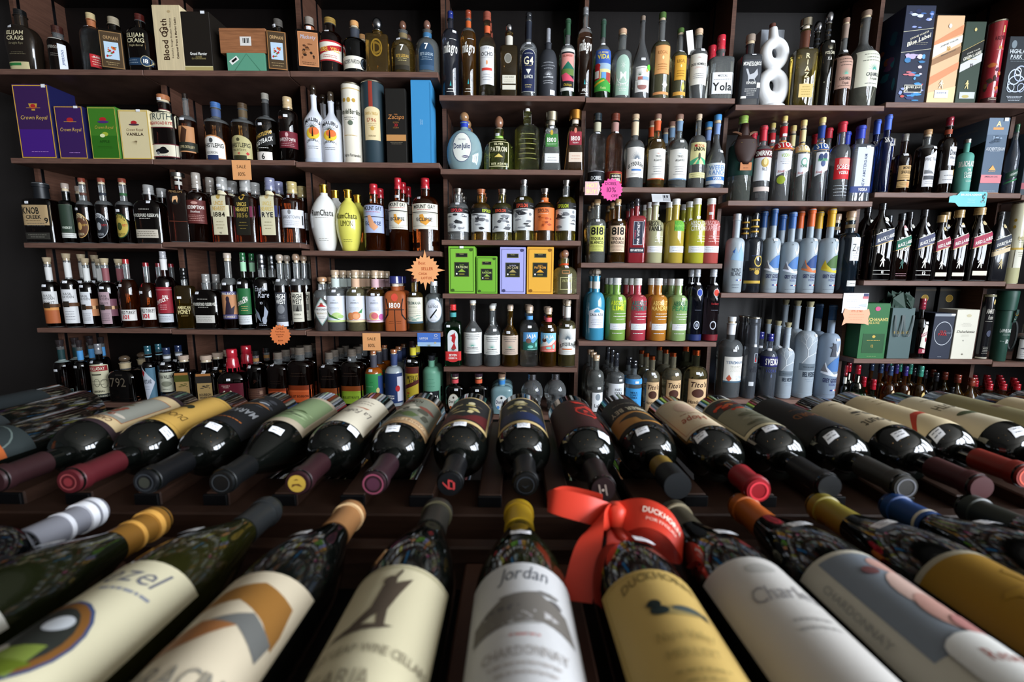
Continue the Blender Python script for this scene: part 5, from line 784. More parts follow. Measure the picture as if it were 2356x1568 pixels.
STK['b6s4'] = [
 (1648,1706,728,'D .6 .72 .32','t#dfe8ec','cork #e0e4e8 .09 .32','large clear bottle with cream label and small red flower','R -.75 .2 1.15 .52 #dfdcd4;T TEREMANA .2 .45 .035 1.6 #5c708a b;T TEQUILA .2 .4 .025 1 #a8a498;L 3 -.4 .33 1 .38 #a8a498;P #b8543c -.5 .25 -.3 .3 -.1 .25 -.3 .21;R -.75 .2 1.15 .22 #3f5c70;A 7 -.2 .225 1 .29 #c3ccd0 #b4c0c8;R -1.4 .2 -1.35 .3 #ffffff',dict(tag=(0,.6),band='.78 .92 #e4e6ec')),
 (1709,1743,728,'K','t#b8c0cc','cone #3a3d42 .36 .62','slender clear vodka tube bottle with long grey cone cap','P r .2 .46 .5 .46 .35 .52;F .1 .45 .6 .56 .05 #c3c8d4;T elit .2 .37 .08 1 #2a2c34 b;R -.4 .16 .3 .21 #c9ccd0',dict(name='vodka_bottle',back=1)),
 (1746,1786,767,'D .6 .74 .36','t#b8c3d4','screw #2c2f7c .12 .38','clear vodka bottle with navy band and white capitals','R -1.5 .5 1.5 .66 #20215c;T SVEDKA .1 .58 .1 1.7 w b;T VODKA 0 .44 .05 1.3 #3c447c b;E 0 .36 .1 .03 #55607c',dict(tag=(-.1,.76),back=1)),
 (1785,1825,741,'D .56 .66 .36','f#c0cdd8','bell #a09878 .07 .36','frosted vodka bottle with white bare tree, smaller of two',BEL,dict(tag=(.2,.65),back=3,band='.84 .85 #b0bcc4')),
 (1829,1876,693,'D .6 .7 .34','f#c0cdd8','bell #a09878 .06 .34','frosted vodka bottle with white bare tree, larger of two',BEL,dict(tag=(.5,.66),back=3)),
 (1881,1929,701,'D .6 .7 .34','f#a8bad0','foil #24466c .16 .34','large frosted vodka bottle with grey goose head and navy capsule',GG+';P #4a4e58 -.3 .46 .2 .46 .15 .55 .05 .6 -.15 .6 -.2 .57 -.45 .56 -.2 .54',dict(tag=(.3,.64),back=1)),
]
JW = 'P %s -1.5 .42 1.3 .55 1.3 .7 -1.5 .56;P #d8d4c4 -1.5 .555 1.3 .695 1.3 .705 -1.5 .565;P #d8b878 -1.5 .41 1.3 .54 1.3 .55 -1.5 .42;T %s .1 .555 .045 1.6 w bx;L 1 -.5 .51 .9 .53 #d8d4d8;M 0 .18 .15 .4 %s;E .2 .79 .2 .03 %s;%s'
STK['b7s2'] = [
 (2014,2048,254,'D .64 .72 .42','t#2a4cb0/.9','foil #4a6cd0 .19 .42','tall cobalt blue vodka bottle with white capitals','T SKYY .1 .68 .075 1.6 w b;T VODKA .3 .61 .03 .7 w b',dict(back=1,sh=0)),
 (2051,2091,309,'D .54 .68 .4','t#5c2c14/.8','screw #77736c .12 .42','amber whisky bottle with two tan labels','R -.9 .22 .95 .46 #c3a06c;T MONKEY .2 .42 .05 1.2 #3a2c1c b;T SHOULDER .2 .35 .05 1.5 #3a2c1c b;L 2 -.6 .24 .7 .3 #77603c;R -.9 .09 .95 .2 #c3a06c;L 3 -.8 .1 .8 .18 #77603c;E .4 .14 .2 .04 #d88a5c',dict(tag=(-.2,.64),back=1)),
 (2098,2146,299,'D .66 .76 .36','t#3c2014/.7','cork #b08a60 .12 .4','dark bottle with tall white landscape label','P #dcdce0 -.6 .1 .95 .1 .95 .62 .5 .66 .1 .6 -.6 .56;T FIVE_TRAIL .2 .52 .05 1.5 #33353a;E .3 .35 .5 .05 #c9c9cc;P #77797c -.5 .3 .9 .3 .9 .27 .2 .34 -.5 .36;R -.5 .21 .9 .27 #55575c;L 2 -.4 .14 .8 .19 #88888c',dict(tag=(.3,.7))),
 (2148,2192,270,'D .62 .74 .36','t#4c2c10/.85','screw #8f2034 .12 .38','dark scotch bottle with white labels and maroon neck','R -.3 .36 1.1 .6 #dcdcdf;T Dewar\'s .4 .53 .07 1.2 #33353a b;T White_Label .4 .46 .035 1.1 #55575c;L 2 0 .38 .9 .42 #99999c;R -.9 .13 1.1 .3 #d8d8d8;L 2 -.7 .15 .9 .26 #77777c;E .8 .27 .2 .05 #d8a84c',dict(band='.78 .84 #a04c34')),
 (2194,2233,321,'D .66 .76 .34','m#5aa092','screw *#a9aaa8 .07 .46','opaque sea-green whisky bottle with white capitals','T BRUICHLADDICH 0 .54 .1 2.6 w b;T THE 0 .43 .045 .5 w b;T CLASSIC 0 .37 .05 1.1 w b;T LADDIE 0 .31 .05 1.0 w b;L 2 -.3 .2 .7 .25 w;L 1 -1 .04 1 .07 #3f7c70',{}),
 (2259,2306,271,'box .2','#56687c','','slate blue whisky carton with pine trees and pink band','R -1 .78 1 1 #6a7c90;T A 0 .925 .07 .6 #f0d8a0 b;R -.5 .845 .5 .875 #e09a5c;A 2 -.8 .66 .8 .77 #3a4c60 #8fa0b4 #2c3c4c;T AUCHENTOSHAN 0 .595 .045 1.8 #c9d0d8 b;L 1 -.7 .55 .7 .57 #aab4c0;P #e8a860 -.35 .31 .35 .31 0 .38;L 1 -.5 .285 .5 .3 #e8a860;R -1 .14 1 .25 #d08088;T AMERICAN_OAK 0 .225 .02 1.3 #5c3c50 b;R -1 0 1 .01 #e09a5c;L 1 -.8 .025 .8 .04 #c9d0d8',dict(side='-V AUCHENTOSHAN .55 .32 .3 .55 #8a8c90 b;T AUCHENTOSHAN 0 .88 .03 1.7 #77797c b;P #101214 -1 .0 1 0 1 .7 .3 .66 -.2 .7 -1 .62',sidecol='#23262a',toptag=.6)),
 (2309,2340,286,'L .56 .78 .36','t#aebcd4/.8','screw #2c5c40 .12 .36','square tapering scotch bottle, green diagonal label','P #2c4c3c -1.4 .2 1.2 .28 1.2 .38 -1.4 .3;T HIGH_RYE 0 .29 .035 1.4 #c9d0c8 bx;P #3c8a54 -1.4 .14 1.2 .22 1.2 .24 -1.4 .16',{}),
]
STK['b7s3'] = [
 (1996,2040,468,'L .66 .86 .3 .9 6','t#20181a/.93','screw #14161a .08 .34','square scotch bottle with slate diagonal label, tallest in front row',JW % ('#3c4258','BLACK_LABEL','#f0ece0','#f0ece0','R -.8 .08 .9 .085 w;R -.8 .13 .9 .135 w;T 12 .1 .11 .03 .3 w b'),dict(back=1)),
 (2046,2082,491,'L .64 .84 .36 .9 6','t#4a2018/.93','screw #1c2428 .1 .4','square scotch bottle with green diagonal label and white numerals',JW % ('#1f6450','BLACK_LABEL','#2c5c50','#d8a0a0','T 456 .2 .47 .05 .7 w b;L 2 -.6 .06 .7 .12 #a88088'),dict(tag=(.2,.76),back=1)),
 (2095,2134,482,'L .64 .84 .34 .9 6','t#2c1c24/.93','screw #1c1c20 .1 .38','square scotch bottle with grey-blue diagonal label, age twelve',JW % ('#4a4c68','BLACK_LABEL','#f0ece0','#f0ece0','T 12 .1 .11 .045 .4 w b;R -.8 .08 .9 .085 w;R -.8 .14 .9 .145 w'),dict(back=1)),
 (2138,2172,495,'L .62 .82 .4 .9 6','t#2c1418/.93','screw #b89a68 .11 .5','square scotch bottle with crimson diagonal label, shortest of three',JW % ('#98344a','RED_LABEL','#f0ece0','#c9b88c','R -.6 .07 .9 .13 #e8dcc8'),{}),
 (2176,2212,483,'L .64 .84 .38 .9 6','t#2c1418/.93','screw #b89a68 .11 .5','square scotch bottle with crimson diagonal label, middle of three',JW % ('#9a3450','RED_LABEL','#f0ece0','#c9b88c','R -.6 .07 .9 .12 #e8dcc8'),dict(back=1,tag=(.1,.77))),
 (2217,2262,478,'L .64 .84 .36 .9 6','t#241014/.93','screw #b89a68 .1 .46','square scotch bottle with crimson diagonal label, widest of three',JW % ('#a83450','RED_LABEL','#f0ece0','#c9b88c','R -.6 .08 .8 .14 #e8dcc8'),{}),
 (2270,2308,487,'L .64 .84 .34 .9 6','o#17181d','screw #202228 .1 .36','black scotch bottle with grey and cream diagonal bands',JW % ('#343a48','DOUBLE_BLACK','#c9b88c','#c9b88c','P #dcc8a4 -1.5 .33 1.3 .46 1.3 .52 -1.5 .4'),{}),
 (2312,2352,452,'K','o#d8d4b8','','tall ivory whisky tube with black brush strokes and gold ring','G .3 .78 .35 .03 .3 #23283c;P #23283c .1 .72 .6 .76 .4 .68 .7 .66 .2 .64;E .4 .84 .1 .013 r;T INDRI .2 .56 .04 1.2 #c9bc8c b;L 2 -.5 .5 .9 .54 #77745c;R -1.5 .42 1.5 .445 #c9a84c;R -.5 .2 1.4 .42 #e2e0cf;L 3 -.3 .33 1 .4 #88866c;R -1.5 .01 1.5 .2 #b8b48a;E -1 .7 .16 .02 #b8983c;E -1 .78 .16 .02 #b8983c',{}),
]
STK['b7s4'] = [
 (1969,2031,697,'box .17','#2c5c36','','green whisky gift carton with gold lettering, pink button','R -1 0 1 .98 #2f6a3c;T BUCHANAN\'S .1 .71 .055 1.7 #d8c070 b;T DELUXE -.1 .65 .045 1 #d8c070;R -.75 .1 .85 .45 #24502e;F -.75 .1 .85 .45 .02 #1f4426;E .05 .4 .12 .025 #c9a84c;L 1 -.6 .3 .7 .36 #c9a84c;T 12 0 .23 .05 .4 #c9a84c;E .1 .9 .2 .04 #c8507c;L 1 -.4 .03 .5 .05 #8aa870',{}),
 (2046,2098,708,'bag .09','#4a5c5c','','grey-green paper gift bag with dark ribbons and tissue paper','T BUCHANAN\'S .15 .52 .05 1.2 #b8a05c b',dict(name='gift_bag')),
 (2096,2132,686,'D .52 .68 .36','t#2a120c/.9','screw #93283c .18 .42','scotch bottle with maroon cap and white crest label','P #dcd8cc -.3 .2 .8 .16 .9 .55 .1 .57 -.2 .42;P #93283c -.3 .36 .9 .42 .9 .47 -.3 .42;T CHIVAS .3 .42 .045 1.1 w bx;E .5 .32 .18 .04 #93283c;R -.4 .09 .9 .17 #93283c;T XII .3 .13 .055 .5 w b',dict(tag=(.4,.6))),
 (2143,2190,720,'box .15','#23293a','','navy whisky carton with large silver oval','R -.95 .93 .98 .99 #8f949c;R .6 .95 1 .985 w;G .05 .56 .88 .26 .06 #b8bcc4;T OLD .0 .6 .05 .8 r b;T PARR .0 .54 .05 1 r b;T PULTENEY .5 .57 .03 .7 #8a90a0;L 1 -.3 .04 .3 .06 #c9ccd4',dict(side='-R -1 0 1 1 #0f1116')),
 (2194,2245,712,'box .09','#dcd8c8','','ivory whisky carton with fine grey script','E .1 .88 .22 .03 #c9c0a0;T Dalwhinnie 0 .56 .06 1.6 #66645c i;L 3 -.5 .66 .5 .74 #b8b4a8;L 2 -.5 .46 .5 .5 #a8a498;T 15 -.1 .38 .03 .2 #77756c;E 0 .1 .08 .015 #8a8678',{}),
 (2250,2278,676,'K','o#17181c','','glossy black whisky tube with gold star and white lettering','T AMRUT 0 .74 .07 1.6 #dcd8cc b;T fusion .2 .65 .07 1.3 #dcd8cc i;L 1 -.8 .57 .9 .6 #b8b4a8;E .4 .88 .25 .04 #c9b070;L 5 -.7 .08 .8 .2 #b8b4a8;E .2 .4 .5 .05 #44485c;R -1.5 .96 1.5 .99 #8a8668;R -1.5 .01 1.5 .03 #c9c4b0',{}),
 (2281,2330,668,'CASE','','','dark green leather bottle case with belt loop','',{}),
]
STK['b8s4'] = [
 (2334,2372,745,'D .62 .76 .36','t#1f3a24/.5','screw #b8b0a0 .1 .4','green bottle with white label at far end of lower shelf','R -1.2 .08 1.2 .6 #d8d8d8;T 10 -.3 .5 .07 .6 #44464c;P #55575c -1 .35 -.3 .4 .4 .34 -.2 .32;L 3 -.9 .12 .9 .28 #88888c',{}),
]
STK['b8s1'] = []
STK['b7s5'] = [
 (1933,1950,831,'D .5 .62 .4','t#16351c','screw #8f1c24 .2 .44','small green bottle with lime label beside the post','R -1 .02 1 .46 #9ab83c;T JA .2 .36 .09 .8 #22301c b',dict(band='.66 .78 #d8d4c8')),
 (1953,1984,838,'D .54 .68 .36','t#16351c','screw #a81c2c .18 .38','green whiskey bottle with cream label and red cap','R -1 .02 1 .46 #dcd8b8;T JAMESON 0 .39 .06 1.7 #22301c b;E .2 .26 .16 .06 #93283c;L 1 -.5 .27 0 .3 #77785c;P #e4e0d0 -.1 .62 .1 .62 .1 .8 -.1 .8;E 0 .6 .14 .03 #c9c0b0',dict(back=1)),
 (1990,2021,872,'D .4 .6 .34','t#16401c','screw #a81c2c .26 .42','stubby green whiskey bottle with red cap','R -1 .02 1 .34 #dcd8b8;T JAMESON 0 .28 .07 1.6 #22301c b',dict(back=3)),
 (2027,2058,841,'D .5 .66 .3','t#c87424/.8','screw #33486a .18 .4','amber whisky bottle with slate blue cap','R -1 .02 1 .28 #dcdce0;E .2 .48 .28 .07 #d0b890;L 1 -.6 .18 .6 .22 #77777c',dict(back=2)),
 (2062,2092,842,'D .5 .66 .3','t#c06c20/.8','screw #3a2f74 .18 .4','amber whisky bottle with violet cap','R -1 .02 1 .28 #dcdce0;T GLENLIVET .2 .17 .06 1.4 #33447c;E .4 .48 .28 .07 #c9b498',dict(back=2)),
 (2095,2128,841,'D .5 .66 .3','t#a8701c/.8','screw #3c8c78 .2 .42','amber whisky bottle with sea-green cap','R -1 .02 1 .28 #b8b0b0;E .2 .45 .3 .07 #dcc078;R -.1 .34 .5 .4 w',dict(back=3)),
 (2131,2166,857,'D .42 .6 .3','t#17120f','screw #1c1e24 .18 .34','dark round-shouldered bottle with white label top showing','R -1.1 .02 1.1 .26 #dfe2e6',dict(back=3)),
 (2170,2203,890,'D .4 .6 .3','o#17181c','screw #15161a .26 .34','small black bottle between dark and amber neighbours','',{}),
 (2210,2250,868,'O .7 .74 .3','t#c89034/.8','screw #8a3c2c .2 .42','round amber bottle with red-brown banded cap','',dict(band='.86 .94 #a87c6c',back=4)),
]
# ------------------------------------------------------------------ shelving
YF = 2.0                      # front edge of the shelf boards
XB = [W(px, 165, YF)[0] for px in (-8, 329, 666)]+[W(1009, 200, YF)[0], W(1347, 222, YF)[0], W(1692, 235, YF)[0], W(2037, 241, YF)[0], W(2386, 241, YF)[0]]
XB.append(XB[-1]+.66)
SY = {'b1': (159, 364, 559, 755, 927), 'b2': (161.5, 367, 557.5, 759, 934), 'b3': (164, 373, 577, 763, 938), 'b4': (219.5, 389.5, 552.5, 676, 845, 955),
      'b5': (224.5, 430.5, 605, 785.5, 952), 'b6': (241.5, 462, 674.5, 919), 'b7': (235.5, 443, 646, 826, 966), 'b8': (239, 449, 654, 834, 980)}
ZS = {}
BAYS = ['leftmost bourbon bay', 'second bay from the left end', 'rum bay under the star sign', 'central tequila bay with six boards', 'flavoured vodka bay with pink burst', 'clear vodka bay with lavender-lit boards', 'scotch bay', 'last bay at the far right end']
BLAB = ['dark brown shelving bay at the left end with bourbon', 'dark brown shelving bay, second from left, under coloured whiskey cartons', 'dark brown shelving bay with white palm bottles and star sign', 'dark brown shelving bay with green, lavender and orange cartons',
        'dark brown shelving bay with coloured vodkas and pink starburst', 'dark brown shelving bay with frosted vodkas and figure-eight bottle', 'dark brown shelving bay with scotch cartons and diagonal labels', 'dark brown shelving bay cut off by the right edge']
ZTOP = 1.30+1.36
for i in range(8):
    b = 'b%d' % (i+1); x0, x1 = XB[i], XB[i+1]; xm = (x0+x1)/2
    # pixel column of the bay centre at its boards
    root = empty('shelving_bay', (xm, YF, 0), BLAB[i], 'shelf', 'shelving bays along the wall')
    hw = (x1-x0)/2
    for k, py in enumerate(SY[b]):
        z = None
        for _ in range(3):
            d = depth(xm, YF, z or 1.3); px = PW/2+xm/d*FPX; z = W(px, py, YF)[1]
        ZS[b+'s%d' % (k+1)] = z
        v, f = boxg(-hw+.0015 if k or i else -hw-.2, 0, z-.0225, hw-.0015, .325, z, .0018)
        mesh_obj('shelf_board', v, f, 'wood_shelf', root, smooth=False)  # lighter copy of the wood, window light on the edges put into its colour
    zb = ZS[b+'s%d' % len(SY[b])]
    v, f = boxg(-hw, .092, 0, -hw+.018, .34, ZTOP); mesh_obj('side_panel', v, f, 'wood', root, smooth=False)
    if i == 7:
        v, f = boxg(hw-.018, .092, 0, hw, .34, ZTOP); mesh_obj('side_panel', v, f, 'wood', root, smooth=False)
    v, f = boxg(-hw, .328, 0, hw, .342, ZTOP); mesh_obj('back_panel', v, f, 'wood_dark', root, smooth=False)
    for sx, sy in ((-hw+.0197, .11), (-hw+.0197, .27), (hw-.0018, .27)):   # slotted metal standards
        v, f = boxg(sx-.0015, sy-.006, zb, sx+.0015, sy+.006, ZTOP-.02)
        mesh_obj('shelf_standard', v, f, '*#55585e', root, smooth=False)
    v, f = boxg(-hw, .07, .1, hw, .085, zb-.024); mesh_obj('kick_panel', v, f, 'wood_dark', root, smooth=False)
    v, f = boxg(-hw, .0, ZTOP-.05, hw, .34, ZTOP+.03, .002); mesh_obj('top_board', v, f, 'wood_dark', root, smooth=False)

# ------------------------------------------------------------------ special bottles
def figure_eight(root, H):
    import bmesh
    bm = bmesh.new()
    def torus(cz, A, B, r0, r1, sq):
        n, m = 40, 18; ring = []
        for i in range(n):
            a = 2*math.pi*i/n; rr = r0+(r1-r0)*(.5-.5*math.sin(a))
            cx, cz2 = A*math.cos(a), B*math.sin(a); nx, nz = math.cos(a), math.sin(a)
            ring.append([bm.verts.new((cx+nx*rr*math.cos(t), sq*rr*math.sin(t), cz+cz2+nz*rr*math.cos(t))) for t in [2*math.pi*j/m for j in range(m)]])
        for i in range(n):
            for j in range(m):
                a, b = ring[i], ring[(i+1) % n]; bm.faces.new((a[j], b[j], b[(j+1) % m], a[(j+1) % m]))
    torus(.28*H, .122*H, .152*H, .072*H, .105*H, 1.0)
    torus(.66*H, .105*H, .125*H, .066*H, .075*H, .95)
    bmesh.ops.create_cone(bm, cap_ends=True, segments=18, radius1=.062*H, radius2=.046*H, depth=.16*H, matrix=Matrix.Translation((-.03*H, 0, .875*H)) @ Matrix.Rotation(-.12, 4, 'Y'))
    bmesh.ops.create_cone(bm, cap_ends=True, segments=24, radius1=.17*H, radius2=.17*H, depth=.05*H, matrix=Matrix.Translation((0, 0, .027*H)))
    bmesh.ops.recalc_face_normals(bm, faces=bm.faces)
    me = bpy.data.meshes.new('ceramic_body'); bm.to_mesh(me); bm.free()
    t = bpy.data.objects.new('tmp', me); COL.objects.link(t)
    m = t.modifiers.new('r', 'REMESH'); m.mode = 'VOXEL'; m.voxel_size = .0035; m2 = t.modifiers.new('s', 'SMOOTH'); m2.iterations = 9; m2.factor = .6
    dg = bpy.context.evaluated_depsgraph_get(); me2 = bpy.data.meshes.new_from_object(t.evaluated_get(dg))
    bpy.data.objects.remove(t)
    for p in me2.polygons: p.use_smooth = True
    me2.materials.clear(); me2.materials.append(mat('o#e6e6e6'))
    o = bpy.data.objects.new('ceramic_body', me2); COL.objects.link(o); o.parent = root
    c = lathe('stopper', [(0, .034*H), (.045*H, .034*H), (.05*H, .028*H)], 'm#5a3428', root, 18, 0)
    c.location = (-.045*H, 0, .945*H); c.rotation_euler = (0, -.12, 0)
def skull(root, H, R, cap, bluetag):
    N, Mn = 32, 26; vs = []; fs = []
    Hb = H*.84
    for i in range(Mn+1):
        t = i/Mn; z = Hb*t
        jaw = .62+.12*math.sin(min(1, t/.35)*math.pi/2)
        cran = math.sqrt(max(0, 1-((t-.62)/.4)**2)) if t > .25 else 0
        r = max(jaw*(1-sstep(min(1, max(0, (t-.3)/.2)))), cran*1.0, .26 if t > .9 else 0)*R
        if i == 0: r *= .85
        for j in range(N):
            a = 2*math.pi*(j+.5)/N; x, y = r*math.sin(a), -r*math.cos(a)*.98
            for ex in (-.38, .38):
                d = math.hypot((x/R-ex)/.3, (t-.5)/.1)
                if y < 0 and d < 1: y += .34*R*(1-d*d)
            d = math.hypot(x/R/.13, (t-.36)/.07)
            if y < 0 and d < 1: y += .2*R*(1-d*d)
            for ck in (-.7, .7):
                d = math.hypot((x/R-ck)/.25, (t-.33)/.07)
                if y < 0 and d < 1: y -= .1*R*(1-d*d); x *= 1.06
            if .12 < t < .28 and y < 0: y += .03*R*math.cos(x/R*22)
            vs.append((x, y, z))
    for i in range(Mn):
        for j in range(N):
            k = (j+1) % N; fs.append((i*N+j, i*N+k, (i+1)*N+k, (i+1)*N+j))
    fs.append(tuple(reversed(range(N)))); fs.append(tuple(range(Mn*N, Mn*N+N)))
    mesh_obj('glass_body', vs, fs, 't#e6ecee', root, angle=80)
    class V: pass
    v = V(); v.H, v.R, v.N = H, R, 26
    make_cap(v, cap, root)
    pv = Print(R, H, lambda s, z, o: (s, -R*.78-o, z)); pv.n = 3
    pv.rect(-.009, .62*H, .004, .68*H, rgb('#f2f4f8')); pv.build(root, ('price_sticker', 'l'))
    if bluetag:
        pp = [(0, -R*.5, H*.8), (R*.7, -R*.62, H*.6), (R*.62, -R*.68, H*.47), (-.0, -R*.58, H*.68)]
        vs = pp+[(x, y-.001, z) for x, y, z in pp]
        mesh_obj('hang_tag', vs, [(0, 1, 2, 3), (7, 6, 5, 4), (0, 4, 5, 1), (1, 5, 6, 2), (2, 6, 7, 3), (3, 7, 4, 0)], 'o#1f3f9c', root, smooth=False)
def bag(root, w_, H, dpt):
    t = .0008
    v, f = boxg(-w_/2, 0, 0, w_/2, dpt, H, .0012); o = mesh_obj('paper_bag', v, f, 'm#4c6060', root, smooth=False)
    p = Print(w_/2, H, lambda s, z, o: (s, -o, z)); p.run("T BUCHANAN'S 0 .52 .05 1.3 #b8a05c b"); p.build(root, ('p', 'lettering'))
    rr = random.Random(3)
    vs, fs = [], []
    for i in range(26):       # crumpled tissue
        cx, cy = rr.uniform(-w_*.45, w_*.42), rr.uniform(.005, dpt*.7); h = rr.uniform(.03, .082); a = rr.random()*6; l = rr.uniform(.018, .035)
        n = len(vs)
        vs += [(cx-l*math.cos(a), cy-l*math.sin(a)*.6, H-.004), (cx+l*math.cos(a), cy+l*math.sin(a)*.6, H-.004), (cx+l*1.2*math.cos(a+.5), cy+l*math.sin(a+.5)*.6, H+h*.6), (cx+rr.uniform(-.02, .02), cy+.005, H+h), (cx-l*1.1*math.cos(a-.4), cy-.006, H+h*.7)]
        fs += [(n, n+1, n+2), (n, n+2, n+3), (n, n+3, n+4)]
    mesh_obj('tissue_paper', vs, fs, 'm#2c4238', root, smooth=False)
    for sx in (-1, 1):        # ribbon handles hanging over the front
        pts = []
        for i in range(15):
            t_ = i/14; a = math.pi*t_
            pts.append((sx*.02+(-.014 if t_ < .5 else .016)*abs(math.cos(a))*1.3+.006*sx*t_, -.003-.006*math.sin(a), H*(.86-.42*math.sin(a))))
        vs, fs = [], []
        for x, y, z in pts: vs += [(x-.0035, y, z), (x+.0035, y-.001, z), (x+.0035, y-.002, z), (x-.0035, y-.0012, z)]
        for i in range(14):
            a = i*4
            for q in range(4): fs.append((a+q, a+(q+1) % 4, a+4+(q+1) % 4, a+4+q))
        mesh_obj('ribbon_handle', vs, fs, 's#16302e', root)
def leather_case(root, w_, H):
    R = w_/2
    v = Vessel(H*.76, R*.82, 'K', ch=.01, N=32); v.pr = [(0, R*.72), (.004, R*.76), (H*.74, R*.84), (H*.76, R*.8)]
    v.body('case_body', 's#24483c', root)
    lathe('case_lid', [(H*.72, R*.86), (H*.725, R*.98), (H*.9, R*1.04), (H*.985, R*1.05), (H, R*.98)], 's#234a3e', root, 32)
    def strip(name, pts, w2, key):
        vs, fs = [], []
        for x, y, z in pts: vs += [(x-w2, y, z), (x+w2, y, z), (x+w2, y-.003, z), (x-w2, y-.003, z)]
        n = len(pts)
        for i in range(n-1):
            for q in range(4): fs.append((i*4+q, i*4+(q+1) % 4, i*4+4+(q+1) % 4, i*4+4+q))
        fs += [(0, 1, 2, 3), tuple(reversed(range(n*4-4, n*4)))]
        mesh_obj(name, vs, fs, key, root)
    strip('strap', [(R*.45, -R*.97, H*.74), (R*.45, -R*.98, H*.7), (R*.4, -R*.88, H*.6), (R*.36, -R*.84, H*.56)], R*.16, 's#1d3c33')
    strip('carry_loop', [(R*.62+R*.42*math.sin(a), -R*.72-R*.1*math.sin(a), H*(.38+.2*math.cos(a))) for a in [6.2832*i/20 for i in range(21)]], .004, 's#0f1614')
    v2, f2 = join(boxg(R*.25, -R*1.03, H*.655, R*.66, -R*.97, H*.67), boxg(R*.25, -R*1.03, H*.70, R*.66, -R*.97, H*.712), boxg(R*.25, -R*1.03, H*.655, R*.3, -R*.97, H*.712), boxg(R*.61, -R*1.03, H*.655, R*.66, -R*.97, H*.712))
    mesh_obj('buckle', v2, f2, '*#a8873c', root, smooth=False)
    lathe('stud', [(0, .005), (.004, .003)], '*#c9c3b0', root, 12).location = (R*.36, -R*.88, H*.6)
    p = Print(R*.8, H, v.wrap, .006, .01); p.run('T LAPHROAIG -.3 .44 .05 1.5 #dfe6e0 b;L 2 -.7 .37 .4 .4 #b8c9c0;T 10 .0 .29 .06 .4 #dfe6e0 b;L 1 -.9 .28 -.3 .3 #b8c9c0'); p.build(root)

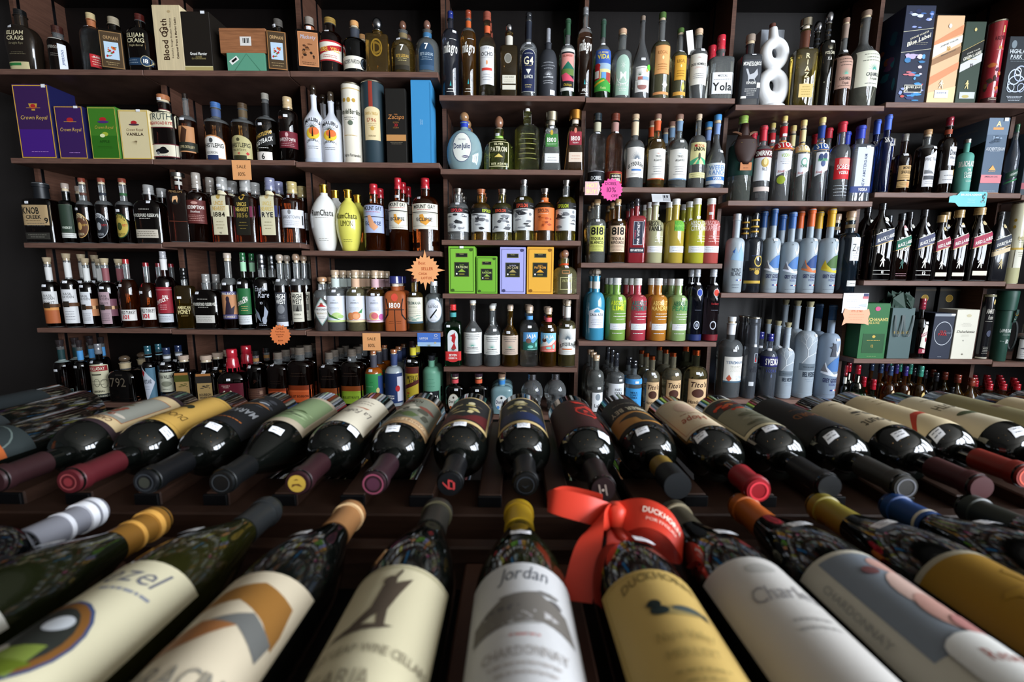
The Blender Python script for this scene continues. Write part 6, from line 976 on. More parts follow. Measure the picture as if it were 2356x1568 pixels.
# ------------------------------------------------------------------ put the stock on the shelves
ORD = ['', 'second', 'third', 'fourth', 'fifth']
N_ITEM = 0
def copy_tree(o, parent=None):
    c = o.copy(); COL.objects.link(c); c.parent = parent
    for ch in list(o.children): copy_tree(ch, c)
    return c
for sh, rows in STK.items():
    zs = ZS[sh]; it = []
    for (x0, x1, yt, shape, glass, cap, desc, dsl, op) in rows:
        isbox = shape.startswith('box') or shape.startswith('bag'); a = shape.split()
        b = 1.0
        if not isbox and len(a) > 4 and a[0] in 'DSLQBCTOV': b = float(a[4])
        xm = (x0+x1)/2
        Yc = YF+.012+(0 if isbox else .035*b)
        for _ in range(4):
            X, zt = W(xm, yt, Yc); H = zt-zs; zmid = zs+H*.45
            d = depth(X, Yc, zmid)
            X = (xm-PW/2)/FPX*d
            w2 = (x1-x0)/FPX*d/2
            if not isbox:
                w2 *= 1+.08*min(1, abs(X)/1.1)
                th = math.atan2(abs(X), Yc); cs = math.cos(th)
                nn_ = float(a[5]) if len(a) > 5 else 2.
                w2 *= (.96 if b <= .75 else (cs+2)/3 if nn_ >= 4 else cs)
                Yc = YF+op.get('inset', .012)+w2*b
        ups = [ZS.get('b%ds%d' % (int(sh[1])+q, int(sh[3])-1)) for q in (-1, 0, 1)]
        up_ = ups[1] and min(u for u in ups if u and abs(u-ups[1]) < .03)
        if up_: H = min(H, up_-.0225-.003-(.0 if not isbox else .002)-zs)
        it.append([X, w2, Yc, H, b, isbox])
    for i in range(len(it)-1):
        g = it[i+1][0]-it[i][0]-it[i][1]-it[i+1][1]
        if g < .0012:
            s = (.0012-g)/2; it[i][1] -= s; it[i+1][1] -= s
    lo = [XB[int(sh[1])-1], XB[int(sh[1])]]
    for (x0, x1, yt, shape, glass, cap, desc, dsl, op), (X, w2, Yc, H, b, isbox) in zip(rows, it):
        XF = X; X1 = X
        for e in XB[1:8]:
            if X < e+.009 and X+w2 > e-.0045: X1 = e-.0045-w2
            elif X > e+.009 and X-w2 < e+.0235: X1 = e+.0235+w2
        deep = YF+.012+float(shape.split()[1]) if isbox else Yc+w2*b
        if deep > YF+.088:
            if abs(X1-X) > .01: print('shift', sh, desc, round(X1-X, 4), round(deep-YF, 3))
            XF = X1
        X = XF
        zz = []
        for q in range(8):
            o_ = ZS.get('b%ds%s' % (q+1, sh[3]))
            if o_ and XB[q] < X+w2+.001 and XB[q+1] > X-w2-.001 and abs(o_-zs) < .03: zz.append(o_)
        zi = max(zz) if zz else zs
        H -= zi-zs
        nb = op.get('back', 0) if abs(X1-X) < .006 else 0; grp = ('file of ' + desc) if nb else None
        kind = shape.split()[0]
        if isbox: nm, cat = op.get('name', 'gift_box'), ('bag' if kind == 'bag' else 'box')
        elif kind == 'K' and 'name' not in op: nm, cat = 'gift_tube', 'tube'
        elif kind == 'CASE': nm, cat = 'bottle_case', 'case'
        else: nm, cat = op.get('name', 'liquor_bottle'), 'bottle'
        Y0 = YF+.012 if isbox else Yc
        root = empty(nm, (X, Y0, zi+.0002), desc, cat, grp)
        if not isbox and kind not in ('EIGHT', 'CASE') and b > .79:
            zero = any(q in dsl for q in ('MICHTER', 'WHISTLE', 'KENTUCKY', 'WOODFORD'))
            root.rotation_euler = (0, 0, -math.atan2(X, Yc)*(0 if zero else .45 if X < 0 else .12))
        N_ITEM += 1
        if kind == 'box':
            dpt = float(shape.split()[1]); wood = 'wood' if shape.endswith('wood') else 'm'
            if dpt > .13 and sh == 'b2s1' and H < .2: dpt = .14
            if op.get('sidecol'): pass
            carton(root, w2*2, H, dpt, glass, dsl, op.get('side', ''), m=wood)
            if 'toptag' in op:
                p = Print(w2, H, lambda s, z, o: (s, -o, z)); p.n = 20; u = op['toptag']
                p.run('R %f .955 %f 1.0 #eef0f4' % (u-.009/w2, u+.009/w2)); p.build(root, ('price_sticker', 'l'))
            step = dpt+.004
        elif kind == 'bag': bag(root, w2*2, H, .09); step = .1
        elif kind == 'EIGHT': figure_eight(root, H); step = .1
        elif kind == 'SKULL': skull(root, H, w2, cap, op.get('bluetag')); step = .1
        elif kind == 'CASE': leather_case(root, w2*2, H); step = .1
        else:
            if cap == '' and kind == 'K': cp = ''
            else: cp = cap
            v = vessel(root, H, w2, shape, glass, cp, dsl, op.get('band', ''), op.get('tag'))
            step = 2*w2*b+(.009 if 'wax' in cap else .003)
            if op.get('wire'):
                vs, fs = join(boxg(-.018, -.013, H*.83, -.0165, -.0115, H*.97), boxg(.0165, -.012, H*.76, .018, -.0105, H*.9), boxg(-.018, -.0155, H*.86, .018, -.014, H*.868), boxg(.0165, -.012, H*.74, .03, -.0105, H*.75))
                mesh_obj('wire_bail', vs, fs, '*#c9c9c9', root, smooth=False)
            if op.get('booklet'):
                vs, fs = boxg(-.02, -.001, -.045, .02, .001, .045); o = mesh_obj('neck_booklet', vs, fs, 'm#e6e4e0', root, smooth=False)
                o.location = (-.042, -.02, H*.8); o.rotation_euler = (.1, -.35, .5)
            if op.get('sleeve'):
                z1 = H*.66
                lathe('knit_sleeve', [(H*.3, w2*1.03), (H*.31, w2*1.06), (z1*.98, w2*1.05), (z1, w2*.98)], 'm#12332b', root, 28)
                vs = []; fs = []; prof = [(.42, .3), (.47, .55), (.55, .8), (.63, .92), (.7, .8), (.76, .5), (.84, .33), (.9, .28)]
                for t, r in prof:
                    for j in range(14):
                        a = math.pi*(j/13)-math.pi; vs.append((w2*1.12*r*math.cos(a), w2*1.06*min(-.25, .3*math.sin(a)-.82 if t < .72 else .35*math.sin(a)-.3), t*H))
                for i in range(len(prof)-1):
                    for j in range(13): fs.append((i*14+j, i*14+j+1, i*14+15+j, i*14+14+j))
                o = mesh_obj('felt_head', vs, fs, 'm#2f1a14', root); sm = o.modifiers.new('t', 'SOLIDIFY'); sm.thickness = .004
                for sx in (-1, 1):
                    vs = []; fs = []
                    for i in range(6):
                        t = i/5; cx = sx*w2*(.35+.75*t); cz = H*(.77+.02*math.sin(t*3)+.03*t*t); r = .009*(1-t*.85)
                        vs += [(cx, -w2*.5-.0+r*math.cos(q), cz+r*math.sin(q)) for q in [6.2832*j/8 for j in range(8)]]
                    for i in range(5):
                        for j in range(8): fs.append((i*8+j, i*8+(j+1) % 8, i*8+8+(j+1) % 8, i*8+8+j))
                    mesh_obj('horn', vs, fs, 'm#6b4a36', root)
                    lathe('eye', [(0, .003), (.002, .001)], 'o#d8c060', root, 8).location = (sx*w2*.5, -w2*1.13, H*.66)
                p = Print(w2, H, lambda s, z, o: (s, -w2*1.07-o, z)); p.run('R -.45 .35 .55 .44 #b8764a;L 2 -.3 .36 .4 .43 #7a4a2c'); p.build(root, ('leather_patch', 'lettering'))
        for k in range(1, nb+1):
            if Y0+k*step+step/2 > YF+.325: break
            c = copy_tree(root); c.location = (X1+R_.uniform(-.002, .002), Y0+k*step, zs+.0002)
            c['label'] = ORD[min(k, 4)]+' in line behind the '+desc
            N_ITEM += 1
print('stock', N_ITEM)

# loose extras on the shelves
def at(px, py, Y): return W(px, py, Y)
X, zt = at(554, 64, YF+.012); zb = at(560, 124, YF+.012)[1]; w_ = at(610, 95, YF+.012)[0]-at(503, 95, YF+.012)[0]
xg, zg = at(562, 122, YF+.012); zs = ZS['b2s1']
# top of the green box
zt2 = at(562, 122, YF+.012)[1]
r = empty('gift_box', (X+.003, YF+.014, zt2+.0006), 'brown film-wrapped gift box stacked on the sea-green box', 'box')
carton(r, w_, zt-zt2, .15, 'wood_box', 'R -.12 .3 .36 .66 #e6e2dc;R -.0 .4 .02 .6 k;R .05 .4 .1 .6 k;R .13 .4 .15 .6 k;R .18 .4 .22 .6 k;R .25 .4 .27 .6 k;R -1 .87 1 .885 #7a4c30', m='wood')
X, zt = at(1783, 68, YF+.13); xl = at(1752, 68, YF+.13)[0]; xr = at(1806, 68, YF+.13)[0]
r = empty('gift_box', ((xl+xr)/2, YF+.13, ZS['b6s1']+.0002), 'pale grey carton standing behind the figure-eight bottle', 'box')
carton(r, xr-xl, zt-ZS['b6s1'], .13, '#8f949c', 'R -.1 .84 .8 .86 #44484c;R -.1 .8 .8 .82 #44484c;R 0 .5 .8 .52 #44484c;R 0 .44 .8 .46 #44484c;R 0 .38 .8 .4 #44484c')
X0 = XB[7]
r = empty('gift_box', (XB[7]+.042, YF+.012, ZS['b8s2']+.0002), 'slate carton with small pink band at the right edge', 'box')
carton(r, .075, .27, .072, '#3a444c', 'R -1 .1 1 .2 #a05860;T LADDIE -.2 .5 .05 1.6 w b;L 2 -.8 .36 .6 .42 #c9cdd0')
# two dark cartons with gold seals standing behind the navy and ivory cartons
for i, (px, py) in enumerate(((2185, 658), (2236, 660))):
    X, zt = at(px, py, YF+.2); X = XB[7]-(.185, .06)[i]; zt = min(zt, ZS['b7s3']-.03)
    r = empty('gift_box', (X, YF+.19, ZS['b7s4']+.0002), ['black carton with gold seal at back, behind the navy carton', 'black carton with gold seal at back, behind the ivory carton'][i], 'box')
    carton(r, .105, zt-ZS['b7s4'], .1, '#17140f', 'E 0 .83 .35 .055 #a8842c;G 0 .83 .35 .055 .12 #d8b85c;R -1 .94 1 .97 #4c4434;L 1 -.5 .62 .5 .65 #4c4434')
# little red-capped bottles on the lowest right shelf
r0 = None
for j in range(4):
    for i in range(5):
        if r0 is None:
            r0 = empty('miniature_bottle', (0, 0, 0), 'x', 'bottle', 'red-capped miniatures on the lowest right shelf')
            vessel(r0, .2, .03, 'D .55 .7 .4', 't#a85a1c/.8', 'screw #b82430 .16 .42', 'R -1 .1 1 .5 #d8c8a0'); c = r0
        else: c = copy_tree(r0)
        c.location = (XB[7]+.056+i*.068, YF+.045+j*.066, ZS['b8s5']+.0002)
        c['label'] = 'one of the small amber bottles with red caps packed on lowest right shelf'
# ------------------------------------------------------------------ paper signs on the shelf edges
def sign(name, px, py, wpx, hpx, pts, col, dsl, desc, tilt=0, Y=YF-.003, rot=0):
    X, Z = W(px, py, Y); d = depth(X, Y, Z); w_, h_ = wpx/FPX*d/2, hpx/FPX*d/2
    r = empty(name, (X, Y, Z), desc, 'sign', rot=(tilt, rot, 0))
    n = len(pts); t = .0006
    vs = [(x*w_, 0, y*h_) for x, y in pts]+[(x*w_, t, y*h_) for x, y in pts]+[(0, 0, 0), (0, t, 0)]
    fs = []
    for i in range(n):
        k = (i+1) % n; fs += [(2*n, i, k), (2*n+1, n+k, n+i), (i, n+i, n+k, k)]
    mesh_obj('card', vs, fs, 'm'+NAMES.get(col, col), r, smooth=False)
    p = Print(w_, h_*2, lambda s, z, o: (s, -o, z-h_)); p.run(dsl); p.build(r, ('print', 'lettering'))
SQ = [(-1, -1), (1, -1), (1, 1), (-1, 1)]
def star(n, ri, long=None, rl=1.25):
    o = []
    for i in range(2*n):
        a = math.pi*i/n+math.pi/2; r = (1 if i % 2 == 0 else ri)
        if long and i % (2*n//4) == 0: r = rl
        o.append((r*math.cos(a), r*math.sin(a)))
    return o
sign('sale_note', 556, 391, 43, 43, SQ, '#eeaa70', 'T SALE 0 .68 .17 1.3 #4a3020;T 10% 0 .3 .2 1.1 #4a3020', 'orange sticky note saying SALE 10% under the upper left cartons')
sign('sale_note', 855, 786, 41, 40, SQ, '#eeaa70', 'T SALE 0 .68 .17 1.3 #4a3020;T 10% 0 .3 .2 1.1 #4a3020', 'orange sticky note saying SALE 10% below the basketball-orange bottle')
sign('star_sign', 978, 621, 68, 68, star(20, .82, True, 1.36), '#f0a870', 'T Best -.2 .74 .1 .9 #b8481c;T SELLER .15 .55 .1 1.3 #b8481c;T CASA -.15 .38 .08 .7 #b8481c;T LOTOS .1 .24 .08 .7 #b8481c', 'orange star-shaped sign handwritten BEST SELLER', Y=YF-.008)
sign('star_sign', 645, 770, 49, 49, star(18, .84), '#f08850', 'T SALE 0 .8 .11 .8 #7a3018;T Four_Roses 0 .66 .07 1.2 #7a3018;T REGULAR: 0 .52 .06 .8 #7a3018;T $26.99 0 .42 .06 .7 #7a3018;T $21.99 0 .24 .07 .7 #7a3018', 'small orange starburst price sign on the lower left shelf edge')
sign('star_sign', 1407, 436, 53, 52, star(18, .86), '#e8559c', 'T DOBEL -.05 .76 .13 1.0 #6a1850;T 10% 0 .5 .22 1.1 #6a1850;T OFF .3 .24 .13 .6 #6a1850', 'pink starburst sign reading 10% OFF', Y=YF-.006)
sign('hot_buy_tag', 1364, 433, 36, 30, [(-1, -1), (.7, -1), (1, 0), (.7, 1), (-1, 1)], '#e8c8c8', 'R -.95 .06 .65 .94 #eeb8b8;T HOT -.1 .72 .3 1.4 #f4e89c b;T BUY! -.1 .28 .3 1.4 #f4e89c b', 'small pale pink tag with yellow HOT BUY lettering')
sign('shelf_card', 1521, 455, 42, 22, SQ, '#c9cbce', 'R .2 .1 .95 .9 #a8aaae;L 3 -.8 .3 .1 .7 #55575c;R .3 .5 .45 .8 #33353a;R .6 .5 .75 .8 #33353a', 'small white and grey card hanging below a vodka shelf', tilt=-.5, Y=YF-.002)
sign('shelf_card', 987, 781, 53, 31, SQ, '#4f78c8', 'R -1 0 1 .3 #a8c8e8;T LOTOS -.45 .6 .14 .7 w b;L 1 -.7 .42 -.2 .5 w;G .6 .82 .13 .1 .25 w;T LOTOS .6 .62 .08 .5 w;T 10 .55 .28 .14 .3 #e8c870 b;S .0 .0 .3 .25 9 20 160 #8a8a5c', 'blue sky rum voucher card hanging under the star sign bottle')
sign('bottle_shaped_card', 2227, 458, 86, 33, [(-1, -.45), (-1, .35), (-.8, .5), (-.62, .5), (-.45, 1), (.92, 1), (1, .8), (1, -.9), (.9, -1), (-.45, -1), (-.65, -.5)], '#6fc0c4', 'T BRUICHLADDICH .15 .8 .13 1.3 w b;L 1 -.4 .62 .3 .68 #3f8a94;L 3 -.05 .25 .45 .55 w;A 3 .68 .2 .92 .9 #3a444c #8a949c', 'turquoise bottle-shaped card clipped to the scotch shelf edge', Y=YF-.004)
sign('shelf_card', 1968, 697, 58, 46, SQ, '#e6e4ea', 'L 4 -.9 .55 .3 .92 #77708c;R .55 .72 .98 .84 #c86a74;R .6 .84 .98 .98 #44486c;L 1 -.8 .25 .5 .35 #77707c;P #c3c9d8 .2 .4 .9 .5 .9 .3', 'white notice card with tiny flag above the peach scroll note')
sign('scroll_note', 1970, 728, 62, 42, [(-1, -1), (-.7, -.72), (.7, -.78), (1, -.95), (.9, -.2), (1, .3), (.88, .85), (.6, .72), (-.6, .75), (-.9, .9), (-1, .3), (-.88, -.2)], '#f0aa88', "T IT'S_ZYR! 0 .8 .11 1 #c05c30;L 3 -.7 .25 .7 .68 #c06c44", 'peach scroll-shaped handwritten note over the green carton', Y=YF-.006)

# ------------------------------------------------------------------ wine display in the foreground
def rack(x0, x1, lab, xsA, xsB, dz):
    r = empty('wine_rack', ((x0+x1)/2, .5, 0), lab, 'rack', 'wooden wine racks in the foreground'); cx = (x0+x1)/2
    def bx(name, xa, ya, za, xb, yb, zb, m='wood_rack', slope=0, bev=.002):
        v, f = boxg(xa-cx, ya-.5, HC+za, xb-cx, yb-.5, HC+zb, bev)
        if slope: v = [(x, y, z+(y+.5-ya)*slope) for x, y, z in v]
        return mesh_obj(name, v, f, m, r, smooth=False)
    bx('front_rail', x0, .497, -.336+dz, x1, .517, -.2925+dz)
    bx('top_plate', x0, .517, -.306+dz, x1, .60, -.296+dz)
    bx('back_rail', x0, .80, -.33, x1, .82, -.285)
    bx('lower_rail', x0, .425, -.34+dz*.6, x1, .442, -.288+dz*.6)
    bx('lower_ledge', x0, .442, -.352, x1, .497, -.336+dz)
    bx('bottom_rail', x0, .10, -.34, x1, .12, -.283)
    bx('side_panel', x0-.001, .08, -1.28, x0+.012, .86, -.345); bx('side_panel', x1-.012, .08, -1.28, x1+.001, .86, -.345)
    bx('floor_panel', x0, .10, -.43, x1, .84, -.42, 'wood_dark')
    for x in xsA: bx('slat', x-.0155, .522, -.306+dz, x+.0155, .80, -.2785+dz, slope=.012)
    for x in xsA:
        bx('end_block', x-.0155, .517, -.303+dz, x+.0155, .5215, -.279+dz, 'm#08080a', bev=.001)
    for x in xsB: bx('slat', x-.012, .12, -.325, x+.012, .424, -.305, 'wood')
KX = lambda k: .017+.089*k
XBT = [-.60, -.47, -.385, -.277, -.18, -.083, .009, .105, .19, .272, .365, .452, .54, .63]
rack(-1.30, .148, 'dark wooden wine rack cradling bottles, left unit of two', [KX(k+.5) for k in range(-14, 1)], [(a+b)/2 for a, b in zip(XBT, XBT[1:9])]+[-.67, -.76], 0)
rack(.164, 1.40, 'dark wooden wine rack cradling bottles, right unit of two', [KX(k+.5) for k in range(2, 15)], [(a+b)/2 for a, b in zip(XBT[9:], XBT[10:])]+[.231, .69, .78], .003)

def lay(name, base, tip, R, shape, glass, cap, dsl, desc, tag=None, emblem='', band='', grp=None, roll=0):
    b, t = Vector(base), Vector(tip); a = (t-b); H = a.length; a.normalize()
    up = Vector((0, 0, 1)); u = (up-a*up.dot(a)).normalized(); y = -u; x = y.cross(a)
    M = Matrix((x, y, a)).transposed().to_4x4(); M.translation = b
    if roll: M = M @ Matrix.Rotation(roll, 4, 'Z')
    r = empty(name, (0, 0, 0), desc, 'bottle', grp); r.matrix_world = M
    v = vessel(r, H, R, shape, glass, cap, dsl, band, tag, N=64)
    if emblem:
        rc = float(cap.split()[3])*R*.92
        p = Print(rc, rc, lambda s, z, o: (s, z, H+o)); p.n = 2; p.run(emblem); p.build(r, ('capsule_emblem', 'lettering'))
    return r
BO, BU, BA = 'D .60 .735 .375', 'B .5 .84 .375', 'D .60 .735 .335'
import re
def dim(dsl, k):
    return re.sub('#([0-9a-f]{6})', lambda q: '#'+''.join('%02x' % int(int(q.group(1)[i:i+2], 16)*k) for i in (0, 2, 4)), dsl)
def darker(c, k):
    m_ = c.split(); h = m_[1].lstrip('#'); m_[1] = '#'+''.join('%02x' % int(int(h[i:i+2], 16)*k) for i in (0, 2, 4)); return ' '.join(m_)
VG, VO = 'v#0a0c0a', 'v#16190b'
A_ = [  # k, dY, shape, glass, cap, label print, description, sticker, emblem
 (-10, .04, BO, VG, 'foil #121417 .19 .4', 'R -1.2 .15 1.2 .5 #23282a', 'farthest left dark wine bottle lying behind others', None, ''),
 (-9, .0, BO, VG, 'foil #15161a .19 .4', 'R -1.3 .5 1.3 .6 #2a2f30', 'plain black wine bottle second from the left end', None, ''),
 (-8.05, -.10, BO, VG, 'foil #33221c .19 .4', 'R -1.4 .33 1.4 .62 #272e2e;G 0 .47 1.1 .12 .05 #55605c;G .6 .47 .7 .08 .06 #55605c;R -1.4 .45 1.4 .5 #9c4f24', 'wine bottle with charcoal label crossed by orange ribbon', None, ''),
 (-7, 0, BO, VG, 'foil #3c2024 .19 .4', 'R -1.35 .13 1.35 .62 #33262a;R -1.1 .16 1.1 .59 #cdb58a;F -.86 .22 .86 .54 .03 #a0552c;R -.84 .225 .84 .535 #8f8f84;A 31 -.82 .23 .82 .53 #55644c #a39c8c #6a5a3c #c3b8a8 #8a4c3c;T CABERNET 0 .565 .03 1.2 #5c3c28', 'wine bottle with framed landscape label, maroon neck', None, ''),
 (-6, 0, BO, VG, 'foil #6a2028 .21 .41', 'R -1.3 .17 1.3 .6 #c9a050;F -1.2 .19 1.2 .58 .015 #8a6a2c;E 0 .36 .3 .022 #3a3420;E -.25 .375 .1 .02 #1f2c1f;T DUCKHORN 0 .5 .045 1.5 #5c4420', 'wine bottle with mustard duck label and dark red capsule', (-.9, .64), 'G 0 0 .75 .75 .15 #8f4444;E 0 0 .4 .4 #7a2c30'),
 (-5, 0, BO, VG, 'foil #101214 .21 .41', 'R -1.4 .13 1.4 .6 #191a1c;A 14 -1 .15 1 .32 #8a5c34 #9aa0a4 #3a3c40;T MARKHAM 0 .42 .055 1.7 #8a8c8e b;L 1 -.8 .52 .8 .55 #a8602c', 'wine bottle with black label and copper art', (-.35, .66), 'G 0 0 .8 .8 .12 #33363a;E 0 0 .5 .5 #33342c'),
 (-4, 0, BU, VG, 'foil #121416 .17 .4', 'R -1.2 .16 1.3 .58 #b3a58e;R -1 .19 1.1 .54 #7d9068;A 44 -.9 .4 1 .53 #4c5c3a #9cae84 #3a4430', 'burgundy-shaped wine bottle with green landscape label', (-.3, .66), 'G 0 0 .8 .8 .1 #3a3d40'),
 (-3, 0, BO, VG, 'foil #3c1c22 .2 .41', 'R -1.2 .16 1.3 .6 #e0d6c0;T La_Follette -.1 .42 .06 1.5 #55504c i;L 2 -.6 .22 .5 .3 #9a9080;P #b8785c -.6 .34 0 .355 -.5 .36', 'wine bottle with ivory script label, maroon capsule, gold face', (-.75, .64), 'E 0 0 .8 .8 #b8963c;P #5c3a1c -.5 .3 .1 .15 .5 .35 .4 .05 -.2 .0;P #5c3a1c -.2 -.35 .3 -.3 0 -.45'),
 (-2, 0, BO, VG, 'foil #3a1f28 .2 .41', 'R -1.35 .14 1.35 .62 #b08c64;R -1.25 .16 1.25 .53 #77786a;A 51 -1.2 .17 1.2 .52 #8f8c78 #55643c #c9c3b0 #7a4438 #4c4c40;T NAPA 0 .23 .04 .6 #2c2420 b;R -1.3 .55 1.3 .59 #d8bc94;T CABERNET_SAUVIGNON 0 .57 .03 2 #7a4c34', 'wine bottle with brown arched landscape label, wine-red capsule', (.05, .68), 'G 0 0 .95 .95 .15 #8a4458;E 0 0 .6 .6 #4c2838'),
 (-1, 0, BO, VG, 'foil #111315 .2 .41', 'R -1.15 .13 1.15 .61 #d3b880;R -1.03 .15 1.03 .575 #232325;A 61 -.8 .2 .8 .45 #d8c894 #b8a86a #4c4438 #e0d4a8;P #5c1c20 -1 .38 0 .52 1 .38 1 .56 -1 .56', 'wine bottle with cream-bordered painting in dark red', (0, .64), 'P #b83c3c -.5 .4 -.35 .5 -.3 -.3 -.5 -.2;P #b83c3c -.3 -.4 .1 -.5 .1 -.35 -.3 -.25;P #b83c3c 0 -.4 .15 -.4 .1 .4 -.05 .4;P #b83c3c -.35 .4 .1 .4 .5 .0 .4 -.05 .05 .25 -.3 .3;P #b83c3c .2 .1 .6 -.3 .6 -.15 .3 .2'),
 (0, 0, BO, VG, 'foil #101214 .2 .41', 'R -1.15 .13 1.15 .61 #d3b880;R -1.03 .15 1.03 .575 #26292d;A 62 -.8 .2 .8 .45 #d8c894 #b8a86a #4c4438 #e0d4a8;P #1c2c50 -1 .46 0 .42 1 .4 1 .56 -1 .56', 'wine bottle with cream-bordered painting in navy blue', (0, .65), 'G 0 0 .8 .8 .1 #33383e;P #33383e -.4 -.1 0 .3 .4 0 0 .15'),
 (1, -.01, BO, VG, 'foil #2c1819 .2 .41', 'R -1.4 .13 1.4 .62 #3a1c1e;A 71 -1 .22 .3 .5 #c8382c #8f2420 #a82c24;G -.3 .36 .45 .08 .15 #d8382c;P #d8382c -.5 .2 .2 .17 0 .22;L 1 -.8 .15 .8 .17 #6a5a50', 'wine bottle with dark maroon label and scarlet flames', (-.5, .68), 'P #8a7a70 -.4 .5 -.25 .5 -.05 -.5 -.2 -.5;P #8a7a70 .15 .5 .3 .5 .5 -.5 .35 -.5;E .05 0 .12 .12 #a8988c'),
 (2, .0, BO, VG, 'foil #b08c2c .2 .41', 'R -1.3 .13 1.3 .62 #1a1a1b;T TAMBER_BEY 0 .34 .06 2 #c3bba0 b;L 1 -.8 .22 .8 .25 #8a8474;R -1.3 .4 1.3 .58 #b07c3c;P #2c2720 -.9 .5 -.2 .43 .1 .42 .9 .47 .2 .5 .1 .56 -.2 .56', 'wine bottle with black and tan eagle label, olive collar', (.35, .67), ''),
 (3, -.01, BO, VG, 'foil #c81f2c .14 .41', 'R -1.05 .13 1.15 .6 #dcc9a8;F -.95 .15 1.05 .58 .02 #b86a50;E .1 .28 .4 .08 #d8b8a0;T Hope .25 .47 .07 .9 #b04c34 i;L 1 -.3 .37 .6 .4 #b88a70', 'wine bottle with cream label and bright red capsule', (.65, .66), 'G 0 0 .85 .85 .2 #e03c48'),
 (4, 0, BO, VG, 'foil #131415 .2 .41', 'R -1.2 .12 1.2 .61 #cfc3a0;R -1.12 .135 1.12 .585 #3a3c38;R -1.1 .3 1.1 .58 #7d7a66;A 81 -1 .33 1 .57 #6a6a58 #8f8a74 #55543f;A 82 -.3 .17 1 .34 #c83c24 #d8502c #6a2018 #a8743c', 'wine bottle with crimson cap figure picture and black capsule', (.3, .65), ''),
 (5, 0, BO, VG, 'foil #4c4944 .21 .41', 'R -1.4 .1 1.4 .62 #1c1c1e;T FORD .2 .43 .055 .9 #7a4c28 b;L 1 -.3 .33 .5 .36 #6a4428', 'wine bottle with black label and grey-brown capsule', (.55, .68), 'G 0 0 .85 .85 .12 #77777c'),
 (6, 0, BO, VG, 'foil #5c1f20 .2 .41', 'R -1.25 .16 1.25 .6 #d9c9a8;A 91 -.7 .3 .5 .43 #6a6458 #a39a84 #4c4840;T Mount .1 .52 .07 1.1 #4c463c i;L 1 -.6 .2 .6 .24 #8a8068', 'wine bottle with cream chateau label and dark red capsule', (.4, .68), ''),
 (7, .03, BO, VG, 'foil #b8321f .2 .41', 'R -1.25 .13 1.25 .66 #dac9a4;P #b03c28 -1.1 .47 -.9 .44 .4 .5 1.2 .62 1.2 .64 .3 .53;L 3 -.8 .18 .6 .32 #a08c6a', 'wine bottle with cream label, red swoosh, red-orange capsule', (.7, .69), 'G 0 0 .85 .85 .15 #e06048'),
 (8, .025, BO, VG, 'foil #23262a .2 .41', 'R -1.25 .13 1.25 .62 #d8ccb0;T GROTH .0 .34 .06 1.2 #6a6250 b;E .1 .46 .5 .02 #4c5438;L 1 -.6 .2 .6 .24 #8a8068', 'wine bottle with pale label and green vineyard stroke', (.2, .7), ''),
 (9, .04, BO, VG, 'foil #14120f .2 .41', 'R -1.3 .1 1.3 .6 #8f8662;R -.1 .36 .3 .4 #77604c', 'wine bottle with plain khaki label', None, ''),
 (10, .03, BO, VG, 'foil #151618 .2 .41', 'R -1.3 .14 1.3 .6 #d0bf9c;L 2 -.6 .3 .6 .4 #a08c6a', 'wine bottle with buff label near the right edge', None, ''),
 (11, .05, BO, VG, 'foil #151618 .2 .41', 'R -1.3 .14 1.3 .6 #c9b894', 'wine bottle with beige label cut by the right edge', None, ''),
]
for k, dy, shp, gl, cap, dsl, desc, tg, em in A_:
    x = KX(k)
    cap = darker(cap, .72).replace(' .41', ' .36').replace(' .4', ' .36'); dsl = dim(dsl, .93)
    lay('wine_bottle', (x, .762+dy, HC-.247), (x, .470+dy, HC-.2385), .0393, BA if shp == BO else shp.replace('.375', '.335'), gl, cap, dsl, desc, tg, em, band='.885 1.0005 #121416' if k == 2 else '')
    if k == 2: pass
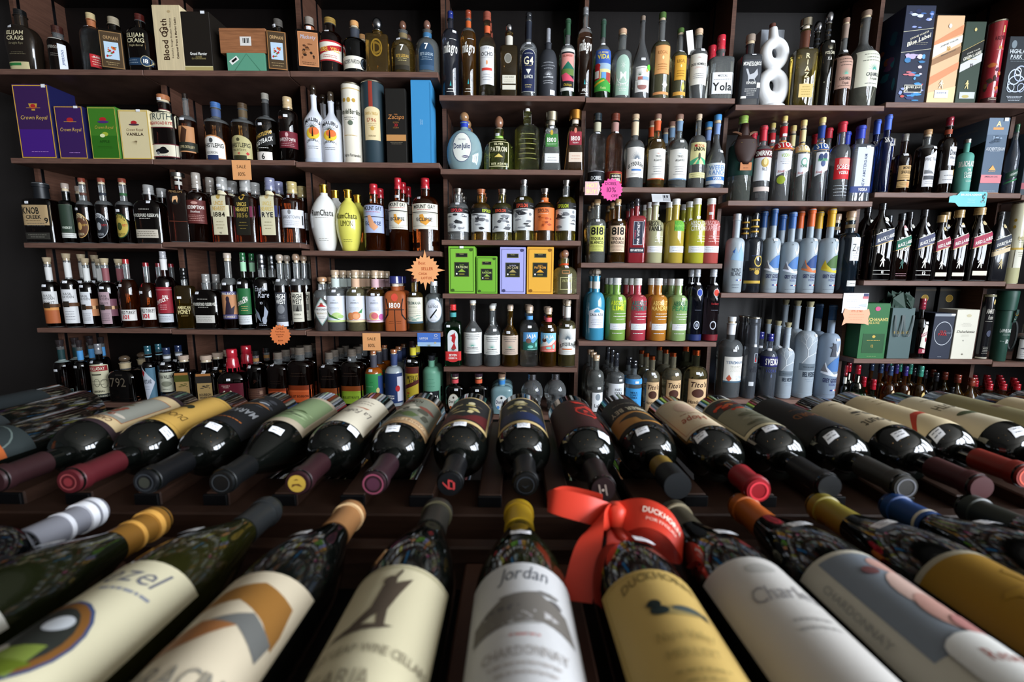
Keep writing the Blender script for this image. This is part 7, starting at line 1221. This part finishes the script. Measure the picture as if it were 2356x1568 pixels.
B_ = [
 (-.60, .44, 'BO', VG, 'foil #23272c .2 .4', 'R -1.2 .1 1.2 .4 #d8cfb8', 'front wine bottle with charcoal capsule at far left', None, ''),
 (-.47, .452, 'BO', 'v#07080a', 'foil #8f8f96 .24 .41', 'R -1.2 .1 1.2 .4 #d8d0c0', 'front wine bottle with silver capsule and white rings', None, '.86 .875 #d3d3d8;.93 .955 #e0e0e4;.965 .985 #d3d3d8'),
 (-.385, .435, 'BU', VO, 'foil #9a6a28 .19 .4', 'R -1.3 .1 1.3 .43 #d8d6cc', 'front wine bottle with gold ringed capsule', (-.2, .66), '.875 .89 #d8a04c;.94 .96 #d8a04c'),
 (-.277, .458, 'BU', 'v#1f1f0a', 'foil #2a2d2e .17 .4', 'R -1.3 .08 1.3 .46 #d8cfae;T ezel .1 .41 .06 1.0 #6c6e76 i;L 1 -.2 .34 .8 .37 #8a8c94;E -.25 .2 .85 .11 #3c4a70;E -.25 .2 .8 .103 #7a5024;E -.25 .2 .68 .088 #2c2e2a;P #7a8a3a -.9 .17 .3 .19 .3 .12 -.7 .12;E .05 .24 .22 .02 #c9ccd0;E -.5 .18 .3 .015 #c3bcb0;P #5f6e1c -.8 .15 .4 .15 .2 .12 -.6 .12', 'front olive wine bottle with round landscape label', (-.2, .64), ''),
 (-.18, .452, 'BU', VG, 'foil #b07c4c .17 .4', 'R -1.2 .08 1.15 .44 #dacbb0;P #9a6a30 -.9 .32 -.5 .38 .2 .4 .9 .37 1 .3 1 .26 .6 .3 0 .34;P #70706c -.2 .28 .4 .31 .95 .27 .9 .22 .3 .27;P #a0683c -1 .22 -.3 .28 .3 .27 -.2 .22 -1 .18;T SARACINA .1 .14 .05 1.8 #8a8478', 'front wine bottle with tan capsule, brown and grey wave label', (-.2, .66), '.95 .96 #e0bc8c'),
 (-.083, .458, 'BU', VG, 'foil #33302a .17 .4', 'R -1.2 .06 1.2 .45 #d6ccaa;R -1.2 .435 1.2 .445 #b8ae8c;P #55483c -.5 .24 -.2 .3 -.15 .37 .1 .38 .35 .4 .2 .34 .1 .29 .15 .24 0 .25 -.05 .28 -.25 .25;E -.05 .385 .12 .018 #55483c;P #55483c .0 .4 .1 .43 .12 .42 .05 .39;P #55483c -.8 .225 .1 .235 .3 .245 -.4 .25;T STAGS\'_LEAP_WINE_CELLARS 0 .185 .022 2.2 #8a8068;T KARIA -.2 .12 .04 .9 #8a8068', 'front wine bottle with ivory rearing stag label', None, '.95 .958 #55503c'),
 (.009, .456, 'BU', VO, 'foil #e0b428 .15 .41', 'R -1.25 .1 1.25 .47 #dad8d8;T Jordan .0 .43 .05 .95 #5c6068 i;A 15 -.95 .25 .95 .37 #8a8684 #77736f #a8a5a2 #5f5c5a #c3c0be;P #77716a -.95 .3 -.3 .35 .2 .36 .8 .32 .95 .25 .3 .27 -.95 .25;L 1 -.3 .22 .3 .24 #c88a84;T CHARDONNAY 0 .19 .025 1.4 #a8a09a;L 2 -.7 .13 .7 .17 #b8b0aa', 'front wine bottle with yellow capsule and white house-sketch label', (0, .65), ''),
 (.105, .452, 'BU', 'v#0e0908', 'foil #2f4432 .16 .4', 'R -1.2 .08 1.2 .46 #d0ae64;F -1.12 .09 1.12 .45 .012 #a08438;T DUCKHORN 0 .41 .028 1.4 #8a7440 ba;E .1 .315 .42 .013 #a08c58;E .3 .322 .28 .01 #4a5450;P #3a4440 .4 .318 .68 .305 .62 .325;E -.2 .316 .16 .013 #23302f;E -.25 .336 .12 .0125 #1c2826;P #1c2826 -.42 .333 -.33 .34 -.33 .331;T Napa_Valley 0 .245 .024 .9 #a89050 i;T MERLOT 0 .2 .02 .8 #a89050;L 2 -.4 .13 .4 .17 #a89050', 'front wine bottle with gold duck label wearing red bow', (.25, .62), ''),
 (.19, .468, 'BU', VG, 'foil #57503f .18 .38', 'R -1.2 .08 1.2 .47 #d6d2cc;E 0 .42 .3 .02 #b8b4ae;T Charles 0 .33 .05 1.2 #a09c9c i;L 2 -.4 .2 .5 .25 #b0aca8', 'front wine bottle with white script label and grey-brown capsule', (.1, .62), '.94 .952 #a89c80'),
 (.272, .474, 'BU', VG, 'foil #c8661f .19 .41', 'R -1.25 .06 1.25 .47 #cdc6b4;R -.75 .14 1.25 .455 #7f8790;E .35 .41 .3 .03 #c09488;E .5 .3 .62 .085 #c9a99c;E .3 .24 .4 .06 #b5897c;E .8 .36 .35 .05 #bda69e;E -.1 .38 .15 .015 #7a4c4c;E .6 .2 .5 .04 #a8706a;V CHARDONNAY -1 .3 .16 .26 #9a9890 c;Q -.5 .06 1.25 .18 .04 #d8d6d0;T Reserve .3 .12 .03 .8 #a05c50', 'front wine bottle with orange capsule, blue-grey and rose label', (-.1, .64), ''),
 (.365, .476, 'BU', VG, 'foil #9c8c30 .2 .41', 'R -1.25 .06 1.25 .46 #96701c;R -1.25 .45 1.25 .465 #a8a08a;A 19 -.9 .1 .9 .4 #8f6a1a #a07820', 'front wine bottle with olive-gold capsule and gold label', (-.3, .66), ''),
 (.452, .476, 'BU', VG, 'foil #1f4888 .17 .41', 'R -1.25 .06 1.25 .44 #c9c0a8', 'front wine bottle with blue capsule and white ring', (0, .66), '.845 .855 #c9c3b4'),
 (.54, .474, 'BU', VG, 'foil #2f352c .2 .4', 'R -1.25 .06 1.25 .44 #c9c0a8', 'front wine bottle with dark moss capsule', (0, .66), ''),
 (.63, .46, 'BO', VG, 'foil #2c2e30 .2 .4', 'R -1.25 .06 1.25 .44 #c9c0a8', 'front black wine bottle last on the right', None, ''),
]
for x, ty, sk, gl, cap, dsl, desc, tg, bd in B_:
    dz = -.006 if x == .19 else 0
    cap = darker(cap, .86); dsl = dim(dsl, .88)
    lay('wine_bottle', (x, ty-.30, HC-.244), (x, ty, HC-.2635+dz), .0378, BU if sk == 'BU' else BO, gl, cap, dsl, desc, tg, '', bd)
# lower tier, glimpsed between the slats
c0 = None
for i in range(18):
    x = -.905+i*.1
    if .06 < x < .13: x = .088
    if .13 < x < .2: x = .222
    r = lay('wine_bottle', (x, .80, HC-.38), (x, .62, HC-.375), .034, BO, VG, 'foil #23262a .2 .4', '', 'dark wine bottle in the shadowed tier beneath the slats', grp='bottles in the lower tier of the rack')

# red gift bow on the neck
def ribbon(root, name, path, wid, key='s#d23a26', t=.0008):
    """path: list of (point, across vector)"""
    vs, fs = [], []
    for i, (p, a) in enumerate(path):
        p = Vector(p); a = Vector(a).normalized()*wid/2
        tg = (Vector(path[min(i+1, len(path)-1)][0])-Vector(path[max(i-1, 0)][0])).normalized(); nn = tg.cross(a).normalized()*t
        for q in (p-a, p+a, p+a+nn, p-a+nn): vs.append(tuple(q))
    n = len(path)
    for i in range(n-1):
        for q in range(4): fs.append((i*4+q, i*4+(q+1) % 4, i*4+4+(q+1) % 4, i*4+4+q))
    fs += [(0, 1, 2, 3), tuple(reversed(range(n*4-4, n*4)))]
    return mesh_obj(name, vs, fs, key, root, angle=60)
bw = empty('ribbon_bow', (.105, .41, HC-.235), 'red satin gift bow with white lettering on dark green neck', 'ribbon')
def curve(cps, n=18):
    """smooth path through control points ((x,y,z),(across))"""
    out = []
    m = len(cps)
    for s in range(m-1):
        P = [cps[max(s-1, 0)], cps[s], cps[s+1], cps[min(s+2, m-1)]]
        for i in range(n//2):
            t = i/(n//2)
            def cr(j): 
                a, b, c, d = [Vector(q[j]) for q in P]
                return .5*((2*b)+(c-a)*t+(2*a-5*b+4*c-d)*t*t+(-a+3*b-3*c+d)*t*t*t)
            out.append((tuple(cr(0)), tuple(cr(1))))
    out.append(cps[-1]); return out
up1 = (.0, .35, 1)
ribbon(bw, 'bow_loop', curve([((.0, -.012, -.002), (0, .3, 1)), ((-.03, -.016, .010), (.1, .5, 1)), ((-.062, -.008, .014), (.2, .9, .6)), ((-.066, .006, .006), (0, 1, .2)), ((-.045, .018, .004), (-.1, .8, .5)), ((-.01, .002, .002), (0, .4, 1))]), .026)
LOOP2 = curve([((.0, -.012, -.002), (0, .3, 1)), ((.024, -.022, .010), (.35, .8, .6)), ((.044, -.034, .006), (.45, .9, .35)), ((.054, -.046, -.012), (.4, .9, .1)), ((.046, -.03, -.022), (.2, .8, .2)), ((.008, .0, -.006), (0, .4, 1))])
ribbon(bw, 'bow_loop', LOOP2, .03)
ribbon(bw, 'bow_tail', curve([((-.002, -.012, .0), (0, .3, 1)), ((-.022, -.03, .006), (.7, .5, .5)), ((-.036, -.058, -.004), (1, .1, .1)), ((-.05, -.09, -.03), (1, -.3, .1))]), .026)
v, f = boxg(-.009, -.021, -.012, .009, -.002, .014, .005); mesh_obj('knot', v, f, 's#cf3c28', bw, smooth=True, angle=80)
lathe('neck_wrap', [(-.010, .0174), (-.009, .019), (.009, .019), (.010, .0174)], 's#c23422', bw, 28).rotation_euler = (math.radians(86), 0, 0)
bpy.context.view_layer.update()
for o in bw.children:
    if o.name.startswith('neck_wrap'): o.location = (0, .004, -.0255)
def on_loop(s_, z, o):
    t = max(0, min(len(LOOP2)-1.01, 14+s_*520)); i = int(t); fr_ = t-i
    p = Vector(LOOP2[i][0]).lerp(Vector(LOOP2[i+1][0]), fr_); a = Vector(LOOP2[i][1]).lerp(Vector(LOOP2[i+1][1]), fr_).normalized()
    tg = (Vector(LOOP2[i+1][0])-Vector(LOOP2[i][0])).normalized(); nn = a.cross(tg).normalized()
    if nn.z < 0: nn = -nn
    return tuple(p+a*z+nn*(.0016+o))
pr = Print(.014, .014, on_loop, .003, .003); pr.run('T DUCKHORN .25 .25 .42 1.9 #f0e0d0 b;T PORTFOLIO .25 -.4 .24 1.5 #f0e0d0'); pr.build(bw, ('l', 'ribbon_lettering'))

# ------------------------------------------------------------------ the room
def slab(name, a, b, m):
    v, f = boxg(*a, *b); return structure(mesh_obj(name, v, f, m, smooth=False))
slab('floor', (-3.0, -4.6, -.05), (3.5, 2.6, 0), 'wood_dark')
slab('ceiling', (-3.0, -4.6, 3.2), (3.5, 2.6, 3.25), 'plaster#a09a90')
slab('wall_back', (-3.0, 2.345, 0), (3.5, 2.45, 3.2), 'plaster#1f1a18')
slab('wall_left', (-3.05, -4.6, 0), (-2.95, 2.345, 3.2), 'plaster#2c2623')
def window_wall(name, horiz, fixed, a0, a1, centres, hw, z0, z1, n0):
    """wall with window openings; frames and mullions are built, daylight comes through"""
    V, F = [], []
    edges = [a0]
    for c in centres: edges += [c-hw, c+hw]
    edges.append(a1)
    gs = []
    def bx(u0, zz0, u1, zz1, t0=0, t1=.08):
        return boxg(u0, fixed+t0, zz0, u1, fixed+t1, zz1) if horiz else boxg(fixed+t0, u0, zz0, fixed+t1, u1, zz1)
    gs.append(bx(a0, 0, a1, z0)); gs.append(bx(a0, z1, a1, 3.2))
    for i in range(0, len(edges), 2):
        if edges[i+1] > edges[i]: gs.append(bx(edges[i], z0, edges[i+1], z1))
    v, f = join(*gs); structure(mesh_obj(name, v, f, 'plaster#8a857c', smooth=False))
    for i, c in enumerate(centres):
        g = [bx(c-hw, z0, c-hw+.04, z1, -.01, .05), bx(c+hw-.04, z0, c+hw, z1, -.01, .05), bx(c-hw, z0, c+hw, z0+.05, -.01, .05), bx(c-hw, z1-.05, c+hw, z1, -.01, .05), bx(c-.018, z0, c+.018, z1, 0, .04), bx(c-hw, (z0+z1)/2+.3, c+hw, (z0+z1)/2+.33, 0, .04)]
        v, f = join(*g); structure(mesh_obj('window_%d' % (n0+i), v, f, 'm#2a2522', smooth=False))
window_wall('wall_right', False, 3.36, -4.6, 2.345, (-3.6, -2.3, -1.0, .3), .52, .9, 3.0, 1)
window_wall('wall_front', True, -4.58, -3.0, 3.44, (), .47, .88, 2.62, 5)
# small warm ceiling lamps of the shop
for i, (x, y) in enumerate(((-1.1, .2), (0.1, .1), (1.2, .3), (-.5, -1.2), (.9, -1.3))):
    r = empty('ceiling_lamp', (x, y, 3.2), ['small brass flower ceiling lamp over the left racks', 'small brass flower ceiling lamp over the middle of the racks', 'small brass flower ceiling lamp over the right racks', 'small brass flower ceiling lamp behind the viewer, left', 'small brass flower ceiling lamp behind the viewer, right'][i], 'lamp')
    lathe('mount', [(-.03, .05), (0, .06)], '*#8a6a2c', r, 20)
    for j in range(6):
        a = j*math.pi/3; vs, fs = boxg(.03, -.03, -.07, .14, .03, -.06, .004)
        o = mesh_obj('petal', vs, fs, '*#9c7a34', r, smooth=False); o.rotation_euler = (0, .25, a)
    g = lathe('bulb', [(-.11, .015), (-.09, .035), (-.06, .03), (-.03, .015)], 'm#ffd9a0', r, 16)
    m = bpy.data.materials.get('lamp_glow')
    if not m:
        m = bpy.data.materials.new('lamp_glow'); m.use_nodes = True; bb = m.node_tree.nodes['Principled BSDF']
        bb.inputs['Emission Color'].default_value = (1, .62, .28, 1); bb.inputs['Emission Strength'].default_value = 14
    g.data.materials.clear(); g.data.materials.append(m)
